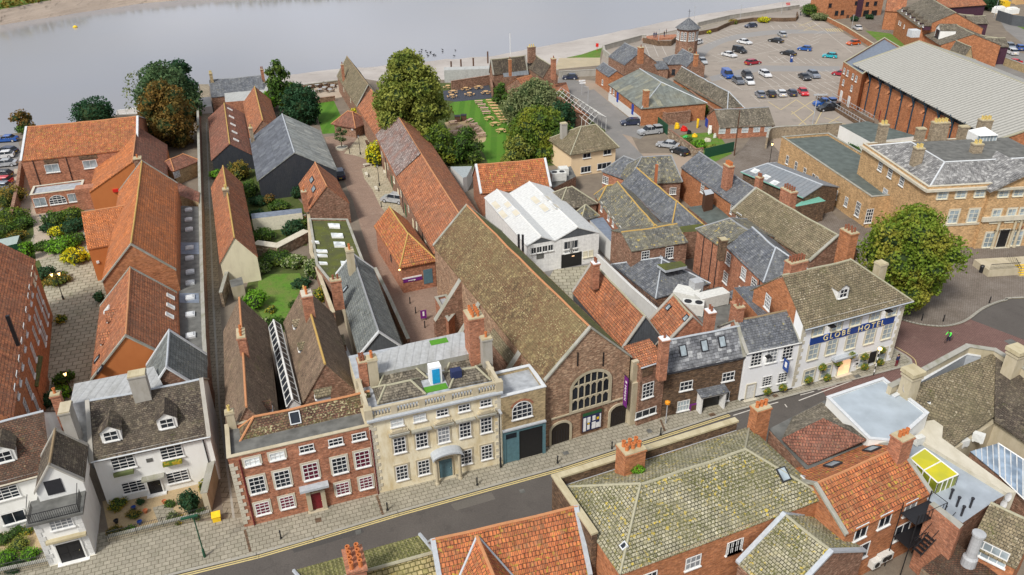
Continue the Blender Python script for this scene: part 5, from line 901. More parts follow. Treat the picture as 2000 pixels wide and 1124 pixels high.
for x, y in ((368, 409), (368, 428), (369, 447), (370, 483), (370, 503), (371, 530), (371, 551), (371, 580), (371, 613), (372, 654)):
    w = P(x, y, 3.25); o = MB().box(-.55, .55, -.55, .55, -.25, 0).build('rooflight_kerb', 'lead_pale', fl, (w[0]-fl.location.x, w[1]-fl.location.y, w[2]), rad(19)); MB().lathe((0, 0, 0), [(.6, 0), (.5, .14), (0, .2)], 4, a0=PI/4).build('rooflight', 'lead_pale', o)
for y0, y1 in ((474, 497), (573, 592)): ABS.append((flatb('roof_patch', '', [(351, y0), (388, y0), (389, y1), (351, y1)], 3.03, 'felt', 'felt_blue', z0=2.9), fl))
wall_run('lane_wall', 'tall old brick wall along the left side of the narrow lane', [(391, 224), (397, 400), (402, 560), (408, 700), (420, 850)], 3.0, .35, 'brick_old', 'coping')
wall_run('lane_wall', 'lower brick garden wall on the right side of the lane by the cottages', [(437, 600), (448, 560), (440, 520)], 2.2, .35, 'rubble', 'coping')
wall_run('garden_wall', 'pale stone pier wall closing the white house garden beside the lane', [(425, 925), (408, 1000)], 2.3, .5, 'stone', 'coping')
wall_run('front_garden_wall', 'low stone wall carrying black railings before the gravel garden', [(213, 1058), (412, 1008)], .55, .3, 'stone', 'coping')
wall_run('front_garden_wall', 'low stone wall at the bottom left corner beside the gatehouse', [(-20, 1128), (96, 1103)], .55, .3, 'stone', 'coping')
def railings(name, label, a, b, h=1.2, z=.6, gap=.14, mat='black', cat='railing', r=.018):
    p0, p1 = P(*a, z), P(*b, z); n = max(2, int(np.hypot(*(p1-p0)[:2])/gap)); m = MB()
    for i in range(n+1):
        p = (p1-p0)*i/n; m.tube(p, p+np.array([0, 0, h]), r*(2 if i % 16 == 0 else 1), 4)
    for zz in (.12, h-.1): m.tube((0, 0, zz), (p1-p0)+np.array([0, 0, zz]), r*1.2, 4)
    return tag(m.build(name, mat, loc=tuple(p0)), label, cat)
railings('railings', 'black iron spear railings along the gravel garden of the white house', (214, 1057), (411, 1007)); railings('railings', 'black iron railings left of the gatehouse by the clipped shrubs', (-20, 1127), (92, 1103))
# big brick building at the left edge
lb = B('brick_mill', 'tall red brick building with brown tiled roof and rows of white windows', (20, 815), (65, 506), None, 8.5, 12.4, 'brick_orange', 'pantile', r=(-70, 640), ridge='ridge_orange', ov=.2, hips=(0, 0))
lb.wins([(66, 533), (64, 546)], 1.2, 1.5, 'boarded'); lb.wins([(60, 571), (57, 586), (54, 616), (49, 647), (44, 673), (39, 708), (34, 737), (29, 760)], 1.1, 1.3, 'sash')
lb.wins([(80, 583), (77, 594), (74, 620), (71, 633), (70, 660), (65, 690), (60, 718), (53, 752), (46, 785)], 1.1, 2.1, 'sash'); lb.wins([(94, 618), (90, 628), (91, 665), (88, 673), (70, 790), (43, 800)], 1.1, 1.8, 'sash')
pb = B('porch', '', (70, 752), (79, 697), 3.0, 3.6, 5.2, 'brick_orange', 'tile_moss', kind='shed', into=lb); local_box(lb, 'flue', 'black', 14, 617, 9, 12.6, .35, .35)
# ================================================================ centre right: slate roofs behind the street
ph = B('peach_house', 'peach rendered house with brown hipped roof and white windows', (1116, 297.5), (1203, 284), 9.0, 4.9, 7.9, 'peach', 'tile_stonebrown', hips=(4.2, 2.), ridge='ridge_stone', ov=.5)
ph.wins([(1146, 303), (1186, 296)], 1.6, 1.2, 'plain'); ph.wins([(1144, 331)], 2.1, 1.2, 'cas'); ph.wins([(1180, 324)], 2.9, 1.2, 'cas'); ph.chim(1101, 240, 8.5, 1.1, .9, 0, 'concrete', down=8)
t3 = B('slate_house', 'slate hipped building with small white windows behind the yard lamp', (1226, 357), (1330, 352), None, 4.6, 7.8, 'brick_old', 'slate_lichen', r=(1278, 305), hips=(3., 1.), ridge='ridge_grey', ov=.25); t3.wins([(1314, 373)], 1.1, 1.2, 'sash'); local_box(t3, 'roof_flue', 'terracotta', 1283, 322, 5, 8.3, .4, .4)
B('wing', '', (1178, 333), (1232, 352), 6, 4.2, 6.6, 'brick_red', 'slate', hips=(2, 0), into=t3, ridge='ridge_grey').wins([(1183, 352)], 1.3, 1.3, 'sash')
t4 = B('slate_range', 'slate range with lichen yellow ridge lying furthest from the workshops', (1312, 446), (1215, 358), (1372, 437), 4.4, 6.8, 'brick_old', 'slate', hips=(4.0, 0), ridge='ridge_yellow', ov=.2)
t5 = B('slate_range', 'long slate roofed range with row of sash windows facing the dark yard', (1252, 495), (1168, 387), (1303, 450), 4.4, 6.9, 'brick_red', 'slate_lichen', hips=(3.5, 0), ridge='ridge_yellow', ov=.2)
t5.wins([(1175, 411), (1189, 425), (1198, 433), (1212, 448), (1221, 457)], .8, 1.5, 'sash_s'); B('wing', '', (1171, 388), (1226, 383), None, 4.6, 6.3, 'brick_red', 'slate_lichen', r=(1185, 362), hips=(1.5, 1.5), into=t5, ridge='ridge_yellow')
t6 = B('brick_block', 'square brick block with lichen slate roof and two sash windows', (1234, 489), (1342.4, 472), None, 6.0, 7.2, 'brick_old', 'slate_lichen', r=(1290, 442), hips=(0, 0), ridge='ridge_yellow', ov=.15); t6.wins([(1260, 501), (1307, 494)], 1.2, 1.7, 'sash')
t7 = B('slate_pavilion', 'low slate pyramid roof with flat top beside the white yard wall', (1281, 582), (1386, 553), 10.5, 2.8, 5.2, 'brick_old', 'slate', hips=(4.5, 4.5), ridge='lead', ov=.1)
ABS.append((flatb('roof', '', [(1283, 517), (1330, 510), (1342, 520), (1300, 529)], 5.15, 'lead', 'moss_flat', z0=4.8), t7.root))
t8 = B('brick_house', 'tall brown brick house with slate hipped roof, sash windows and black downpipes', (1492, 549), (1419, 479), (1543, 495), 7.6, 9.8, 'brick_red', 'slate', hips=(4.0, 0), ridge='lead', ov=.15)
t8.wins([(1423, 508), (1453, 532)], 1.2, 1.6, 'sash'); t8.wins([(1417, 545), (1447, 570)], 1.2, 1.6, 'sash'); t8.wins([(1473, 556)], 1.3, 1.6, 'sash'); t8.wins([(1497, 588)], 1.2, 1.7, 'sash')
t8b = B('wing', '', (1410, 481), (1362, 447), (1470, 436), 7.7, 9.2, 'brick_red', 'slate_lichen', into=t8, hips=(0, 1.5), ridge='ridge_grey')
for px, py in ((1372, 500), (1388, 515), (1400, 520)): t8b.pipe(px, py)
t8.pipe(1480, 580); t8.chim(1413, 466, 10.4, .9, .8, 0, 'brick_brown', down=3)
t9 = B('brick_house', 'long house with brown stone tiled roof and two great brick chimney stacks', (1583, 508), (1430, 410), None, 7.4, 10.2, 'brick_old', 'tile_stonebrown', r=(1590, 432), ridge='ridge_stone', ov=.15, cop='coping')
t9.wins([(1443, 427)], 1.2, 1.6, 'sash'); t9.chim(1542, 370, 12.0, 2.2, 1.1, 4, 'brick_red', 'pot_dark', down=5, rows=2); t9.chim(1660, 450, 11.9, 1.9, 1.2, 3, 'brick_orange', 'pot_dark', down=5, rows=2)
t10 = B('slate_house', 'orange brick house with steep slate roof and crowded chimney pots', (1437, 401), (1331.7, 326), (1468, 366), 5.6, 7.9, 'brick_orange', 'slate', ridge='ridge_grey', ov=.15); t10.wins([(1373, 364), (1430, 415)], 1.0, 1.5, 'sash'); t10.chim(1424, 322, 10.2, 1.6, 1.0, 4, 'brick_red', down=4, rows=2)
t12 = B('lead_roofed_house', 'low building with lead hipped roof, rooflights and pale green gutters', (1452, 336), (1570, 385), 8.0, 4.4, 5.6, 'brick_brown', 'lead_dark', hips=(1.5, 0), ridge='lead', ov=.3, gut='copper'); t12.sky([(1475, 335), (1496, 347), (1513, 358)], 1.1, .9, 'skyl'); t12.chim(1484, 345, 8.2, .9, .9, 3, 'brick_red', 'pot_dark')
gb = flatb('green_roof_block', 'brick block with copper green flat roof behind the long brown roofed house', [(1552, 402), (1590, 379), (1613, 393), (1556, 404)], 3.6, 'brick_brown', 'copper', cat='building')
ABS.append((flatb('roof', '', [(1343, 405), (1395, 398), (1430, 430), (1385, 440)], 3.2, 'brick_old', 'felt_green'), t8.root)); ABS.append((flatb('roof', '', [(1322, 442), (1375, 437), (1365, 452), (1325, 455)], 4.4, 'brick_old', 'moss_flat'), t4.root))
hs_ = flatb('timber_cabin', 'small dark timber cabin between the slate houses', [(1374, 372), (1388, 370), (1395, 378), (1378, 382)], 6.0, 'wood_dark', 'lead', cat='cabin')
hb = B('brick_house', 'rear brick wing of the hotel with tall gable, white windows and slate lean-to', (1573, 640), (1494, 556), 4.0, 7.0, 8.0, 'brick_orange', 'slate', kind='flat', ov=.1); hb.wins([(1500, 590)], 1.2, 1.7, 'sash')
flatb('plant_roof', 'flat grey roof carrying ventilation plant behind the pantile roofs', [(1300, 588), (1405, 560), (1440, 610), (1400, 650), (1350, 640)], 3.2, 'brick_old', 'felt', cat='building')
B('slate_lean_to', 'slate lean-to with grey roof at foot of the hotel rear wall', (1456, 609), (1505, 590), 3.2, 3.4, 4.6, 'brick_brown', 'slate', kind='shed', cat='lean-to'); 
ck = P(1442, 590, 8.5); c_ = empty('chimney_stack', (ck[0], ck[1], 0), rad(20), 'free standing brick chimney stack with stone cap behind the slate lean-to', 'chimney stack'); MB().box(-.6, .6, -.5, .5, 0, 8.1).box(-.7, .7, -.6, .6, 8.1, 8.4).build('stack', 'brick_red', c_); pm = pot_mesh('pot_dark', .55, .13); put('chimney_pot', pm, c_, (-.25, 0, 8.4)); put('chimney_pot', pm, c_, (.25, 0, 8.4))
flatb('slate_annexe', 'dark grey sheet roofed annexe beside the white workshops', [(1150, 428), (1178, 425), (1232, 500), (1225, 505)], 3.2, 'white_grey', 'felt_blue', cat='annexe')
B('hipped_slate_store', 'old hipped slate roof mottled with lichen behind the workshops', (1090, 410), (1165, 395), None, 4.0, 6.2, 'brick_old', 'hall_tile', r=(1128, 362), hips=(3, 3), ridge='ridge_stone', cat='store')
B('hipped_slate_store', 'small hipped slate roof next to the dark annexe', (1135, 428), (1168, 418), None, 3.8, 5.4, 'brick_old', 'slate_lichen', r=(1150, 398), hips=(1.6, 1.6), ridge='ridge_stone', cat='store')
# ================================================================ boatyard and quay
k1 = B('boat_store', 'large grey sheet roofed boat store with white and brick side wall', (1253, 211.6), (1189.5, 164.5), None, 3.9, 7.0, 'brick_orange', 'grey_sheet', r=(1287, 158), hips=(7.5, 0), ridge='lead', ov=.2, cat='boat store')
k1.chim(1262.5, 176, 7.6, 1.1, 1.1, 0, 'brick_orange', down=8.4)
sd = k1.hitwall(1220, 205)[0]
for i in range(2): k, p = k1.hitwall(1215+i*20, 215, sd)
k = sd; L_ = k1.L; lc, rz = k1.onwall(sd, L_/2, 0); MB().box(-L_/2+.1, L_/2-.1, -.05, 0, 0, 1.9).build('painted_wall', 'white_grey', k1.root, lc, rz)
for px, py, c_ in ((1206.5, 190, 'door_blue'), (1236, 214, 'door_blue')): k1.part('door', c_, px, py, 1.1, 2.3, .1, sd)
k1.wins([(1193, 176), (1199, 181)], .9, 1.1, 'sash_s', sd)
k2 = B('slate_store', 'long weathered slate store between the boat store and the car park', (1421.8, 212.7), (1316, 152), None, 3.0, 5.6, 'brick_orange', 'hall_tile', r=(1345.8, 137.6), hips=(4, 0), ridge='lead', cat='store')
k3 = B('brick_workshop', 'brick workshop with grey slate roof, five large windows and blue door', (1404, 272, 0), (1509, 267, 0), None, 2.5, 5.0, 'brick_red', 'hall_tile', r=(1442, 212), ridge='ridge_grey', ov=.15, cat='workshop')
k3.wins([(1410, 258), (1433, 256), (1455, 254), (1478, 251), (1500, 249)], 1.4, 1.3, 'ind'); k3.part('door', 'door_blue', 1380, 243, 1.6, 2.4, .08)
k4 = B('brick_hut', 'small slate roofed brick building with white painted base by old road', (1189, 150), (1164, 133), None, 3.9, 5.2, 'brick_orange', 'slate', r=(1193, 131), ridge='ridge_grey', cat='building', ov=.1); k4.wins([(1177, 161)], .9, 1.3, 'sash_s')
k5 = B('brick_building', 'brick building with tall gable and chimney behind the boat store', (1219.8, 127), (1282, 121), 10, 4.0, 7.2, 'brick_old', 'slate', axis='y', ridge='ridge_grey', ov=.05, cat='building'); k5.chim(1252, 92, 9.8, 1.2, 1.2, 1, 'brick_orange', 'pot_dark', down=4)
k6 = B('brick_building', 'brick building with slate roof and chimney at foot of the tower', (1341, 131), (1377, 128), 8.5, 3.6, 6.2, 'brick_old', 'slate', axis='y', ridge='ridge_grey', ov=.05, cat='building'); k6.chim(1360, 106, 8.0, .9, .9, 1, 'brick_orange', down=3); B('wing', '', (1306, 125), (1342, 124), 6, 3.6, 5.2, 'brick_old', 'slate', hips=(2, 0), into=k6, ridge='ridge_grey').wins([(1315, 141)], .9, 1.4, 'dark')
B('brick_lean_to', 'small slate roofed lean-to tucked between the tower buildings', (1284, 135), (1305, 134), 4, 2.8, 3.8, 'brick_old', 'slate', kind='shed', cat='lean-to')
# octagonal tower
c = P(1338, 119, 0); tw = empty('brick_tower', (c[0], c[1], 0), rad(12), 'tall octagonal brick tower with conical grey roof and weathervane', 'tower')
MB().lathe((0, 0, 0), [(3.6, 0), (3.05, .9), (2.95, 4.6), (2.95, 9.0)], 8, a0=PI/8).build('shaft', 'brick_old', tw); MB().lathe((0, 0, 0), [(3.5, 8.95), (3.4, 9.1), (.12, 11.6), (0, 11.65)], 8, a0=PI/8).build('roof', 'slate', tw); MB().tube((0, 0, 11.5), (0, 0, 13.8), .06).box(-.5, .5, -.03, .03, 13.3, 13.36).build('weathervane', 'black', tw)
for i in range(8):
    a = i*PI/4; ca, sa = math.cos(a), math.sin(a); R_ = 2.95*math.cos(PI/8)
    m = MB(); m.tube((R_*math.cos(a-PI/8)/math.cos(PI/8), R_*math.sin(a-PI/8)/math.cos(PI/8), 9.08), (3.4*0+.1*ca, .1*sa, 11.6), .04, 4)
    for s_ in (-1, 1):
        x, y = R_*ca-s_*.48*sa, R_*sa+s_*.48*ca; pm, fm = win_meshes(.7, 2.3, 'arch'); o = put('window', pm, tw, (x, y, 6.0), a+PI/2); put('frame', fm, o)
MB().lathe((0, 0, 0), [(.5, 0), (.5, .1), (.62, .1), (.62, 0)], 12).build('round_window', 'stone', tw, (-.0, -2.8, 3.6)).rotation_euler = (PI/2, 0, 0)
# riverside houses
p1 = B('pub', 'riverside pub with brown tiled roofs, tall chimneys and lead roofed kitchen', (963.6, 144), (1030, 136), None, 4.2, 7.4, 'brick_old', 'tile_brown', r=(998, 112), ridge='ridge_stone', ov=.12, cat='pub', cop='coping'); p1.chim(1038, 91, 9.8, 1.9, .9, 3, 'brick_old', 'pot_buff', down=4)
p2 = B('wing', '', (1060.5, 151), (1027, 128), None, 4.6, 7.4, 'brick_old', 'tile_brown', r=(1063, 119), into=p1, ridge='ridge_stone', ov=.1); p2.chim(1081, 114, 9.6, 1.3, .9, 1, 'brick_red', 'pot_dark', down=5); p2.wins([(1049, 158)], .7, 1.4, 'sash_s')
ABS.append((flatb('roof', '', [(981, 140), (1031, 136), (1033, 146), (984, 151)], 4.0, 'brick_old', 'lead_dark'), p1.root)); ABS.append((flatb('roof', '', [(1059, 166), (1106, 161), (1113, 182), (1061, 177)], 2.5, 'brick_old', 'pantile'), p1.root))
B('roof', '', (991, 166), (1030, 177), 4.5, 2.8, 5, 'brick_old', 'pantile', into=p1, axis='y', ridge='ridge_orange'); p1.chim(996, 116, 8.8, .6, .6, 1, 'brick_orange', 'pot_dark', down=4); c = P(1007, 149, 3); MB().tube((0, 0, 0), (0, 0, 8), .08).build('flagpole', 'white', p1.root, tuple(p1.loc(P(997, 128, 4))[:2])+(4,))
tag(MB().box(-6.2, 6.2, -.15, .15, 0, 3.2).box(-6.2, 6.2, .15, 3.5, 2.9, 3.1).build('marquee', 'pale_corrugated', loc=tuple(P(915, 160)), rz=rad(4)), 'long pale corrugated shelter at the river end of beer garden', 'shelter')
wall_run('garden_wall', 'high old red brick wall behind the dark beer garden deck', [(882, 178), (958, 166), (962, 190)], 2.4, .4, 'brick_old', 'brick_old')
rh = B('riverside_house', 'low riverside house with slate roof and two end chimneys', (413, 190), (516, 180), None, 3.6, 5.8, 'brick_old', 'slate', r=(463, 151.5), ridge='ridge_grey', ov=.1); rh.chim(411, 143, 7.6, .7, .7, 2, 'brick_yellow', 'pot_buff', down=3); rh.chim(511, 135, 7.6, .7, .7, 2, 'brick_red', 'pot_dark', down=3)
ABS.append((flatb('roof', '', [(437, 170), (521, 162), (524, 176), (500, 195), (440, 200)], 3.9, 'brick_red', 'pale_corrugated'), rh.root)); ABS.append((flatb('roof', '', [(412, 173), (436, 171), (439, 184), (413, 185)], 3.7, 'brick_old', 'moss_flat'), rh.root))
flatb('pontoon_hut', 'pale jetty hut standing on posts at the river end of the lane', [(387, 192), (411, 189), (414, 208), (389, 210)], 1.6, 'white_grey', 'white_grey', z0=-4, cat='hut')
wall_run('terrace_wall', 'old river wall round the terrace with garden tables', [(574, 176), (662, 165)], 1.0, .4, 'rubble', 'coping'); wall_run('terrace_wall', 'low brick wall between the river terrace and lawn', [(590, 206), (655, 197)], 1.1, .35, 'brick_old', 'brick_old')
wall_run('sea_wall', 'long concrete flood wall bounding the riverside car park', [(1092, 152), (1168, 148)], 1.6, .4, 'concrete', 'concrete'); wall_run('sea_wall', 'pale concrete flood wall curving round towards the tower', [(1200, 125), (1180, 108), (1178, 99), (1252, 79), (1262, 79)], 1.5, .5, 'concrete', 'concrete'); wall_run('sea_wall', 'low brick topped flood wall beyond the tower along the beach', [(1362, 52), (1425, 37), (1500, 26), (1560, 17)], 1.2, .5, 'concrete', 'concrete')
wall_run('planter_wall', 'curved brown brick planter wall around the viewing platform', [(1256, 84), (1285, 90), (1310, 90), (1322, 80)], 1.5, .3, 'brick_brown', None); wall_run('planter_wall', 'long brown brick retaining wall below the riverside path', smooth([(1360, 70), (1400, 62), (1425, 50), (1470, 42), (1500, 42), (1553, 42), (1556, 30)], 2), 1.2, .35, 'brick_brown', None)
railings('railing', 'pale railing along the riverside path behind the brick retaining wall', (1330, 70), (1425, 44), 1.1, 1.5, .8, 'ridge_stone', r=.04); railings('railing', 'white river railing near the round yew', (230, 225), (281, 220), 1.2, 0, 1.5, 'frame_white', r=.06)
# sports hall
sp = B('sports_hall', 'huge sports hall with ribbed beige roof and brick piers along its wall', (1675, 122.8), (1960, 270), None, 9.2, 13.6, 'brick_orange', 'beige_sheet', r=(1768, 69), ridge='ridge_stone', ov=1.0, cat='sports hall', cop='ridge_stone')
sd = sp.hitwall(1780, 210)[0]; n = 11
for i in range(n):
    u = 2.2+i*(sp.L-3)/n; lc, rz = sp.onwall(sd, u, 0); MB().slab([(-.35, -.9, 6.3), (.35, -.9, 6.3), (.35, 0, 7.2), (-.35, 0, 7.2)], .1).box(-.35, .35, -.9, 0, 0, 6.3).build('pier', 'brick_orange', sp.root, lc, rz); MB().tube((.5, -.15, 6.8), (.5, -1.0, 9.0), .12).tube((.5, -.12, 0), (.5, -.12, 9), .14).build('roof_strut', 'steel_blue', sp.root, lc, rz)
lc, rz = sp.onwall(sd, sp.L/2, 7.7); MB().box(-sp.L/2+.2, sp.L/2-.2, -.04, 0, 0, 1.2).build('window_strip', 'glass', sp.root, lc, rz)
sb = flatb('front', '', [(1647, 124), (1727, 76), (1760, 96), (1684, 148)], 8.4, 'brick_orange', 'felt_blue', par=.3, parmat='ridge_stone'); ABS.append((sb, sp.root)); MB().box(-1, 1, -1, 1, 0, 1.6).build('roof_vent', 'lead_pale', sp.root, tuple(sp.loc(P(1783, 72, 13.5))))
wv, wf = win_meshes(.9, 1.3, 'sash_s')
_a, _b = P(1647, 124, 8.4), P(1684, 148, 8.4); d_ = (_b-_a)/np.linalg.norm(_b-_a); rz_ = math.atan2(d_[1], d_[0])
for t_, z_ in ((.14, 6.4), (.32, 6.4), (.6, 6.4), (.78, 6.4), (.2, 3.9), (.65, 3.9)):
    q = _a+(_b-_a)*t_; o = put('window', wv, None, (q[0]+.04*d_[1], q[1]-.04*d_[0], z_), rz_); put('frame', wf, o); e_ = empty('t', (0, 0, 0)); o.parent = e_; ABS.append((e_, sp.root))
for t_, w_, c_ in ((.2, 1.2, 'frame_white'), (.62, 1.2, 'frame_white')):
    q = _a+(_b-_a)*t_; e_ = empty('t', (0, 0, 0)); o = MB().box(-w_/2, w_/2, -.1, 0, 0, 2.4).build('door', c_, e_, (q[0], q[1], .2), rz_); ABS.append((e_, sp.root))
sp.part('red_door', 'door_red', 1681, 192, 2.8, 4.0, .1, sd); sp.part('red_door', 'door_red', 1722, 228, 1.8, 2.2, .1, sd)
rp = flatb('ramp', 'long brick access ramp with steel handrails below the sports hall', [(1594, 188), (1612, 186), (1708, 238), (1690, 248)], .7, 'brick_brown', 'brick_brown', cat='ramp'); railings('handrail', 'steel handrail along the outer edge of the brick ramp', (1596, 190), (1690, 246), 1.0, .7, 1.2, 'grey_metal', r=.04); railings('handrail', 'steel handrail on the sports hall side of the brick ramp', (1625, 190), (1706, 235), 1.0, .7, 1.2, 'grey_metal', r=.04)
# modern flats top right
fa = B('flats', 'three storey brick flats with dark boarded bay and bushes in front', (1612, 40, 0), (1720, 30, 0), 9, 8.6, 11, 'brick_orange', 'pantile', ov=.3, cat='flats')
fa.wins([(1622, 7), (1672, 10)], 1.2, 1.2, 'dark'); fa.wins([(1694, 8), (1710, 7)], 1.3, 1.3, 'dark'); fa.wins([(1636, 15), (1647, 17), (1632, 34), (1643, 35)], 1.2, 1.4, 'dark'); fa.part('boarded_bay', 'board_purple', 1678, 17, 2.4, 8, .2)
for px in (1691, 1707): fa.part('garage', 'black', px, 27, 2.3, 2.2, .06)
for px in (1655, 1665, 1676): fa.part('door', 'wood_dark', px, 36, 1.1, 2.2, .08)
fb_ = B('flats', 'long brick flats with shaggy grey tiled roof and row of pointed gablets', (1800, 53), (1754, 20), None, 7.5, 11.5, 'brick_orange', 'hall_tile', r=(1857, 19), ridge='ridge_stone', ov=.4, cat='flats')
for i in range(6): p = (1762+i*8.2, 23+i*6.2); fb_.dormer(*p, 1.6, .7, 'board_purple', 'tile_brown', 'sash_s', 1.8)
fb_.wins([(1758, 36), (1756, 62), (1768, 45)], .8, 1.1, 'sash_s')
fc_ = B('brick_flats', 'brick flats with grey tiled roof and white gabled bay', (1839, 87), (1802, 63), None, 5.6, 8.4, 'brick_orange', 'hall_tile', r=(1894, 62), ridge='ridge_stone', ov=.4, cat='flats'); fc_.dormer(1829, 74, 3.6, 2.4, 'white', 'hall_tile', 'dark', 4)
fd_ = B('brick_flats', 'nearest modern brick block with grey tiled roof behind the sports hall', (1884, 110), (1856, 98), None, 4.8, 7.2, 'brick_yellow', 'hall_tile', r=(1911, 97), ridge='ridge_stone', ov=.4, cat='flats')
for nm_, a, b, q in (('upper grey roofed garage block with dark purple boarded side', (1855, 40), (1893, 44), (1930, 45)), ('lower grey roofed garage block with dark purple boarded side', (1890, 82), (1931, 89), (1970, 90))):
    g_ = B('garage_block', nm_, a, b, 7, 4.6, 6.2, 'brick_orange', 'hall_tile', ov=.3, ridge='ridge_stone', cat='garage'); B('wing', '', (b[0], b[1]+1), q, 6, 4.9, 6.4, 'board_purple', 'hall_tile', into=g_, ridge='ridge_stone', ov=.3)
B('far_house', 'far house with wide orange tiled roof and dark boarded end', (1840, 14), (1925, 8), None, 5.5, 8.5, 'board_purple', 'pantile', r=(1880, -14), ridge='ridge_orange', ov=.4); B('far_house', 'far orange roofed house behind the shaggy tiled flats', (1730, 20), (1768, 22), 9, 6.0, 9.0, 'brick_orange', 'pantile', ridge='ridge_orange', ov=.3)
wall_run('boundary_fence', 'tall grey timber fence at top right by wrapped building supplies', [(1945, 40), (1975, 50), (2060, 62)], 3.2, .3, 'weatherboard_grey', None, cat='fence'); wall_run('boundary_wall', 'long brick wall with piers beside the car park and flats', [(1615, 42), (1650, 60), (1760, 130)], 1.3, .35, 'brick_orange', 'stone')
wall_run('boundary_wall', 'brown brick garden wall at the right edge behind the sports hall', [(1960, 128), (2060, 165)], 2.0, .35, 'brick_yellow', 'coping')
# classical building on the square
cl = B('office_building', 'large classical yellow brick office with pediment, lead hipped roof and many chimneys', (1813.5, 365.5, 10.3), (2060, 352, 10.3), (1689, 280, 10.3), 9.8, None, 'brick_buff', 'roof_lead', kind='flat', par=.5, parmat='stone_pale', cat='office')
m = MB(); L_, W_, a0_, b0_ = cl.L+2, cl.W, .5, 5.0; o4 = [(a0_, a0_), (L_, a0_), (L_, W_-a0_), (a0_, W_-a0_)]; i4 = [(b0_, b0_), (L_, b0_), (L_, W_-b0_), (b0_, W_-b0_)]
for i in (0, 2, 3): j = (i+1) % 4; m.face([(*o4[i], 9.95), (*o4[j], 9.95), (*i4[j], 11.9), (*i4[i], 11.9)])
m.build('roof', 'office_slate', cl.root); MB().face([(*p, 11.92) for p in i4]).build('flat_roof', 'felt', cl.root); m = MB()
for i in (0, 3): m.tube((*o4[i], 9.98), (*i4[i], 11.95), .14)
m.tube((*i4[0], 11.95), (*i4[1], 11.95), .12).tube((*i4[0], 11.95), (*i4[3], 11.95), .12).build('hip_leads', 'lead_pale', cl.root)
m = MB().box(-.4, cl.L, -.45, .05, 9.6, 9.95).box(-.45, .05, 0, cl.W, 9.6, 9.95).box(-.1, cl.L, -.12, 0, 3.9, 4.2); m.build('cornice', 'stone_pale', cl.root)
pf = B('portico_front', '', (1938, 368, 9.8), (2060, 361, 9.8), 1.4, 9.8, None, 'brick_buff', 'roof_lead', kind='flat', into=cl)
L_ = pf.L; m = MB(); m.face([(-.4, -.3, 9.9), (L_+.4, -.3, 9.9), (L_/2, -.3, 12.4)]); m.build('pediment', 'brick_buff', pf.root)
m = MB(); m.slab([(-.8, -.9, 9.85), (L_/2, -.9, 12.6), (L_/2, 7.5, 12.6), (-.8, 2, 9.85)], .35).slab([(L_/2, -.9, 12.6), (L_+.8, -.9, 9.85), (L_+.8, 2, 9.85), (L_/2, 7.5, 12.6)], .35); m.build('pediment_roof', 'office_slate', pf.root); MB().box(-.4, L_+.4, -.6, 0, 9.6, 9.95).box(-.2, L_, -.35, 0, 4.6, 5.3).build('entablature', 'stone_pale', pf.root)
cl.wins([(1841, 380), (1877, 379), (1914, 377)], 1.5, 1.3, 'blindg', 'f'); cl.wins([(1862, 422), (1900, 423)], 1.5, 2.1, 'blindg', 'f'); pf.wins([(1960, 378), (1990, 374)], 1.5, 1.3, 'blindg', 'f'); pf.wins([(1944, 424), (1974, 421), (1998, 418)], 1.3, 2.1, 'blindg', 'f'); pf.wins([(1928, 480), (1984, 472)], 1.5, 2.4, 'blindg', 'f')
cl.wins([(1720, 325), (1739, 338), (1762, 354)], 1.2, 1.5, 'sash', 'l'); cl.wins([(1728, 382)], 1.3, 2.2, 'sash', 'l'); pf.door(1952, 485, 1.5, 3.0, 'black', 'stone_pale', 'f')
signtext(pf, 'Fraser Dawbarns LLP', 1965, 448, .5, 'black', 'f', y=.38); k, p = pf.hitwall(1992, 443, 'f'); MB().face([(-.22, 0, -.25), (-.1, 0, -.25), (.06, 0, .22), (-.06, 0, .22)]).face([(-.02, 0, -.25), (.1, 0, -.25), (.26, 0, .22), (.14, 0, .22)]).build('sign_emblem', 'darkred', pf.root, (p[0], -.4, p[2]));
for px in (1936, 1967, 1978, 2006): k, p = pf.hitwall(px, 480, 'f'); MB().lathe((p[0], -.25, 0), [(.3, 0), (.24, .4), (.2, .5), (.18, 4.3), (.3, 4.6)], 10).build('column', 'stone', pf.root)
for (px, py, z, sx, sy, n) in ((1727, 242, 13.4, 1.3, 1.1, 2), (1796, 288, 13.4, 1.3, 1.1, 2), (1838, 238, 13.6, 2.6, 1.2, 4), (1926, 233, 13.8, 1.9, 1.2, 3), (1910, 280, 13.4, 1.5, 1., 2), (1800, 250, 12.4, 1.3, 1., 0), (1884, 246, 12.6, 1.4, 1., 0)): cl.chim(px, py, z, sx, sy, n, 'brick_grey', 'pot_buff', down=4, rows=2)
q = cl.loc(P(1918, 268, 12.2)); m = MB(); o = empty('roof_lantern', tuple(q)); o.parent = cl.root; m.box(-1.7, 1.7, -1.2, 1.2, -.6, .7); m.build('lantern_glass', 'glass_grey', o); m = MB().lathe((0, 0, .7), [(2.2, 0), (0, 1.0)], 4, a0=PI/4)
for i in range(7): m.box(-1.75+i*.55, -1.67+i*.55, -1.25, 1.25, -.6, .72)
m.build('lantern_roof', 'frame_white', o)
ce = B('office_wing', 'long low yellow brick wing with parapet and row of sash windows', (1689, 447, 0), (1518.6, 321, 0), -9.5, 5.0, None, 'brick_buff', 'felt_green', kind='flat', par=.4, parmat='coping', cat='office wing')
ce.wins([(1538, 313), (1555, 325), (1572, 337), (1589, 348), (1596, 352), (1613, 366), (1633, 380), (1653, 395)], .9, 1.6, 'sash_s'); ce.wins([(1676, 408), (1697, 423)], 1.2, 2.4, 'sash')
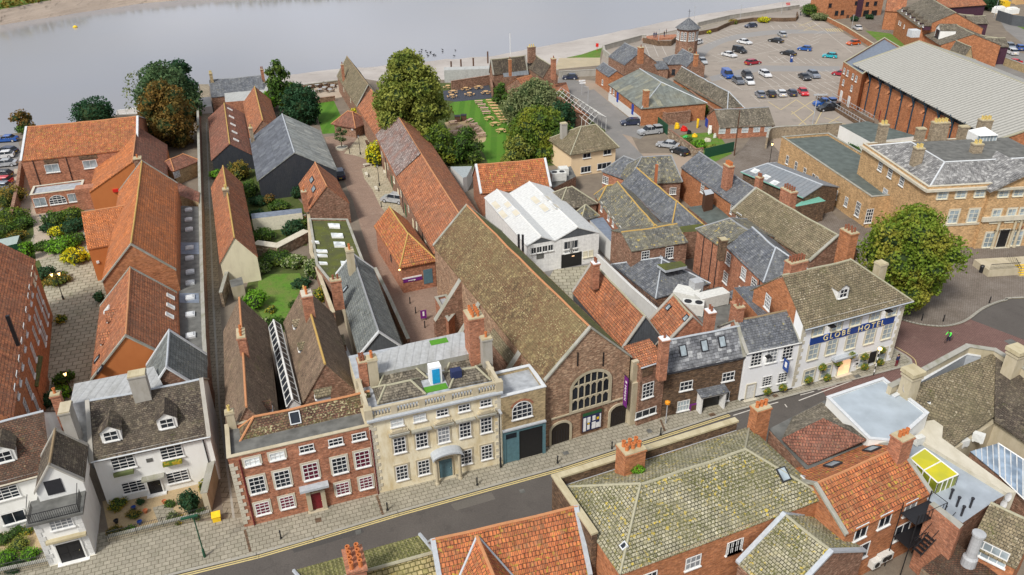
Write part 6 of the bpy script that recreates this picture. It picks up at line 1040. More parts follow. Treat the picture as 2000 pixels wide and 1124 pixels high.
flatb('white_block', 'white walled block with dark green flat roof and rooflights', [(1640, 245), (1694, 237), (1790, 266), (1700, 278)], 3.6, 'white', 'felt_green', cat='building'); wall_run('yard_wall', 'curved brick yard wall with boarded gate near the office wing', smooth([(1495, 292), (1500, 275), (1520, 270), (1560, 268), (1640, 262)], 3), 2.4, .35, 'brick_grey', 'coping')
# boatyard yard
wall_run('yard_wall', 'crumbling painted red brick wall around the cluttered yard', [(1305, 268), (1358, 308), (1372, 306)], 1.7, .35, 'rubble', 'brick_old'); wall_run('yard_fence', 'dark green sheet fence at the corner of the cluttered yard', [(1375, 310), (1432, 296)], 2.0, .12, 'fence_green', None, cat='fence'); wall_run('yard_fence', 'short dark green fence beside parked pick-up', [(1284, 248), (1303, 264)], 2.2, .12, 'fence_green', None, cat='fence')
wall_run('yard_ruin', 'roofless ruined brick walls overgrown with bushes in boatyard', [(1262, 225), (1300, 245), (1345, 240), (1325, 215)], 2.6, .4, 'brick_old', 'brick_old', cat='ruin'); wall_run('yard_ruin', 'second crumbling brick wall below the long slate store', [(1345, 196), (1392, 235)], 2.4, .4, 'brick_old', 'brick_old', cat='ruin')
# glasshouse frame
c = [P(1083, 214, 0), P(1107, 206, 0), P(1183, 258, 0), P(1150, 272, 0)]; o = c[0]; gs = empty('glasshouse', tuple(o), 0, 'derelict glasshouse with bare steel roof frame near the road', 'glasshouse'); m = MB(); g2 = MB(); H2 = 3.2
A_, B_, C_, D_ = [x-o for x in c]
for i in range(11):
    t_ = i/10; p, q = A_+(D_-A_)*t_, B_+(C_-B_)*t_; r_ = (p+q)/2; p, q, r_ = [v+np.array([0, 0, h]) for v, h in ((p, H2), (q, H2), (r_, H2+1.4))]; m.tube(p, r_, .04, 4); m.tube(r_, q, .04, 4); m.tube(p-np.array([0, 0, H2]), p, .05, 4); m.tube(q-np.array([0, 0, H2]), q, .05, 4)
for a, b in ((A_, D_), (B_, C_)):
    for f_, h in ((0, H2), (.33, H2+.46), (.66, H2+.92)):
        mA, mD = (A_+B_)/2, (C_+D_)/2; m.tube(a+(mA-a)*f_+np.array([0, 0, h]), b+(mD-b)*f_+np.array([0, 0, h]), .05, 4)
m.build('steel_frame', 'ridge_pale', gs); mA, mD = (A_+B_)/2+np.array([0, 0, H2+1.35]), (C_+D_)/2+np.array([0, 0, H2+1.35]); MB().face([mA, B_+np.array([0, 0, H2-.05]), C_+np.array([0, 0, H2-.05]), mD]).build('roof_sheets', 'hall_tile', gs); MB().prism([A_[:2], B_[:2], C_[:2], D_[:2]], 0, .3).build('base', 'g_soil', gs)
flatb('garden_block', 'flat mossy roofed block between pub and glasshouse', [(1060, 185), (1100, 176), (1108, 190), (1075, 200)], 3.0, 'brick_old', 'moss_flat', cat='building')
B('pantile_shed', 'orange pantile lean-to roof along the glasshouse', (1150, 226), (1104, 194), 3, 3.0, 4.2, 'brick_old', 'pantile', kind='shed', cat='shed')
# ================================================================ foreground roofs
f1 = B('foreground_house', 'large foreground brick building with mossy yellow stone tiled hipped roof', (1211.6, 1118), (1611, 969.7), (1127, 942), 7.6, 10.4, 'brick_orange', 'stone_moss', hips=(4.4, 4.6), ridge='ridge_stone', ov=.1)
f1.wins([(1268, 1118), (1355, 1085), (1435, 1053), (1518, 1023), (1427, 1118)], 1.4, 1.3, 'sash6'); f1.chim(1233, 872, 11.0, 1.9, 1.5, 3, 'brick_orange', 'pot', down=4.5, rows=2, potr=.17); f1.chim(1487, 793, 10.3, 1.5, 1.0, 3, 'brick_orange', 'pot', down=4.5, potr=.17); f1.sky([(1530, 927)], .7, 1.0, 'sky')
f1.sky([(1571, 935), (1592, 953), (1219, 1067)], .35, .4, 'skyd')
m = MB(); L_, W_ = f1.L, f1.W
m.box(-.5, L_-1.2, W_+.3, W_+.75, 0, 8.3); m.box(-.55, -.1, W_*.35, W_+.3, 0, 8.3).build('parapet', 'brick_brown', f1.root); MB().box(-.6, L_-1.1, W_+.22, W_+.83, 8.3, 8.48).box(-.62, -.02, W_*.35, W_+.22, 8.3, 8.48).build('coping', 'copyellow', f1.root); MB().box(0, L_-1.2, W_-.1, W_+.3, 7.2, 7.4).build('gutter', 'lead', f1.root)
f2 = B('foreground_house', 'foreground orange pantile roof with projecting cross gable', (1152.5, 1118), (870, 1190), None, 5.0, 8.8, 'brick_red', 'pantile_lichen', r=(1127, 988.5), ridge='ridge_orange', cop='lead', ov=.15)
cr_ = [f2.hitroof(*p)[0] for p in ((932, 1050), (884, 1160), (1030, 1160), (932, 1048))]; rt_ = f2.loc(P(978, 1160, cr_[0][2]+f2.z0)); u_ = np.array([0, 0, .12])
MB().slab([cr_[0]+u_, rt_+u_, cr_[1]+u_][::-1], .1).slab([rt_+u_, cr_[0]+u_, cr_[2]+u_][::-1], .1).build('cross_gable', 'pantile_lichen', f2.root); MB().tube(cr_[0]+u_, rt_+u_, .14).build('ridge', 'ridge_orange', f2.root); MB().tube(cr_[0]+u_, cr_[1]+u_, .12).tube(cr_[0]+u_, cr_[2]+u_, .12).build('valley', 'lead', f2.root)
f4 = B('foreground_house', 'foreground gabled roof of speckled mossy stone tiles at lower right', (1442.6, 1098, 5.0), (1531, 1177, 5.0), None, 5.0, 7.6, 'brick_old', 'stone_moss', r=(1551, 1018.7), ridge='ridge_stone', ov=.1, cop='lead')
f5 = B('foreground_house', 'foreground brick house with bright orange tile roof and fire escape', (1652.5, 1041.6), (1817.8, 960.7), None, 6.6, 8.75, 'brick_orange', 'pantile_lichen', r=(1675, 908), ridge='ridge_orange', ov=.12, cop='coping')
f5.wins([(1681, 1038), (1728, 1015), (1777, 992)], 1.4, 1.5, 'plain'); f5.wins([(1681, 1075), (1760, 1040)], 1.8, 1.7, 'plain'); f5.chim(1764, 850, 10.6, 1.4, 1.2, 3, 'brick_red', 'pot', down=4, potr=.16); f5.sky([(1703, 878), (1627, 908)], 1.1, .8, 'sky')
f7 = flatb('foreground_block', 'foreground block with pale blue grey membrane flat roof', [(1614.7, 779), (1724.3, 741.6), (1812.4, 810), (1750, 866), (1697, 861)], 8.0, 'white', 'membrane', par=.18, parmat='lead_pale', pt=.2)
f8 = flatb('foreground_block', 'grey flat roof with yellow glazed lantern and pipes', [(1768, 872), (1790, 858), (1966, 966), (1948, 975), (1880, 1022), (1812, 978)], 6.0, 'brick_old', 'membrane_grey')
def lantern():
    z = 6.0; c = [P(*p, z+1.2) for p in ((1777, 895), (1806, 876), (1872, 927), (1832, 944))]; o = c[0].copy(); o[2] = z; e = empty('rooflight_lantern', tuple(o), 0, 'yellow glazed rooflight box with white frame on grey flat roof', 'rooflight'); q = [x-o for x in c]
    mid1, mid2 = (q[0]+q[3])/2, (q[1]+q[2])/2
    for a in ([q[0], q[1], mid2, mid1], [mid1, mid2, q[2], q[3]]): cc = sum(a)/4; MB().face([x+(cc-x)*.03 for x in a]).build('yellow_pane', 'glass_yellow', e)
    m = MB(); f = MB()
    for i in range(4):
        a, b = q[i], q[(i+1) % 4]; lo = np.array([0, 0, 1.2]); m.face([a-lo, b-lo, b, a]); f.tube(a, b, .06)
        for k in range(5): p = a+(b-a)*k/4; f.tube(p-lo, p, .05)
    f.tube(mid1, mid2, .06); m.build('side_glass', 'glass_lime', e); f.build('lantern_frame', 'frame_white', e)
lantern()
f9 = flatb('foreground_parapet', 'long cream coped wall stepping down between grey roof and glass roof', [(1812, 812), (1842, 833), (1840, 856), (1985, 962), (1966, 963), (1788, 855)], 6.35, 'stone_pale', 'stone_pale', cat='wall')
def facet(parts, name, label, cat, mat_of):
    o = P(parts[0][1][0][0], parts[0][1][0][1], parts[0][1][0][2]); root = empty(name, (o[0], o[1], 0), 0, label, cat)
    for nm, pts, mt, th_ in parts:
        q = [P(*p) for p in pts]; q = [(x[0]-o[0], x[1]-o[1], x[2]) for x in q]; n_ = (Vector(q[1])-Vector(q[0])).cross(Vector(q[2])-Vector(q[1]))
        if n_.z < 0: q = q[::-1]
        if th_ == 'w':
            m = MB(); m.face(q); 
            for i in range(len(q)): a, b = q[i], q[(i+1) % len(q)]; m.face([(a[0], a[1], 0), (b[0], b[1], 0), b, a])
            m.build(nm, mt, root)
        else: MB().slab(q, th_).build(nm, mt, root)
    return root
f3 = facet([('wall', [(821, 1046, 5.0), (575, 1115, 5.0), (640, 1235, 4.2), (888, 1165, 4.2)], 'brick_red', 'w'), ('roof', [(821, 1045.5, 5.2), (575, 1114, 5.2), (600, 1146, 6.9), (848, 1078, 6.9)], 'tile_green', .12), ('roof', [(848, 1078, 6.9), (600, 1146, 6.9), (640, 1235, 4.4), (888, 1165, 4.4)], 'stone_yellow', .12)], 'foreground_house', 'foreground roof of green mossy tiles with tall pot covered chimney', 'house', None)
o = np.array(f3.location); q = [P(*p)-o for p in ((820, 1044, 5.3), (848, 1077, 7.05), (889, 1166, 4.6), (599, 1147, 6.95), (848, 1079, 6.95), (574, 1115, 5.25), (600, 1146, 7.0))]; MB().tube(q[0], q[1], .16).tube(q[1], q[2], .18).build('verge_lead', 'lead', f3); MB().tube(q[3], q[4], .14).build('ridge', 'ridge_stone', f3); MB().tube(q[5], q[6], .15).build('verge_lead', 'lead', f3)
q = P(692, 1092, 9.3)-o; ch = MB().box(-.65, .65, -1.1, 1.1, 4, 9.1).box(-.75, .75, -1.2, 1.2, 9.1, 9.3).build('chimney', 'brick_red', f3, (q[0], q[1], 0), rad(19))
for i in range(2):
    for j_ in range(4): put('chimney_pot', pot_mesh('pot', .6, .16), ch, (-.32+.64*i, -.8+.53*j_, 9.3))
facet([('wall', [(1502, 842, 7), (1610, 786, 7), (1720, 862, 7), (1665, 885, 7), (1580, 922, 7)], 'brick_old', 'w'), ('roof', [(1502, 838, 7.15), (1611, 782, 7.15), (1718, 858, 7.15), (1663, 884, 7.1), (1578, 920, 7.1)], 'felt', .1), ('tiled_slope', [(1527, 857, 8.0), (1608, 817, 8.6), (1692, 859, 8.0), (1579, 908, 7.2)], 'pantile_dark', .12), ('back_slope', [(1608, 817, 8.6), (1527, 857, 8.0), (1548, 815, 7.2), (1605, 786, 7.2), (1700, 842, 7.2), (1692, 859, 8.0)], 'hall_tile', .05)], 'foreground_roof', 'dark red tiled slope facing a grey gutter behind the bright orange roof', 'house', None)
r10 = facet([('wall', [(1765, 800, 5.6), (1880, 760, 5.6), (1946, 735, 5.6), (2060, 780, 5.6), (2060, 905, 5.6), (1943, 826, 5.6), (1862, 880, 5.6)], 'stone', 'w'),
    ('roof', [(1735, 775, 8.0), (1945, 688, 8.6), (1941, 800, 6.4), (1943, 812, 6.3), (1862, 872, 6.1), (1800, 830, 6.2)], 'tile_stonebrown', .15), ('roof', [(1945, 688, 8.6), (2060, 745, 8.4), (2060, 900, 6.2), (1943, 822, 6.2), (1941, 800, 6.4)], 'tile_brown', .15)], 'foreground_block', 'big brown stone tiled valley roof behind a stone parapet on the corner', 'building', None)
wall_run('corner_parapet', 'curved stone parapet following the street corner above the brown roof', [(1738, 755), (1800, 725), (1891, 676), (1943, 684), (1990, 712), (2060, 760)], 8.9, .45, 'stone', 'coping', top=True)
wall_run('inner_parapet', 'lower inner gutter wall behind the corner parapet', [(1745, 775), (1886, 692), (1915, 696)], 8.1, .3, 'lead', 'lead_pale', top=True)
for px, py, lab in ((1785, 722, 'square stone chimney stack rising beside the satellite dish'), (1990, 680, 'square stone chimney stack at the right edge above the brown roof')):
    c = P(px, py, 11); e = empty('stone_stack', (c[0], c[1], 0), rad(22), lab, 'chimney stack'); MB().box(-.6, .6, -.6, .6, 0, 10.6).box(-.7, .7, -.7, .7, 10.2, 10.4).build('stack', 'stone', e); MB().box(-.78, .78, -.78, .78, 10.6, 11).build('cap', 'copyellow', e)
gr = facet([('glass_roof', [(1895, 882, 5), (1950, 866, 5), (1953, 930, 5)], 'glass_blue', .06), ('glass_roof', [(1950, 866, 5), (2010, 905, 5), (2010, 985, 4.6), (1953, 930, 5)], 'glass_blue', .06), ('wall', [(1895, 882, 4.9), (1950, 866, 4.9), (2010, 905, 4.9), (2010, 985, 4.5)], 'brick_old', 'w')], 'glass_roof', 'blue tinted glass roof with white glazing bars at the right edge', 'glass roof', None)
m = MB(); o = np.array(gr.location)
for i in range(6):
    t_ = i/5; a = P(1950+60*t_, 866+39*t_, 5.05); b = P(1953, 930, 5.05)+(P(2010, 985, 4.65)-P(1953, 930, 5.05))*t_; m.tube(a-o, b-o, .05, 4); a = P(1895+55*t_, 882-16*t_, 5.05); b = P(1895+58*t_, 882+48*t_, 5.05); m.tube(a-o, b-o, .04, 4)
for a, b in (((1950, 866), (1953, 930)), ((1953, 930), (2010, 985)), ((1950, 866), (2010, 905))): m.tube(P(*a, 5.05)-o, P(*b, 5.05)-o, .07, 4)
m.build('glazing_bars', 'frame_white', gr)
f11 = B('foreground_house', 'foreground brick building with brown tiled roof and round metal flue', (1898, 1062), (1985, 1105), None, 5.2, 7.4, 'brick_orange', 'tile_stonebrown', r=(1975, 1000), ridge='ridge_stone', ov=.15) ; f11.wins([(1935, 1080)], 2.4, 1.6, 'cas4')
f12 = flatb('foreground_wall', 'tall patched brick rear wall with stone coping below the grey roof', [(1815, 985), (1824, 980), (1882, 1025), (1874, 1034)], 7.2, 'brick_red', 'coping', cat='wall')
f13 = flatb('foreground_yard_roof', 'low rubble brick roof ledge at the bottom right corner', [(1855, 1070), (1870, 1062), (1950, 1124), (1850, 1150), (1800, 1110)], 3.8, 'rubble', 'tile_redbrown', cat='building')
c = P(1913, 1042, 7.2); e = empty('metal_flue', (c[0], c[1], 3), 0, 'fat galvanised metal flue beside the brown tiled roof', 'flue'); MB().lathe((0, 0, 0), [(.55, 0), (.55, 1.6), (.4, 1.8), (.4, 4.0), (.5, 4.0), (.5, 4.2), (.1, 4.25), (0, 4.25)], 14).build('flue_pipe', 'grey_metal', e)
for x, y in ((1868, 990), (1877, 1008), (1894, 992), (1855, 975)): c = P(x, y, 6); tag(MB().tube((0, 0, 0), (0, 0, 1.0), .09, 8).lathe((0, 0, .95), [(.14, 0), (.14, .12), (0, .14)], 8).build('vent_pipe', 'frame_dark', loc=tuple(c)), 'short black vent pipe standing on the grey flat roof', 'vent pipe', 'vent pipes on the grey flat roof')
# ================================================================ trees and plants
def leaves(name, mat, pts, nrm, size, parent=None, loc=None, jit=.9):
    n = len(pts); r = RNG; a = r.normal(size=(n, 3)); a /= np.linalg.norm(a, axis=1)[:, None]; nn = nrm*(1-jit*.6)+a*jit*.6; nn /= np.linalg.norm(nn, axis=1)[:, None]+1e-9
    t = np.cross(nn, r.normal(size=(n, 3))); t /= np.linalg.norm(t, axis=1)[:, None]+1e-9; b = np.cross(nn, t); s = (size*(.6+.8*r.random(n)))[:, None]
    v = np.empty((n*4, 3)); v[0::4] = pts-t*s; v[1::4] = pts-b*s*.6+nn*s*.15; v[2::4] = pts+t*s; v[3::4] = pts+b*s*.6+nn*s*.15
    me = bpy.data.meshes.new(name); me.vertices.add(n*4); me.vertices.foreach_set('co', v.ravel()); me.loops.add(n*4); me.loops.foreach_set('vertex_index', np.arange(n*4)); me.polygons.add(n); me.polygons.foreach_set('loop_start', np.arange(0, n*4, 4)); me.update(calc_edges=True); me.materials.append(MATS[mat]); return put(name, me, parent, loc)
def blob_points(blobs, dens):
    P_, N_ = [], []
    for (cx, cy, cz, rx, ry, rz) in blobs:
        n = max(20, int(dens*4*PI*((rx*ry+rx*rz+ry*rz)/3))); a = RNG.normal(size=(n, 3)); a /= np.linalg.norm(a, axis=1)[:, None]; a = a[a[:, 2] > -.75]
        g = np.sin(a[:, 0]*8+cx*5+cz)*np.sin(a[:, 1]*8+cy*4)+np.sin(a[:, 2]*9+cx)*.5; a = a[g > -.62]; f = 1-.4*RNG.random(len(a))**1.5+.22*(RNG.random(len(a)) > .9)*RNG.random(len(a)); lump = 1+.10*np.sin(a[:, 0]*5+cx*3)+.09*np.sin(a[:, 1]*7+a[:, 2]*5+cy*2)
        P_.append(np.array([cx, cy, cz])+a*np.array([rx, ry, rz])*(f*lump)[:, None]); N_.append(a)
    return np.vstack(P_), np.vstack(N_)
def tree(name, label, px, py, H, blobs, mat, trunk=(.25, 'bark'), dens=9, size=.32, cat='tree', group=None, core=True, z0=0., hit=None):
    """px,py = pixel of the foot at ground; blobs in metres relative to the foot"""
    w = P(px, py, z0) if hit is None else hit; root = empty(name, tuple(w), random.uniform(0, 0), label, cat, group); th_, tm = trunk
    if H:
        m = MB(); m.tube((0, 0, -.1), (0, 0, H*.45), th_, 8, r2=th_*.7)
        for (cx, cy, cz, rx, ry, rz) in blobs[:7]: m.tube((0, 0, H*random.uniform(.25, .45)), (cx*.8, cy*.8, cz), th_*.55, 5, r2=th_*.15)
        m.build('trunk', tm, root)
    p, n = blob_points(blobs, dens); leaves('crown', mat, p, n, size, root)
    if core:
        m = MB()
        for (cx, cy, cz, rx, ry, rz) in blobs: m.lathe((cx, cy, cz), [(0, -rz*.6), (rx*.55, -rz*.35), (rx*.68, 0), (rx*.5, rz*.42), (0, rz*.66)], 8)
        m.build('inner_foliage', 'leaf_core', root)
    return root
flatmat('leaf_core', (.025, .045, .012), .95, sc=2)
def crown(R, H, n, base=.35, flat=1., seed=1, rs=(.38, .6)):
    r = np.random.default_rng(seed); out = []
    for i in range(n):
        z = base+(1-base)*(i+.5)/n; rr = math.sin(PI*min(1, max(.12, (z-base)/(1-base)*.85+.12)))**.6; a = i*2.4+r.random(); d = R*rr*(.55 if i < n-1 else 0)*r.uniform(.6, 1.1); s = R*r.uniform(*rs)*(.6+.4*rr)
        out.append((d*math.cos(a), d*math.sin(a), H*z-s*.5, s, s, s*.85*flat))
    return out
def bush(label, px, py, r, h, mat, name='shrub', group=None, dens=22, size=.16, n=4, cat='shrub', z0=0., el=1.):
    bl = [(0, 0, h*.5, r*.8, r*.8*el, h*.5)]
    for i in range(n): a = i*2*PI/n+random.random(); bl.append((r*.5*math.cos(a), r*.5*el*math.sin(a), h*random.uniform(.35, .6), r*.5, r*.5, h*random.uniform(.35, .48)))
    w = P(px, py, z0); root = empty(name, tuple(w), 0, label, cat, group); p, nn = blob_points(bl, dens); leaves('foliage', mat, p, nn, size, root); m = MB()
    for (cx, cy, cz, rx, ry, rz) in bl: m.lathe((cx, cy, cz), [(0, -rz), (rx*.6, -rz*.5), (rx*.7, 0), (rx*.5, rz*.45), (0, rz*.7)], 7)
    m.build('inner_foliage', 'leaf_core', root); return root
tree('big_willow_tree', 'huge olive green tree standing between the warehouse range and beer garden', 808, 292, 17, crown(8.7, 19.5, 32, .1, 1, 3, (.26, .42)), 'leaf_olive', (.5, 'bark'), 14, .28)
tree('street_tree', 'large bright green tree on the square before the classical office', 1748, 602, 11, crown(7.6, 14, 28, .16, 1, 5, (.26, .44)), 'leaf_square', (.35, 'bark_grey'), 22, .2)
tree('holm_oak', 'broad grey green evergreen tree beside the river left of lane', 335, 238, 11, crown(7.2, 13, 16, .1, 1, 7, (.4, .56)), 'leaf_holm', (.4, 'bark'), 8, .33)
tree('holm_oak', 'darker rounded evergreen tree behind the grey green one', 365, 218, 10, crown(5., 12, 10, .1, 1, 17, (.4, .56)), 'leaf_dark', (.4, 'bark'), 7, .33)
tree('sparse_tree', 'thin pale tree leaning over the river edge', 285, 232, 8, crown(4.6, 11, 8, .2, 1, 8, (.35, .5)), 'leaf_grey', (.25, 'bark'), 2.2, .28, core=False)
tree('autumn_tree', 'rusty orange brown tree in front of the evergreen trees', 340, 285, 10, crown(6.2, 13.5, 16, .1, 1, 9, (.38, .52)), 'leaf_rust', (.35, 'bark'), 10, .27)
tree('yew_tree', 'dark clipped round yew at the river edge behind warehouse roof', 189, 243, 0, [(0, 0, 2.6, 4.6, 3.6, 3.4), (-2, 0, 2.6, 2.4, 2.4, 2.8), (2, 0, 2.6, 2.4, 2.4, 2.8)], 'leaf_dark', dens=12, size=.26)
tree('autumn_tree', 'small rusty tree behind the left end of warehouse roof', 52, 258, 4, crown(2.6, 5, 6, .2, 1, 4), 'leaf_rust', (.15, 'bark'), 9, .25)
tree('conifer', 'tall bright green tree rising behind the red roofed cottages', 552, 212, 9, crown(3.4, 11.5, 12, .1, 1, 11, (.45, .6)), 'leaf_mid', (.3, 'bark'), 9, .3)
tree('yew_tree', 'wide dark green yew by the river lawn behind the barn', 588, 240, 6, crown(5., 8.5, 12, .1, 1, 12, (.42, .58)), 'leaf_dark', (.3, 'bark'), 10, .28)
bush('pale yellow green climbing bush behind the red cottage roofs', 520, 222, 2.6, 5, 'leaf_bright', n=4, dens=9, size=.25)
tree('beer_garden_tree', 'pale grey green willow behind the beer garden tables', 1042, 240, 7, crown(7.6, 9.2, 20, .1, 1, 13, (.38, .5)), 'leaf_grey', (.25, 'bark'), 10, .26)
tree('beer_garden_tree', 'rounded bright bush tree beside the dark deck', 980, 203, 4, crown(2.7, 5, 6, .15, 1, 14), 'leaf_mid', (.2, 'bark'), 11, .24)
tree('beer_garden_tree', 'broad yellowing green tree between lawn and peach house', 1050, 300, 7, crown(7.8, 9, 22, .08, 1, 15, (.36, .5)), 'leaf_green', (.25, 'bark'), 10, .26)
tree('beer_garden_tree', 'dark green tree at foot of the willow beside the glasshouse', 1095, 262, 6, crown(4., 7, 10, .1, 1, 16), 'leaf_dark', (.2, 'bark'), 9, .26)
tree('beer_garden_tree', 'leafy tree in front of the peach house chimney', 1088, 312, 5, crown(3.4, 6, 9, .08, 1, 26), 'leaf_mid', (.2, 'bark'), 10, .24)
tree('beer_garden_tree', 'autumn tinted bush tree at the near end of the beer lawn', 1012, 318, 4, crown(3.6, 5.4, 9, .08, 1, 27), 'leaf_olive', (.2, 'bark'), 11, .22)
tree('beer_garden_tree', 'dark leafy tree behind the warehouse range near the gravel', 858, 318, 6, crown(4.4, 7.5, 12, .08, 1, 18), 'leaf_green', (.25, 'bark'), 10, .25)
tree('beer_garden_tree', 'round green tree in front of the gravel tables', 912, 318, 6, crown(3.7, 7, 10, .08, 1, 19), 'leaf_mid', (.25, 'bark'), 11, .24)
tree('planter_tree', 'small olive tree in the round stone planter', 668, 290, 4, crown(2.1, 4.6, 8, .42, .8, 20, (.35, .5)), 'leaf_grey', (.13, 'bark'), 9, .15)
for px, py, r, h, mt, lb in ((1196, 262, 0, 0, '', ''), (1290, 238, 2.2, 3.2, 'leaf_mid', 'bush growing inside the roofless brick ruin'), (1330, 205, 2.4, 3.6, 'leaf_mid', 'dark bush between the boat store and slate store'), (1352, 222, 2., 3., 'leaf_olive', 'straggly bush on the ruined wall'), (1376, 226, 1.6, 2.4, 'leaf_mid', 'small bush beside the brick workshop'), (1316, 226, 1.8, 2.6, 'leaf_bright', 'bright bush on the ruined brick corner'),
    (1365, 290, 1.8, 1.6, 'leaf_bright', 'nettles and weeds in the cluttered yard'), (1393, 296, 1.6, 1.3, 'leaf_olive', 'rough weeds beside yard machinery'), (1340, 282, 1.5, 1.5, 'leaf_mid', 'low bush behind the yard wall'), (1588, 32, 5, 4.5, 'leaf_mid', 'large dark shrub bank by the riverside flats'), (1600, 40, 3.2, 2.4, 'leaf_grey', 'grey rounded shrub by the riverside flats'), (1612, 37, 2, 2, 'leaf_bright', 'small clipped shrub by the riverside flats'),
    (1668, 42, 1.6, 1.6, 'leaf_dark', 'round clipped bush in the flats drive'), (1698, 38, 1.6, 1.6, 'leaf_dark', 'second round clipped bush in the flats drive'), (1432, 47, 1.8, 1.5, 'leaf_autumn', 'spiky brown plant behind the retaining wall'), (1491, 44, 2.4, 1.8, 'leaf_yellow', 'large yellow green plant behind the retaining wall'), (1383, 66, 1.2, 1., 'leaf_yellow', 'small yellow plant near the tower'),
    (1672, 300, 3, 1.8, 'leaf_mid', 'green hedge beside the white walled block'), (1660, 303, 2, 1.8, 'leaf_dark', 'dark shrub at the foot of the white walled block'), (1925, 20, 5, 6, 'leaf_dark', 'dark shrub behind the purple boarded end'),
    (735, 322, 2.1, 4.3, 'leaf_yellow', 'bright yellow climbing shrub against the warehouse wall'), (693, 238, 1.2, 3., 'leaf_yellow', 'yellow green climber by the outside staircase'), (729, 312, 1.0, 1.8, 'leaf_dark', 'dark shrub beside the bright yellow climber'), (820, 432, .9, 3.4, 'leaf_mid', 'tall dark green climber against the range wall'), (1386, 0, 0, 0, '', ''),
    (500, 600, 1.9, 2.2, 'leaf_bright', 'large rounded bush on the walled garden lawn'), (540, 512, 2.6, 1.5, 'leaf_mid', 'leafy hedge along the top of the walled garden'), (575, 520, 1.9, 1.6, 'leaf_white', 'white flowering bush in the walled garden'), (512, 530, 1.6, 1.2, 'leaf_white', 'low flowering bush near the cream gable'), (612, 545, 1.3, 3.4, 'leaf_white', 'tall white flowering climber on the garden wall'), (628, 590, 1.1, 2.4, 'leaf_flower', 'yellow climber trailing down the garden wall'),
    (578, 600, 1.0, .8, 'leaf_mid', 'small shrub on the right edge of the walled lawn'), (590, 560, 1.5, 1.2, 'leaf_dark', 'dark shrub at the right edge of the walled lawn'), (530, 610, .8, .7, 'leaf_flower', 'small flowering plant on the walled lawn'), (540, 640, 1.6, 1.2, 'leaf_mid', 'low planting by the brown roof wings'), (515, 640, 1.2, 1.2, 'leaf_white', 'pale flowering plant by the left brown roof'), (572, 455, 2., 1.8, 'leaf_dark', 'dark bush before the ruined garden wall'), (515, 470, 2.2, 1.8, 'leaf_mid', 'green bush behind the pale ruined wall'), (590, 440, 1.7, 1.8, 'leaf_mid', 'bush at the corner of the mossy shed'),
    (470, 350, 2.2, 3.4, 'leaf_autumn', 'yellow green garden tree beside the dark boarded shed'), (488, 385, 2., 3., 'leaf_mid', 'garden bush below the barn'), (490, 320, 1.8, 2.8, 'leaf_autumn', 'autumn tinted bush behind the cottage roof'), (425, 348, 1.5, 1.6, 'leaf_bright', 'bright bush in front of the boarded shed'), (505, 400, 1.7, 1.5, 'leaf_dark', 'dark shrub against the barn wall'), (545, 408, 2., 1.3, 'leaf_mid', 'low shrub at the foot of the black barn wall'), (528, 398, 1.2, 1.6, 'leaf_rust', 'rusty shrub at the foot of the barn'), (583, 388, 1.2, 2.4, 'leaf_dark', 'dark climber beside the orange roofed cottage'), (500, 425, 1.6, 1.1, 'leaf_dark', 'dark ground shrub near the blue garden shed'),
    (112, 440, 2.3, 2.2, 'leaf_mid', 'tall green shrub nearest the extension windows'), (140, 432, 2.2, 2., 'leaf_green', 'rounded shrub before the archway'), (146, 452, 2.2, 2., 'leaf_dark', 'grey green shrub in the middle border'), (115, 460, 1.5, 1.6, 'leaf_yellow', 'yellow leaved shrub in the middle border'), (98, 452, 1.6, 1.4, 'leaf_dark', 'dark hedge end of the middle border'), (125, 492, 2.6, 2.2, 'leaf_bright', 'bright green shrub above the paved court'), (150, 512, 2.3, 2.1, 'leaf_yellow', 'golden shrub at edge of the paved court'), (143, 480, 2.4, 1.8, 'leaf_mid', 'spreading green shrub beside orange wing'),
    (92, 486, 2.2, 1.0, 'leaf_mid', 'low clipped hedge by the garden path'), (60, 506, 1.1, 3., 'leaf_bright', 'tall clipped topiary cone beside the brick mill'), (88, 545, 1.9, 1.6, 'leaf_dark', 'dark shrub in the triangular bed'), (112, 552, 2.2, 1.1, 'leaf_autumn', 'low brownish shrub in the triangular bed'), (20, 400, 3.2, 3.4, 'leaf_autumn', 'yellow green tree bank at the left edge'), (18, 440, 3.4, 2.6, 'leaf_green', 'green shrub bank at the left edge'), (45, 445, 2.0, 1.8, 'leaf_mid', 'dark shrub beside the gravel path'), (30, 470, 2., 1.6, 'leaf_autumn', 'olive shrub above the green shed'), (2, 470, 3, 3, 'leaf_mid', 'leafy shrub at the far left edge'), (48, 262, 1.6, 2, 'leaf_mid', 'small shrub at warehouse corner'),
    (128, 750, 1.3, 1.5, 'leaf_mid', 'green shrub beside the porch of brick mill'), (122, 775, 1.2, 1.2, 'leaf_bright', 'bright shrub by the lit court lamp'), (96, 790, 1.2, 1.4, 'leaf_dark', 'dark shrub below the mill porch'), (196, 590, .8, 1.6, 'leaf_dark', 'dark climber at the foot of orange range'), (121, 630, .8, 1., 'leaf_flower', 'potted flowers inside small court railing')):
    if r: bush(lb, px, py, r, h, mt, dens=12 if py < 330 else 16, size=.22 if py < 330 else .17)
q, n_ = [], []
for p_ in FARBANK:
    for k in range(34): q.append(p_+np.array([RNG.normal()*2, 3+RNG.random()*9, RNG.random()**1.5*(3.5 if math.sin(p_[0]*.05) > -.2 else 1.2)])); n_.append((0, -.7, .7))
tag(leaves('far_reeds', 'leaf_autumn', np.array(q), np.array(n_), .9), kind='stuff', label='olive and brown reed and scrub growth along the far river bank')
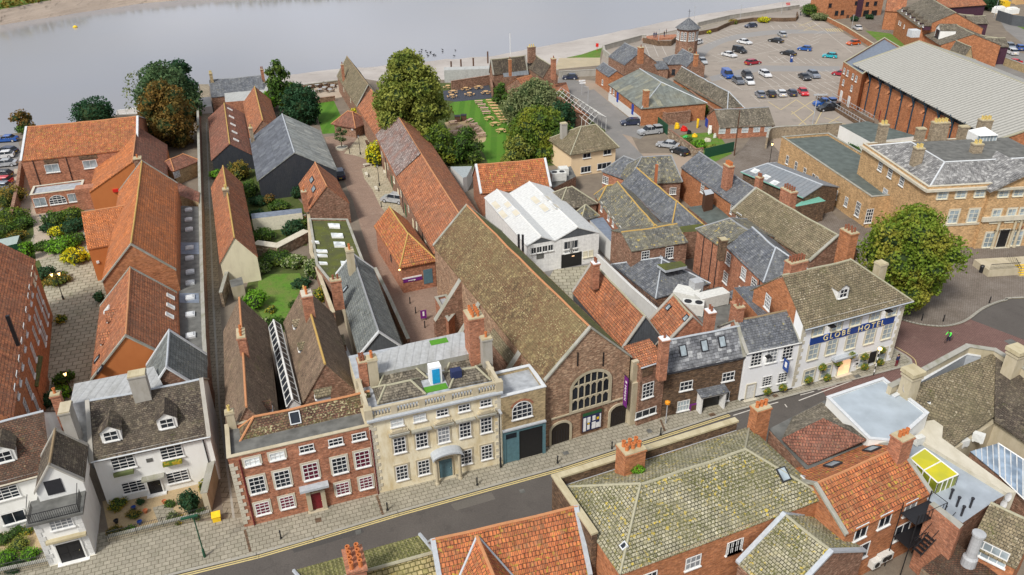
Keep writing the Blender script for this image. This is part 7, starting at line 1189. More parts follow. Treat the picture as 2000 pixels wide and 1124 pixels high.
q = P(1246, 921, 9.0); e = empty('gutter_weed', tuple(q), 0, 'small green weed tuft growing at foot of the foreground chimney', 'weed'); q, n_ = blob_points([(0, 0, .2, .6, .35, .4)], 200); leaves('leaves', 'leaf_bright', q, n_, .08, e)
# near garden plants
bush('dark clipped yew bush by the white house door', 375, 1000, 1.0, 2.6, 'leaf_dark', 'yew_bush', dens=60, size=.09)
for px, py, r, h, mt, lb in ((232, 990, 1.0, .7, 'leaf_flower', 'yellow orange flower clump by the gatehouse wall'), (262, 1008, .8, .5, 'leaf_autumn', 'low red plant in the middle of the gravel'), (276, 984, .45, .5, 'leaf_dark', 'small dark bush beside the garden path'), (333, 988, .55, .5, 'leaf_mid', 'rounded bush right of the garden path'), (338, 1012, .6, .6, 'leaf_grey', 'grey leaved plant by the path end'), (225, 1042, .9, .5, 'leaf_autumn', 'rusty groundcover behind the railings'), (255, 1036, .6, .3, 'leaf_bright', 'low bright plant behind the railings'), (352, 1020, .7, .5, 'leaf_flower', 'flowering plants behind the right railings'), (389, 1010, .8, .8, 'leaf_mid', 'green shrub in the right railing corner'), (402, 968, .5, 2.0, 'leaf_flower', 'yellow climber on the right pier wall'),
    (30, 1046, .9, .7, 'leaf_mid', 'small green shrub in left gravel garden'), (38, 1072, 1.0, 1., 'leaf_olive', 'olive mound in the left gravel garden'), (62, 1090, .9, 1., 'leaf_bright', 'bright green shrub beside the gatehouse'), (5, 1060, .9, .8, 'leaf_mid', 'dark shrub at the bottom left edge'), (8, 1100, 1.3, .9, 'leaf_bright', 'leafy planting at the bottom left corner'), (28, 1112, 1., .6, 'leaf_dark', 'dark groundcover behind the left railings'), (55, 1040, .7, .6, 'leaf_flower', 'flowering plant by the left bench')):
    bush(lb, px, py, r, h, mt, 'garden_plant', dens=70, size=.07, cat='plant')
for i, (px, py, c_) in enumerate(((262, 996, 'bluepot'), (285, 1002, 'terracotta'), (228, 1022, 'black'), (322, 984, 'terracotta'), (274, 1024, 'bluepot'), (252, 974, 'terracotta'))):
    w = P(px, py); tag(MB().lathe((0, 0, 0), [(.0, 0), (.13, 0), (.2, .32), (.23, .32), (.23, .38), (.17, .38), (.15, .3), (0, .3)], 12).build('plant_pot', c_, loc=tuple(w)), ['cobalt blue glazed pot nearest the yellow flowers', 'terracotta pot left of the garden path', 'black pot by the gatehouse wall', 'terracotta pot beside the house door', 'blue pot nearest the railings', 'terracotta pot under the left window'][i], 'plant pot')
# ================================================================ vehicles
def car_parts(kind, col):
    k = ('car', kind, col)
    if k in CACHE: return CACHE[k]
    # side profile x (0..L), z bottom of glass line etc.
    L, Wd, H, hood, ws, rt, rb = {'hatch': (4.0, 1.75, 1.48, 1.05, 1.75, 3.35, 3.85), 'saloon': (4.6, 1.8, 1.44, 1.2, 1.95, 3.35, 4.05), 'estate': (4.6, 1.8, 1.5, 1.15, 1.9, 4.0, 4.45), 'suv': (4.5, 1.85, 1.7, 1.1, 1.75, 3.9, 4.35), 'van': (5.0, 1.95, 1.98, .75, 1.35, 4.85, 4.95), 'smallvan': (4.4, 1.8, 1.82, 1.0, 1.6, 4.25, 4.36), 'pickup': (5.2, 1.85, 1.78, 1.2, 1.9, 3.1, 3.5)}[kind]
    bl = .93 if kind not in ('suv', 'van', 'smallvan', 'pickup') else 1.08; g = .2; hz = bl-.12; prof = [(0, g+.1), (.02, .55), (.12, hz-.12), (hood, bl), (rb, bl+.02), (L-.05, bl-.08 if kind in ('saloon', 'hatch', 'estate') else bl), (L, .6), (L-.02, g+.1)]
    def loft(pr, w0, w1, mb, mi=0):   # pr: list (x,z); width w0 at bottom, w1 at top
        zs = [z for x, z in pr]; z0_, z1_ = min(zs), max(zs); f = lambda z: (w0+(w1-w0)*((z-z0_)/(z1_-z0_+1e-6))**2)/2
        A = [(x, -f(z), z) for x, z in pr]; Bq = [(x, f(z), z) for x, z in pr]; n = len(pr)
        mb.face(A, mi); mb.face(Bq[::-1], mi)
        for i in range(n): j = (i+1) % n; mb.face([A[j], A[i], Bq[i], Bq[j]], mi)
    body = MB(); loft(prof, Wd, Wd*.95, body); gl = MB(); rp = .12
    cab = [(hood, bl-.02), (ws, H-.04), (rt, H-.04), (rb, bl-.02)]; loft([(x, z) for x, z in cab], Wd*.93, Wd*.74, gl)
    rf = MB(); loft([(ws-.05, H-.07), (ws+.1, H), (rt-.1, H), (rt+.06, H-.07)], Wd*.77, Wd*.7, body)
    if kind in ('van', 'smallvan'): body.box((ws+1.2), rt+.02, -Wd*.46, Wd*.46, bl-.02, H-.02)
    if kind == 'pickup': body.box(rb+.05, L-.05, -Wd*.47, Wd*.47, bl-.05, bl+.08); gl.box(rb+.15, L-.15, -Wd*.40, Wd*.40, bl, H-.1); body.box(rb+.12, L-.1, -Wd*.41, Wd*.41, H-.12, H-.03)
    for x in ((ws+rt)/2,): body.box(x-.05, x+.05, -Wd*.45, -Wd*.38, bl-.02, H-.05).box(x-.05, x+.05, Wd*.38, Wd*.45, bl-.02, H-.05)
    body.box(ws-.35, ws-.2, -Wd*.58, -Wd*.47, bl, bl+.15).box(ws-.35, ws-.2, Wd*.47, Wd*.58, bl, bl+.15)
    wh_ = MB().lathe((0, 0, 0), [(.0, -.1), (.33, -.1), (.335, .1), (0, .1)], 14); rim = MB().lathe((0, 0, 0), [(0, .115), (.21, .105)], 10).lathe((0, 0, 0), [(.21, -.105), (0, -.115)], 10)
    CACHE[k] = (body.mesh('body', 'paint_'+col), gl.mesh('glazing', 'glass'), wh_.mesh('wheel', 'tyre'), rim.mesh('rim', 'alloy'), MB().box(-.03, .03, -.17, .17, -.07, .07).mesh('headlight', 'frame_white'), MB().box(-.03, .03, -.13, .13, -.08, .08).mesh('tail_light', 'darkred'), L, Wd, MB().box(-.02, .02, -.26, .26, -.06, .06).mesh('number_plate', 'yellow'))
    return CACHE[k]
for n_, c in (('white', (.75, .76, .77)), ('silver', (.42, .44, .46)), ('black', (.02, .022, .026)), ('grey', (.13, .145, .17)), ('navy', (.03, .04, .08)), ('blue', (.02, .10, .38)), ('vanblue', (.02, .10, .42)), ('red', (.38, .02, .04)), ('brightred', (.62, .02, .03)), ('orange', (.62, .11, .02)), ('teal', (.02, .42, .50)), ('steel', (.22, .25, .30))):
    m = Nd('paint_'+n_, .28, .1, .5); m.base(m.mix(m.ramp(m.noise(1.5), .4, .6), c, tuple(x*.85 for x in c))); m.b.inputs['Coat Weight'].default_value = .6
def car(px, py, hx, hy, kind, col, label, group='cars parked in the riverside car park'):
    """px,py = middle of the car on the ground, hx,hy = pixel its nose points to"""
    w = P(px, py); h = P(hx, hy); a = math.atan2(*(w-h)[1::-1]); bd, gl, wl, rm, hl, tl, L, Wd, npl = car_parts(kind, col); nm = {'van': 'parked_van', 'smallvan': 'parked_van', 'pickup': 'pickup_truck'}.get(kind, 'parked_car')
    z = .02; r = empty(nm, (w[0]-math.cos(a)*L/2, w[1]-math.sin(a)*L/2, z), a, label, nm.split('_')[1] if kind != 'pickup' else 'pickup truck', group); put('body', bd, r); put('glazing', gl, r)
    for x in (.82, L-.85):
        for y in (-Wd/2+.1, Wd/2-.1): o = put('wheel', wl, r, (x, y, .335)); o.rotation_euler = (PI/2, 0, 0); q = put('rim', rm, o)
    for y in (-Wd*.34, Wd*.34): put('headlight', hl, r, (.09, y, .66)); put('tail_light', tl, r, (L-.005, y, .78))
    put('number_plate', npl, r, (L+.01, 0, .55))
    return r
CP_ = [(1466, 54, 1440, 56, 'hatch', 'navy', 'dark car parked alone nearest the riverside retaining wall'), (1527, 71, 1500, 52, 'estate', 'silver', 'silver estate car beyond the row of dark and blue cars'), (1454, 86, 1500, 95, 'saloon', 'white', 'white saloon with rear window facing the tower'), (1515, 83, 1470, 76, 'saloon', 'black', 'black saloon below the silver estate car'),
    (1444, 103, 1480, 112, 'smallvan', 'black', 'black van next to a white saloon'), (1424, 111, 1470, 122, 'saloon', 'white', 'white saloon below the black van'), (1571, 99, 1540, 96, 'hatch', 'blue', 'bright blue hatchback in the middle of the car park'), (1539, 108, 1500, 100, 'saloon', 'black', 'black saloon beside the blue parking machine'), (1620, 113, 1580, 110, 'hatch', 'teal', 'turquoise hatchback at the right of the car park'),
    (1470, 126, 1500, 122, 'estate', 'red', 'dark red estate car driving across the car park'), (1420, 151, 1436, 163, 'van', 'vanblue', 'bright blue panel van with roof rack'), (1441, 163, 1460, 176, 'suv', 'grey', 'grey car between the blue van and small white car'), (1459, 152, 1474, 163, 'suv', 'black', 'black car behind the small white one'), (1463, 164, 1480, 178, 'hatch', 'white', 'small white hatchback close to the grey car'), (1494, 149, 1515, 161, 'estate', 'white', 'white estate car alone right of the blue van group'),
    (1571, 155, 1590, 167, 'saloon', 'black', 'black saloon left of a dark blue grey car'), (1588, 151, 1610, 163, 'suv', 'steel', 'dark blue grey car right of the black saloon'), (1484, 189, 1472, 176, 'hatch', 'steel', 'grey hatchback first in the front row of five'), (1505, 188, 1493, 175, 'hatch', 'black', 'black hatchback second in the front row of five'), (1525, 187, 1512, 174, 'hatch', 'white', 'white hatchback third in the front row of five'), (1546, 186, 1534, 173, 'hatch', 'navy', 'black estate car fourth in the front row of five'), (1568, 185, 1580, 196, 'hatch', 'brightred', 'bright red car at the right end of the front row'),
    (1666, 88, 1630, 91, 'hatch', 'orange', 'orange hatchback beside the car park boundary wall'), (1361, 87, 1350, 90, 'hatch', 'white', 'white car half hidden by the tower'), (1372, 124, 1385, 134, 'hatch', 'silver', 'silver car beside the brick building below the tower'), (1640, 148, 1625, 146, 'hatch', 'red', 'dark red car half hidden by sports hall corner'), (1617, 216, 1585, 219, 'pickup', 'black', 'black pick-up truck below the ramp of sports hall'), (1610, 207, 1590, 208, 'pickup', 'blue', 'blue tipper truck behind the black pick-up'),
    (1674, 58, 1660, 50, 'hatch', 'white', 'white car in the drive of the flats')]
for c in CP_: car(*c)
G2 = 'cars parked along the old road'
for c in ((1232, 244, 1205, 245, 'estate', 'navy', 'dark blue car tailgate towards the ruin on the old road'), (1269, 262, 1235, 266, 'pickup', 'silver', 'silver grey pick-up with canopy on the brown lot'), (1304, 288, 1275, 284, 'saloon', 'silver', 'silver saloon with sunroof on the brown lot'), (1327, 301, 1305, 293, 'hatch', 'black', 'black car partly hidden behind the slate roof'), (1113, 155, 1095, 155, 'hatch', 'navy', 'dark car beside the riverside pub')): car(*c, G2)
car(770, 395, 730, 389, 'suv', 'silver', 'silver people carrier parked by the stone terrace', 'cars in the brick yard'); car(664, 346, 661, 335, 'suv', 'navy', 'dark blue car half hidden behind the barn', 'cars in the brick yard')
G3 = 'cars at the left edge'
for c in ((14, 277, -20, 279, 'saloon', 'blue', 'dark blue saloon furthest at the left edge'), (14, 300, -20, 298, 'estate', 'navy', 'navy car behind two pale ones at the left edge'), (8, 309, -20, 312, 'hatch', 'white', 'white car between navy and silver at the left edge'), (10, 325, -20, 328, 'saloon', 'silver', 'silver saloon in the middle of the left edge row'), (4, 347, -20, 348, 'hatch', 'black', 'black car below the silver saloon at left edge'), (4, 360, -20, 361, 'hatch', 'brightred', 'red car nearest at the left edge'), (2, 371, -20, 372, 'hatch', 'steel', 'blue grey car below the red one at left edge')): car(*c, G3)
G4 = 'cars at the right edge'
for c in ((1972, 96, 1990, 108, 'suv', 'steel', 'grey car furthest in the right edge car park'), (1974, 106, 1960, 100, 'suv', 'white', 'white car facing the purple boarded garages'), (1990, 97, 1975, 85, 'estate', 'blue', 'blue car at the right edge car park'), (1978, 126, 1960, 128, 'saloon', 'brightred', 'red sports car nearest in the right edge car park')): car(*c, G4)
# ================================================================ street furniture
def bollard(px, py, label=None, group='black bollards', h=1.0, z=.12):
    if 'b' not in CACHE: CACHE['b'] = MB().lathe((0, 0, 0), [(.11, 0), (.11, .1), (.07, .12), (.065, .75), (.09, .78), (.09, .84), (.06, .88), (.075, .95), (0, 1.02)], 8).mesh('bollard', 'black')
    w = P(px, py, z); o = put('bollard', CACHE['b'], None, tuple(w)); tag(o, label, 'bollard', group); return o
for px, py, lb in ((549, 1052, 'black bollard on the pavement before the red townhouse'), (757, 997, 'black bollard by the kerb between red and cream houses'), (932, 948, 'black bollard on the pavement before the cream mansion door'), (1089, 905, 'black bollard on the pavement before the left arched door'), (1195, 877, 'black bollard before the green notice board'), (1290, 850, 'black bollard before the narrow brick annexe')): bollard(px, py, lb, 'bollards along the street pavement')
for px, py, lb in ((1800, 626, 'left bollard on the square beside the kerb curve'), (1842, 628, 'middle bollard on the square kerb curve'), (1932, 592, 'right hand bollard on the square near office steps')): bollard(px, py, lb, 'bollards on the square')
for px, py, lb in ((801, 593, 'yard bollard nearest the ticket house corner'), (812, 612, 'middle yard bollard beside the brick road'), (830, 640, 'yard bollard below the purple sign stand'), (745, 405, 'bollard beside the silver people carrier'), (683, 300, 'bollard beside the planter tree')): bollard(px, py, lb, 'bollards in the brick yard', z=.02)
def post_lamp(px, py, h, label, z=.02, glow=False, twin=False, cat='street lamp'):
    w = P(px, py, z); r = empty('street_lamp', tuple(w), .3, label, cat); MB().lathe((0, 0, 0), [(.14, 0), (.13, .5), (.06, .6), (.045, h-.5)], 8).build('lamp_post', 'black', r); xs = (-.45, .45) if twin else (0,)
    if twin: MB().tube((-.45, 0, h-.5), (.45, 0, h-.5), .03).build('cross_arm', 'black', r)
    for x in xs: a = MB().lathe((x, 0, h-.5), [(.08, 0), (.2, .42), (0, .62)], 6).build('lantern', 'lamp_glow' if glow else 'glass_pale', r); MB().lathe((x, 0, h-.08), [(.24, 0), (.02, .22), (0, .3)], 6).build('lantern_cap', 'black', a)
post_lamp(124, 585, 4.2, 'twin lamp with two glowing lanterns in the paved court', glow=True, twin=True); post_lamp(99, 465, 4.0, 'twin white lantern lamp among the garden shrubs', twin=True); post_lamp(141, 772, 3.2, 'lit lamp beside the shrubs behind the white house', glow=True); post_lamp(704, 302, 4.0, 'black lamp post near the planter tree'); post_lamp(741, 363, 4.0, 'black lamp post on the lower stone terrace')
post_lamp(1502, 325, 4.6, 'lit orange lamp by the boarded yard gate', glow=True); 
w = P(400, 1088, .12); r = empty('street_lamp', tuple(w), rad(19), 'tall dark green lamp post on the pavement corner by the lane', 'street lamp'); MB().lathe((0, 0, 0), [(.12, 0), (.11, .9), (.06, 1), (.05, 4.8)], 8).build('lamp_post', 'fence_green', r); MB().box(-1.0, .35, -.1, .1, 4.75, 4.9).build('lamp_head', 'fence_green', r)
w = P(978, 913, .12); r = empty('street_lamp', tuple(w), rad(19), 'grey street lamp against the corner of the cream mansion', 'street lamp'); MB().lathe((0, 0, 0), [(.12, 0), (.1, 1.2), (.06, 1.3), (.05, 7.0)], 8).build('lamp_post', 'black', r); MB().box(-.12, .12, -.6, .1, 7.0, 7.12).build('lamp_head', 'grey_metal', r)
w = P(1300, 827, .12); r = empty('belisha_beacon', tuple(w), 0, 'grey post with round orange beacon outside brown brick house', 'beacon'); MB().lathe((0, 0, 0), [(.06, 0), (.05, 2.4)], 8).build('pole', 'grey_metal', r); MB().lathe((0, 0, 2.7), [(0, -.3), (.28, -.1), (.28, .15), (0, .32)], 10).build('globe', 'orange_lamp', r)
w = P(1706, 733, .12); r = empty('belisha_beacon', tuple(w), 0, 'black and white striped crossing beacon outside the hotel', 'beacon')
m = MB()
for i in range(8): m.lathe((0, 0, i*.42), [(.06, 0), (.06, .42)], 8, i % 2)
m.build('striped_pole', ['black', 'signwhite'], r); MB().lathe((0, 0, 3.6), [(0, -.22), (.2, -.1), (.2, .1), (0, .22)], 10).build('globe', 'lamp_glow', r)
w = P(1584, 260); r = empty('tall_lamp', tuple(w), 0, 'tall pale car park lighting column by the sports hall ramp', 'lighting column'); MB().lathe((0, 0, 0), [(.16, 0), (.1, 1.5), (.08, 8)], 8).build('pole', 'grey_metal', r); MB().box(-.8, 2.0, -.15, .15, 7.9, 8.2).build('lamp_head', 'grey_metal', r)
w = P(1148, 205, 0); r = empty('tall_lamp', tuple(w), 0, 'grey street light column at the old road bend', 'lighting column'); MB().tube((0, 0, 0), (0, 0, 4.2), .06).tube((0, 0, 4.2), (-1, 0, 4.3), .05).build('pole', 'grey_metal', r)
w = P(1434, 304); r = tag(MB().tube((0, 0, 0), (0, 0, 9), .14, 8, r2=.1).build('telegraph_pole', 'wood_dark', loc=tuple(w)), 'wooden telegraph pole at the corner of the green yard fence', 'telegraph pole')
for px, py, h, lb in ((1355, 43, 5, 'thin lamp post on the riverside path behind the tower'), (1445, 42, 5, 'thin lamp post along the riverside path'), (1526, 27, 5, 'thin lamp post by the viewing terrace'), (1286, 84, 4, 'thin lamp post on viewing platform'), (1662, 62, 5, 'thin lamp post beside the flats drive'), (1941, 35, 6, 'thin lamp post on the upper road')): w = P(px, py); tag(MB().tube((0, 0, 0), (0, 0, h), .07, 6).box(-.3, .3, -.1, .1, h, h+.12).build('lamp_post', 'grey_metal', loc=tuple(w)), lb, 'lamp post')
# planter, benches, sign stand, bins
w = P(668, 291, .02); o = empty('stone_planter', tuple(w), 0, 'round stone planter ring under the small olive tree', 'planter'); MB().lathe((0, 0, 0), [(1.25, 0), (1.25, .4), (1.05, .4), (1.0, .32)], 20).build('ring', 'stone_pale', o); MB().lathe((0, 0, 0), [(1.05, .3), (0, .34)], 20).build('soil', 'felt', o)
def bench(px, py, ang, label, mat='stone_pale', L_=1.7, group='benches on the stone terrace'):
    w = P(px, py, .02); r = empty('bench', tuple(w), rad(ang), label, 'bench', group); MB().box(-L_/2, L_/2, -.25, .25, .38, .5).build('seat', mat, r)
    for x in (-L_/2+.2, L_/2-.2): MB().box(x-.12, x+.12, -.2, .2, 0, .38).build('leg', mat, r)
for a in ((718, 325, 20, 'pale stone bench nearest the yellow climber'), (716, 344, 105, 'pale stone bench beside the brick road'), (735, 372, 105, 'pale stone bench left of the terrace lamp'), (752, 340, 105, 'stone bench against the range wall near the shrub'), (771, 365, 105, 'stone bench against the range wall near the car')): bench(*a)
bench(717, 282, 105, 'reddish timber bench along the upper range wall', 'wood_dark', 2.4)
w = P(828, 626, .02); r = empty('sign_stand', tuple(w), .3, 'purple pavement sign board in the brick yard', 'sign'); MB().box(-.4, .4, -.04, .04, .3, 1.5).build('board', 'purple', r); MB().box(-.12, .12, -.06, -.05, .7, 1.35).build('sign_mark', 'signwhite', r); MB().box(-.3, -.25, -.03, .03, 0, .3).build('leg', 'black', r); MB().box(.25, .3, -.03, .03, 0, .3).build('leg', 'black', r)
w = P(424, 1016, .12); r = empty('grit_bin', tuple(w), rad(19), 'yellow grit bin at the end of the stone pier wall', 'bin'); MB().box(-.35, .35, -.28, .28, 0, .6).build('bin_body', 'yellow', r); MB().slab([(-.4, -.33, .62), (.4, -.33, .62), (.4, .33, .8), (-.4, .33, .8)], .08).build('lid', 'yellow', r)
w = P(1916, 532, .12); tag(MB().lathe((0, 0, 0), [(.3, 0), (.3, .9), (.34, .95), (.2, 1.1), (0, 1.12)], 10).build('litter_bin', 'black', loc=tuple(w)), 'black litter bin beside the office railings', 'bin')
# office steps and railings
w = P(1962, 532, .12); r = empty('office_steps', tuple(w), cl.rz, 'stone terrace with yellow edged steps before the office door', 'steps'); m = MB()
for i in range(5): m.box(1.2+i*.0, 6, -1.5+i*.35, 2.5, i*.2, (i+1)*.2-.03)
m.box(-3.2, 1.2, -1.0, 2.5, 0, 1.0).build('steps', 'stone', r); m = MB()
for i in range(5): m.box(1.2, 6, -1.52+i*.35, -1.25+i*.35, (i+1)*.2-.03, (i+1)*.2)
m.build('step_edges', 'yellow', r); m = MB()
for i in range(28): m.tube((-3.1+i*.155, -.9, 1), (-3.1+i*.155, -.9, 1.9), .02, 4)
for i in range(11): m.tube((1.25, -1.4+i*.32, .2+min(i*.18, .8)), (1.25, -1.4+i*.32, 1.2+min(i*.18, .8)), .02, 4)
m.tube((-3.1, -.9, 1.9), (1.2, -.9, 1.9), .04).tube((1.25, -1.4, 1.2), (1.25, .2, 2.0), .04).build('railing', 'black', r)
# board on guildhall, banner
k, p = gh.hitwall(1153.8, 838, 'l' if gh.hitwall(1152, 770)[0] == 'l' else gh.hitwall(1152, 770)[0]); sdd = k; u = p[0] if k in 'fb' else p[1]; lc, rz = gh.onwall(k, u, .55); o = empty('notice_board', (0, 0, 0)); 
nb_ = MB().box(-1.25, 1.25, -.16, 0, 0, 2.6).build('notice_board', 'wood_dark', gh.root, lc, rz); MB().box(-1.1, 1.1, -.18, -.16, 2.15, 2.5).build('board_header', 'green_paint', nb_); MB().box(-1.1, 1.1, -.17, -.16, .12, 2.1).build('board_back', 'navy', nb_); bpy.data.objects.remove(o)
m = MB()
for x0, x1, z0_, z1_ in ((-1.0, -.68, .2, 1.9), (-.55, -.2, 1.2, 1.9), (-.55, -.25, .3, .9), (.0, .45, .25, 1.1), (.5, .95, .25, .9), (.05, .4, 1.3, 1.9), (.9, 1.05, .2, 1.95)): m.box(x0, x1, -.185, -.171, z0_, z1_)
m.build('posters', 'signwhite', nb_); MB().box(-.5, -.28, -.185, -.171, .95, 1.15).box(.55, .8, -.19, -.171, 1.3, 1.6).build('posters', 'yellow', nb_)
k, p = gh.hitwall(1216, 760, sdd); u = p[0] if k in 'fb' else p[1]; lc, rz = gh.onwall(k, u, p[2]-1.8); bn = MB().box(-.03, .03, -.95, -.25, 0, 3.7).build('banner', 'purple', gh.root, lc, rz); MB().tube((0, 0, 3.75), (0, -1.05, 3.75), .035).tube((0, 0, -.05), (0, -1.05, -.05), .03).build('banner_pole', 'black', bn)
m = MB()
for i in range(13): m.box(-.037, -.03, -.75+.1*(i % 2), -.42-.06*(i % 3), .75+i*.15, .84+i*.15)
m.box(-.037, -.03, -.8, -.5, 2.95, 3.2).build('banner_lettering', 'signwhite', bn)
w = gh.root
# hanging signs and baskets of the hotel
k, p = wt.hitwall(1527, 703); o = MB().box(-.02, .02, -1.3, -.35, -.9, .5).build('hanging_sign', 'sign_blue', wt.root, (p[0], 0, p[2])); MB().tube((0, 0, .6), (0, -1.4, .6), .03).build('sign_bracket', 'black', o); MB().box(-.035, .035, -1.0, -.65, -.45, .2).build('sign_emblem', 'signwhite', o)
for b, pts in ((ht, [(1658, 690), (1633, 705), (1602, 713), (1684, 693), (1718, 680), (1714, 703), (1684, 712), (1575, 738), (1611, 733)]), (wt, [(1495, 760), (1525, 752)])):
    for px, py in pts:
        k, p = b.hitwall(px, py, 'f'); e = empty('flower_basket', (p[0], -.45, max(.3, p[2]-.35)), 0); e.parent = b.root; q, n_ = blob_points([(0, 0, .3, .5, .35, .42)], 230); leaves('basket_flowers', 'leaf_flower', q, n_, .07, e); MB().lathe((0, 0, 0), [(0, -.25), (.2, -.12), (.25, .1), (0, .12)], 8).build('basket', 'frame_dark', e)
# ================================================================ picnic tables
def picnic_round(px, py, label, group, mat='wood_light'):
    w = P(px, py, .03); r = empty('picnic_table', tuple(w), random.uniform(0, 1), label, 'picnic table', group)
    if 'pr' not in CACHE:
        CACHE['pr'] = (MB().lathe((0, 0, 0), [(.0, .70), (.62, .70), (.62, .76), (0, .76)], 12).mesh('tabletop', mat), [MB().slab([(math.cos(a)*.95-math.sin(a)*s_, math.sin(a)*.95+math.cos(a)*s_, .45) if q == 0 else (math.cos(a)*1.25-math.sin(a)*s_, math.sin(a)*1.25+math.cos(a)*s_, .45) for q, s_ in ((0, -.45), (1, -.5), (1, .5), (0, .45))], .05).tube((math.cos(a)*.3, math.sin(a)*.3, .7), (math.cos(a)*1.1, math.sin(a)*1.1, .02), .05, 4).mesh('seat', mat) for a in (0, PI/2, PI, 1.5*PI)])
    put('tabletop', CACHE['pr'][0], r); [put('seat', s_, r) for s_ in CACHE['pr'][1]]
def picnic(px, py, ang, label, group, mat='wood_pink', L_=1.9):
    w = P(px, py, .03); r = empty('picnic_table', tuple(w), rad(ang), label, 'picnic table', group); k = ('pl', mat, L_)
    if k not in CACHE:
        f = MB()
        for x in (-L_*.35, L_*.35): f.tube((x, -.65, 0), (x, -.1, .7), .05, 4).tube((x, .65, 0), (x, .1, .7), .05, 4).box(x-.03, x+.03, -.8, .8, .36, .42)
        CACHE[k] = (MB().box(-L_/2, L_/2, -.37, .37, .71, .76).mesh('tabletop', mat), MB().box(-L_/2, L_/2, -.13, .13, .42, .46).mesh('seat', mat), f.mesh('trestle', mat))
    put('tabletop', CACHE[k][0], r); put('seat', CACHE[k][1], r, (0, -.72, 0)); put('seat', CACHE[k][1], r, (0, .72, 0)); put('trestle', CACHE[k][2], r)
g_ = 'round picnic tables on the dark deck'
for i, (x, y) in enumerate(((875, 173), (903, 168), (931, 164), (885, 183), (910, 177), (935, 174), (883, 191), (917, 187), (949, 184))): picnic_round(x, y, 'round wooden picnic table standing on the dark beer garden deck', g_)
for x, y, lb in ((956, 235, 'round picnic table nearest the long bright rows on the lawn'), (967, 246, 'middle round picnic table on the beer garden lawn'), (979, 259, 'round picnic table lowest on the beer garden lawn')): picnic_round(x, y, lb, 'round picnic tables on the lawn', 'wood_pink')
for i, (x, y) in enumerate(((935, 203), (941, 210), (946, 217), (950, 224))): picnic(x, y, 5, 'pinkish long picnic table in the left row of four on the lawn', 'four pinkish picnic tables on the lawn')
for i in range(8): picnic(957+i*3.9, 201+i*5.6, 5, 'new yellow wooden picnic table in the long row beside the willow', 'new yellow picnic tables in a row', 'wood_light')
for i, (x, y) in enumerate(((884, 243), (898, 253), (890, 262), (917, 240), (925, 248), (930, 257), (940, 267), (905, 268))): picnic(x, y, 20+40*(i % 2), 'worn pink picnic table on the gravel patch', 'picnic tables on the gravel patch')
for x, y, lb in ((894, 238, 'black waste bin left of its pair on the lawn edge'), (906, 236, 'black waste bin right of its pair on the lawn edge')): w = P(x, y); r = empty('waste_bin', tuple(w), 0, lb, 'bin'); MB().box(-.6, .6, -.45, .45, 0, 1.3).build('bin_body', 'wood_dark', r); MB().slab([(-.65, -.5, 1.3), (.65, -.5, 1.3), (.65, .5, 1.42), (-.65, .5, 1.42)], .1).build('lid', 'black', r)
def cafe_set(px, py):
    w = P(px, py, .02); r = empty('garden_table', tuple(w), random.uniform(0, 3), 'grey garden table with chairs on the river terrace', 'garden table', 'garden tables on the river terrace')
    if 'cf' not in CACHE: CACHE['cf'] = (MB().lathe((0, 0, 0), [(.05, 0), (.05, .68), (.6, .68), (.6, .74), (0, .75)], 10).mesh('tabletop', 'grey_metal'), MB().box(-.22, .22, -.22, .22, .42, .47).box(-.22, .22, .2, .25, .45, .9).box(-.2, -.16, -.2, -.16, 0, .42).box(.16, .2, -.2, -.16, 0, .42).box(-.2, -.16, .16, .2, 0, .42).box(.16, .2, .16, .2, 0, .42).mesh('chair', 'wood_dark'))
    put('tabletop', CACHE['cf'][0], r)
    for i in range(4): a = i*PI/2; put('chair', CACHE['cf'][1], r, (math.sin(a)*-.95, math.cos(a)*.95, 0), a)
for x, y in ((586, 176), (597, 183), (605, 174), (612, 184), (620, 171), (636, 168), (634, 176), (650, 172), (590, 190), (625, 180), (645, 180)): cafe_set(x, y)
# ================================================================ ventilation plant
def plant(label, px, py, z, sx, sy, h, ang, fans=0, mat='aircon', name='air_handling_unit', cat='air conditioning unit'):
    w = P(px, py, z); r = empty(name, tuple(w), rad(ang), label, cat); MB().box(-sx/2, sx/2, -sy/2, sy/2, .1, h).box(-sx/2+.1, -sx/2+.25, -sy/2, sy/2, 0, .1).box(sx/2-.25, sx/2-.1, -sy/2, sy/2, 0, .1).build('casing', mat, r)
    for i in range(fans): o = MB().lathe((-sx/2+sx*(i+.5)/fans, 0, h), [(.36*min(sx/fans, sy), .0), (.36*min(sx/fans, sy), .06), (.3*min(sx/fans, sy), .06), (.28*min(sx/fans, sy), .01), (0, .02)], 12).build('fan', 'black', r)
plant('large cream ventilation box with rust stains', 1340, 586, 3.2, 3.0, 2.2, 1.4, -28); plant('two fan cooling unit beside the large ventilation box', 1352, 612, 3.2, 2.6, 1.4, 1.6, -15, 2); plant('long grey ventilation duct on the plant roof', 1388, 596, 3.2, 4.2, 1.6, 1.7, 22, mat='aircon'); plant('small square duct hood above the plant roof', 1357, 580, 3.2, 1.3, 1.3, 2.4, 22, mat='grey_metal')
plant('two fan cooling unit behind the orange roofed barn', 1090, 352, 3.0, 2.6, 1.6, 1.5, 10, 2); plant('white cooling box at the orange barn corner', 1100, 342, 3.0, 1.6, 1.6, 1.4, 10); flatb('plant_yard', 'small flat roof with cooling plant behind the orange barn', [(1065, 335), (1115, 325), (1125, 345), (1080, 368)], 3.0, 'brick_old', 'felt', cat='building')
plant('air conditioning unit upright by the cream chimney stack', 1792, 868, 6.05, .9, .5, .9, 20); plant('white air conditioning unit mounted below brown valley roof', 1908, 862, 5.2, 1.0, .6, .9, -35, 0); plant('air conditioning unit beside its pair in the roof well', 1880, 872, 5., .9, .5, .8, 20)
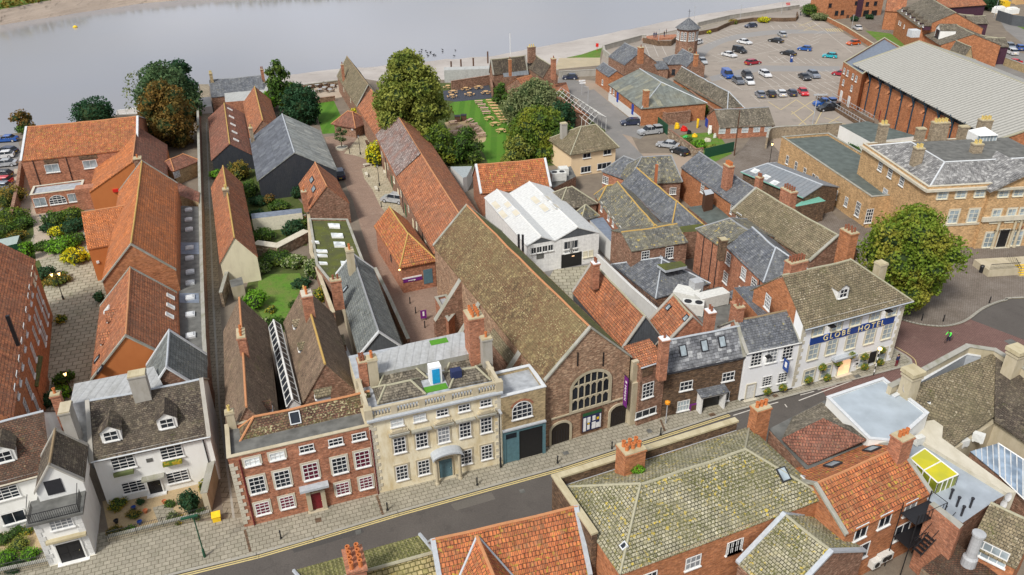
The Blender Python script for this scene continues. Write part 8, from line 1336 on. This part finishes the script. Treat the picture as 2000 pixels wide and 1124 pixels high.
for x, y, lb in ((1703, 1095, 'air conditioning unit on the fire escape wall'), (1718, 1084, 'second air conditioning unit on the fire escape wall'), (1727, 1080, 'small white air conditioning unit by the fire escape')): k, p = f5.hitwall(x, y, 'f'); w = f5.root.location; M = Matrix.Translation(w)@Matrix.Rotation(f5.rz, 4, 'Z'); q = M@Vector((p[0], -.35, p[2]-.4)); r = empty('air_conditioner', tuple(q), f5.rz, lb, 'air conditioning unit'); MB().box(-.45, .45, -.2, .32, 0, .75).build('casing', 'aircon', r); c2 = MB().lathe((0, 0, 0), [(.28, 0), (.28, .03), (0, .03)], 12).build('fan', 'black', r, (0, -.2, .38)); c2.rotation_euler = (PI/2, 0, 0)
def dish(px, py, z, label, r_=.4):
    w = P(px, py, z); r = empty('satellite_dish', tuple(w), 0, label, 'satellite dish'); o = MB().lathe((0, 0, 0), [(0, 0), (r_*.6, .05), (r_, .16)], 14).build('dish', 'satdish', r); o.rotation_euler = (rad(70), 0, rad(20)); MB().tube((0, .1, -.8), (0, .1, 0), .03).build('bracket', 'grey_metal', r)
dish(1770, 756, 9, 'grey satellite dish beside the square stone stack', .6); dish(1966, 970, 6.4, 'blue grey satellite dish above the bottom right roof', .4); dish(1957, 984, 6.2, 'second blue grey satellite dish above the bottom right roof', .4)
w = P(1801, 785, 7.0); r = empty('roof_light_box', tuple(w), rad(-30), 'open glass roof window on the brown tiled slope', 'roof window'); MB().box(-.7, .7, -.45, .45, 0, .35).build('frame', 'frame_white', r); MB().box(-.6, .6, -.4, .4, .35, .4).build('glass', 'glass', r)
# fire escape
w = P(1785, 1090, 0); r = empty('fire_escape', tuple(P(1790, 1050, 3.5)), rad(25), 'black steel fire escape with landings against the rear brick walls', 'fire escape'); m = MB()
for z_ in (0, 2.6): m.box(-1.6, 1.6, -.6, .9, z_, z_+.07); [m.tube((-1.6+i*.4, -.6, z_), (-1.6+i*.4, -.6, z_+1.1), .03, 4) for i in range(9)]; m.tube((-1.6, -.6, z_+1.1), (1.6, -.6, z_+1.1), .03); m.tube((1.6, -.6, z_+1.1), (1.6, .9, z_+1.1), .03)
for x in (-1.6, 1.6):
    for y in (-.6, .9): m.tube((x, y, -3.5), (x, y, 3.7), .05, 4)
for i in range(10): m.box(-1.2+i*.27, -.95+i*.27, -1.5, -.75, .25*i-.05, .25*i)
for y in (-1.5, -.75): m.tube((-1.3, y, -.1), (1.5, y, 2.5), .04); m.tube((-1.3, y, .9), (1.5, y, 3.5), .03)
m.build('landings', 'black', r)
# yard clutter: playground pieces, sheds
for px, py, c_, sx, sy, h, lb in ((1336, 256, 'red', 1.6, 1.2, 1.0, 'red plastic play seat dumped in the yard'), (1322, 252, 'yellow', 1.2, .8, 1.3, 'yellow plastic play panel in the yard'), (1362, 250, 'yellow', .5, .5, 2.0, 'yellow upright play post beside blue door'), (1357, 268, 'yellow', 1.2, .9, .7, 'yellow play horse lying in the weeds'), (1340, 270, 'green_slide', 1.4, .6, .5, 'green plastic slide lying by the wall'), (1346, 262, 'black', 1.0, .8, .8, 'black plastic tub in the yard'), (1386, 262, 'white', .9, .7, 1.8, 'white fridge like cabinet by the workshop'), (1382, 276, 'stone_pale', 1.6, 1., .6, 'pale stack of stone slabs in the yard'), (1396, 270, 'aircon', .7, .5, 1.0, 'pale plastic chair stack by the yard fence')):
    w = P(px, py); r = empty('yard_item', tuple(w), random.random(), lb, 'yard clutter'); m = MB().lathe((0, 0, 0), [(sx*.3, 0), (sx*.5, h*.15), (sx*.45, h*.6), (sx*.2, h*.7)], 7).box(-sx*.12, sx*.12, -sy/2, sy/2, h*.5, h).box(-sx/2, -sx*.3, -.1, .1, 0, h*.8); m.build('shell', c_, r)
flatb('garden_shed', 'dark green garden shed with pale sheet roof at the left edge', [(-30, 474), (38, 460), (33, 476), (-25, 490)], 2.3, 'fence_green', 'shed_roof', cat='shed'); flatb('garden_shed', 'low grey roofed garden building below the black barn', [(490, 418), (589, 407), (590, 416), (492, 428)], 2.4, 'frame_cream', 'felt_blue', cat='shed'); flatb('garden_shed', 'small weathered shed against the cream gable wall', [(448, 548), (472, 541), (476, 556), (452, 562)], 2.0, 'stone', 'felt', cat='shed')
wall_run('ruined_wall', 'pale ruined stone garden wall between the two back gardens', [(502, 494), (545, 500), (602, 470)], 1.7, 1.1, 'rubble', 'stone_pale'); wall_run('garden_wall', 'red brick garden wall below the grey garden building', [(498, 452), (560, 445), (600, 440)], 1.8, .35, 'brick_red', 'coping'); wall_run('garden_wall', 'brick wall carrying white flowers beside the mossy shed', [(606, 440), (612, 520), (655, 640)], 2.2, .4, 'brick_old', 'stone'); wall_run('road_wall', 'low mossy coped wall along the brick road beside slate roof', [(735, 548), (760, 600), (800, 690)], 2.0, .35, 'brick_old', 'coping')
wall_run('car_park_wall', 'old ivy brick wall between left car park and garden', [(48, 330), (42, 380), (30, 440)], 2.2, .4, 'brick_old', 'brick_old')
w = P(24, 503); r = empty('washing_line', tuple(w), .4, 'folded out rotary washing line behind the brick mill', 'washing line'); m = MB().tube((0, 0, 0), (0, 0, 2), .03)
for i in range(4): a = i*PI/2; m.tube((0, 0, 1.4), (1.5*math.cos(a), 1.5*math.sin(a), 2.0), .02, 4)
for q in (.6, 1.0, 1.45): [m.tube((q*math.cos(i*PI/2), q*math.sin(i*PI/2), 1.4+q*.4), (q*math.cos((i+1)*PI/2), q*math.sin((i+1)*PI/2), 1.4+q*.4), .008, 3) for i in range(4)]
m.build('frame', 'grey_metal', r)
for px, py, lb in ((1177, 103, 'red lifebuoy post on the grass bank'), ): w = P(px-35, 108); r = empty('lifebuoy_post', tuple(P(1166, 100)), 0, lb, 'lifebuoy'); MB().tube((0, 0, 0), (0, 0, 1.4), .05).build('post', 'red', r); MB().box(-.4, .4, -.12, .12, 1.2, 2.2).build('box', 'red', r)
w = P(147, 54, -4); tag(MB().lathe((0, 0, 0), [(0, -.3), (.7, -.2), (.9, .2), (.5, .6), (0, .8)], 10).build('buoy', 'yellow', loc=tuple(w)), 'small yellow mooring buoy floating on the river', 'buoy')
for i, (px, py) in enumerate(((882, 136), (901, 132), (925, 129), (953, 116))): w = P(px, py+8, -2.5); tag(MB().tube((0, 0, 0), (0, 0, 3.4), .22, 6).build('mooring_post', 'wood_dark', loc=tuple(w)), 'dark timber mooring post standing in the mud by the quay', 'mooring post', 'mooring posts by the quay')
for i in range(26):
    px, py = 790+RNG.random()*110, 97+RNG.random()*14; w = P(px, py, -3.96); tag(MB().lathe((0, 0, 0), [(0, 0), (.22, .1), (.2, .25), (0, .35)], 6).box(.12, .42, -.06, .06, .25, .38).box(-.45, -.15, -.08, .08, .15, .22).build('bird', 'frame_dark', loc=tuple(w), rz=RNG.random()*6), 'small dark bird on the water near the mud edge', 'bird', 'birds on the river edge')
# supplies top right
for px, py, c_, lb in ((1958, 14, 'yellow', 'yellow wrapped pallet of building supplies'), (1950, 26, 'white', 'white wrapped pallet beside the yellow one'), (1975, 28, 'white', 'long white wrapped bundle of supplies'), (1988, 8, 'wood_light', 'stack of pale timber in the builders yard')): w = P(px, py); r = empty('wrapped_pallet', tuple(w), .3, lb, 'pallet'); MB().box(-2.2, 2.2, -1, 1, .15, 1.8).box(-1.8, 1.2, -.8, .8, 1.8, 2.3).build('load', c_, r); MB().box(-2.3, 2.3, -1.1, -.9, 0, .15).box(-2.3, 2.3, .9, 1.1, 0, .15).build('pallet', 'wood_light', r)
w = P(1545, 122); r = empty('parking_machine', tuple(w), 0, 'blue parking ticket machine among the cars', 'parking machine'); MB().box(-.3, .3, -.25, .25, 0, 1.7).build('cabinet', 'sign_blue', r); MB().box(-.2, .2, -.27, -.25, 1.1, 1.5).build('panel', 'signwhite', r)
# ================================================================ people
def person(label, px, py, ang, top, bottom, pose='stand', z=.02, h=1.72, cyc=False):
    w = P(px, py, z); r = empty('person', tuple(w), rad(ang), label, 'person'); s = h/1.72; V = []; Ed = []; R_ = []
    def v(x, y, z_, rr): V.append((x*s, y*s, z_*s)); R_.append(rr*s); return len(V)-1
    def e(*i): Ed.extend(zip(i[:-1], i[1:]))
    st = .16 if pose == 'walk' else .02
    if cyc: pel, ch, nk, hd = v(0, .12, .98, .15), v(0, -.22, 1.35, .165), v(0, -.33, 1.5, .06), v(0, -.42, 1.64, .1)
    else: pel, ch, nk, hd = v(0, 0, .92, .145), v(0, 0, 1.3, .165), v(0, -.01, 1.46, .06), v(0, -.02, 1.6, .1)
    wa = v(0, (.0 if cyc else 0), 1.12, .13); e(pel, wa, ch, nk, hd); e(hd, v(0, V[hd][1]/s-.01, V[hd][2]/s+.1, .085))
    for sg in (-1, 1):
        if cyc: k, a, t = v(sg*.12, -.2, .62+sg*.1, .08), v(sg*.12, -.02, .3+sg*.12, .055), v(sg*.12, -.16, .26+sg*.12, .05)
        else: k, a, t = v(sg*.1, -sg*st*.6-.02, .5, .075), v(sg*.1, sg*-st, .1, .05), v(sg*.1, sg*-st-.14, .05, .045)
        hp = v(sg*.09, V[pel][1]/s, .86 if not cyc else .94, .1); e(pel, hp, k, a, t)
        sh = v(sg*.19, V[ch][1]/s, V[ch][2]/s+.08, .07)
        if cyc: el, hn = v(sg*.25, -.42, 1.18, .05), v(sg*.22, -.6, 1.05, .04)
        else: el, hn = v(sg*.25, .02+sg*st*.3, 1.12, .05), v(sg*.24, -.06+sg*st*.6, .88, .04)
        e(ch, sh, el, hn)
    me = bpy.data.meshes.new('body'); me.from_pydata(V, Ed, []); o = put('body', me, r); o.modifiers.new('skin', 'SKIN'); o.modifiers.new('sub', 'SUBSURF').levels = 1; o.modifiers['sub'].render_levels = 1
    for i, sv in enumerate(me.skin_vertices[0].data): sv.radius = (R_[i], R_[i]); sv.use_root = i == 0
    dg = bpy.context.evaluated_depsgraph_get(); me2 = bpy.data.meshes.new_from_object(o.evaluated_get(dg)); o.modifiers.clear(); o.data = me2
    for m_ in (top, bottom, 'skin'): me2.materials.append(MATS[m_])
    hz = V[nk][2]
    for f in me2.polygons:
        c = f.center; f.material_index = 2 if (c.z > hz and abs(c.x) < .13*s) or (abs(c.x) > .2*s and c.z < (.95 if not cyc else 1.1)*s) else (0 if c.z > (.93 if not cyc else 1.0)*s else 1); f.use_smooth = True
    hx = V[hd]; MB().lathe((hx[0], hx[1]+.01, hx[2]+.02), [(.118*s, 0), (.115*s, .07*s), (.07*s, .135*s), (0, .15*s)], 10).build('hair', 'hair', r); return r
person('person in dark coat and yellow socks standing on the hotel corner', 1750, 716, 200, 'navy', 'darkred', z=.12); 
rr_ = person('cyclist in bright green top riding across the red brick square', 1852, 668, 300, 'hivis', 'navy', cyc=True, z=.05); w = P(1852, 668, .01); bk = empty('bicycle', tuple(w), rad(300), 'dark bicycle ridden by the cyclist in bright green', 'bicycle')
for y in (-.55, .5):
    m = MB(); [m.tube((0, y+.33*math.cos(i*PI/8), .35+.33*math.sin(i*PI/8)), (0, y+.33*math.cos((i+1)*PI/8), .35+.33*math.sin((i+1)*PI/8)), .02, 4) for i in range(16)]; [m.tube((0, y, .35), (0, y+.32*math.cos(i*PI/4), .35+.32*math.sin(i*PI/4)), .004, 3) for i in range(8)]; m.build('wheel', 'tyre', bk)
MB().tube((0, .5, .35), (0, .05, .32), .018).tube((0, .05, .32), (0, .18, .88), .018).tube((0, .18, .8), (0, -.42, .82), .018).tube((0, .05, .32), (0, -.42, .78), .018).tube((0, -.55, .35), (0, -.42, .95), .018).tube((-.22, -.5, 1.0), (.22, -.5, 1.0), .015).tube((0, .5, .35), (0, .16, .8), .014).build('frame', 'black', bk); MB().box(-.07, .07, .05, .3, .86, .92).build('saddle', 'black', bk)
for px, py, lb, z_ in ((1281, 74, 'person in blue jacket leaning at viewing platform rail', 'blue'), (1277, 74, 'second person in dark jacket at viewing platform rail', 'navy')): person(lb, px, py, 180, 'navy', 'navy', z=.6)
person('person in black standing beside the viewing platform bench', 1301, 68, 90, 'black', 'black', z=.6); person('person in dark coat walking on the path by the far terrace', 1563, 31, 90, 'black', 'navy', 'walk'); person('person in dark clothes sitting on the viewing platform wall', 1297, 72, 120, 'black', 'navy', z=.6); person('person walking beside the blue parking machine', 1546, 120, 20, 'sign_blue', 'navy', 'walk')
MB_ = tag(MB().box(-6, 6, -2.2, 2.2, 0, .6).build('viewing_platform', 'brick_red', loc=tuple(P(1288, 76)), rz=rad(10)), 'raised brick viewing platform beside the flood wall', 'platform')
for px, py, lb, n_ in ((1178, 166, 'white signpost beside the boat store corner', 3.4), (1347, 12, 'red round traffic sign by the riverside path', 2.6)):
    x, y = (1136, 186) if n_ == 3.4 else (1537, 22); w = P(x, y); r = empty('signpost', tuple(w), .2, lb, 'sign'); MB().tube((0, 0, 0), (0, 0, n_), .06).build('post', 'grey_metal', r); MB().box(-.8, .8, -.04, .04, n_-.1, n_+.25).box(-.6, .9, -.05, .03, n_-.6, n_-.3).build('sign_panel', 'signwhite' if n_ == 3.4 else 'red', r)
# ================================================================ finishing
def fonts_to_mesh():
    dg = bpy.context.evaluated_depsgraph_get()
    for o in [o for o in SC.objects if o.type == 'FONT']:
        me = bpy.data.meshes.new_from_object(o.evaluated_get(dg)); nm = o.name; q = bpy.data.objects.new('t', me); COL.objects.link(q); q.parent = o.parent; q.matrix_basis = o.matrix_basis.copy(); bpy.data.objects.remove(o); q.name = nm.split('.')[0]
absorb()
fonts_to_mesh()
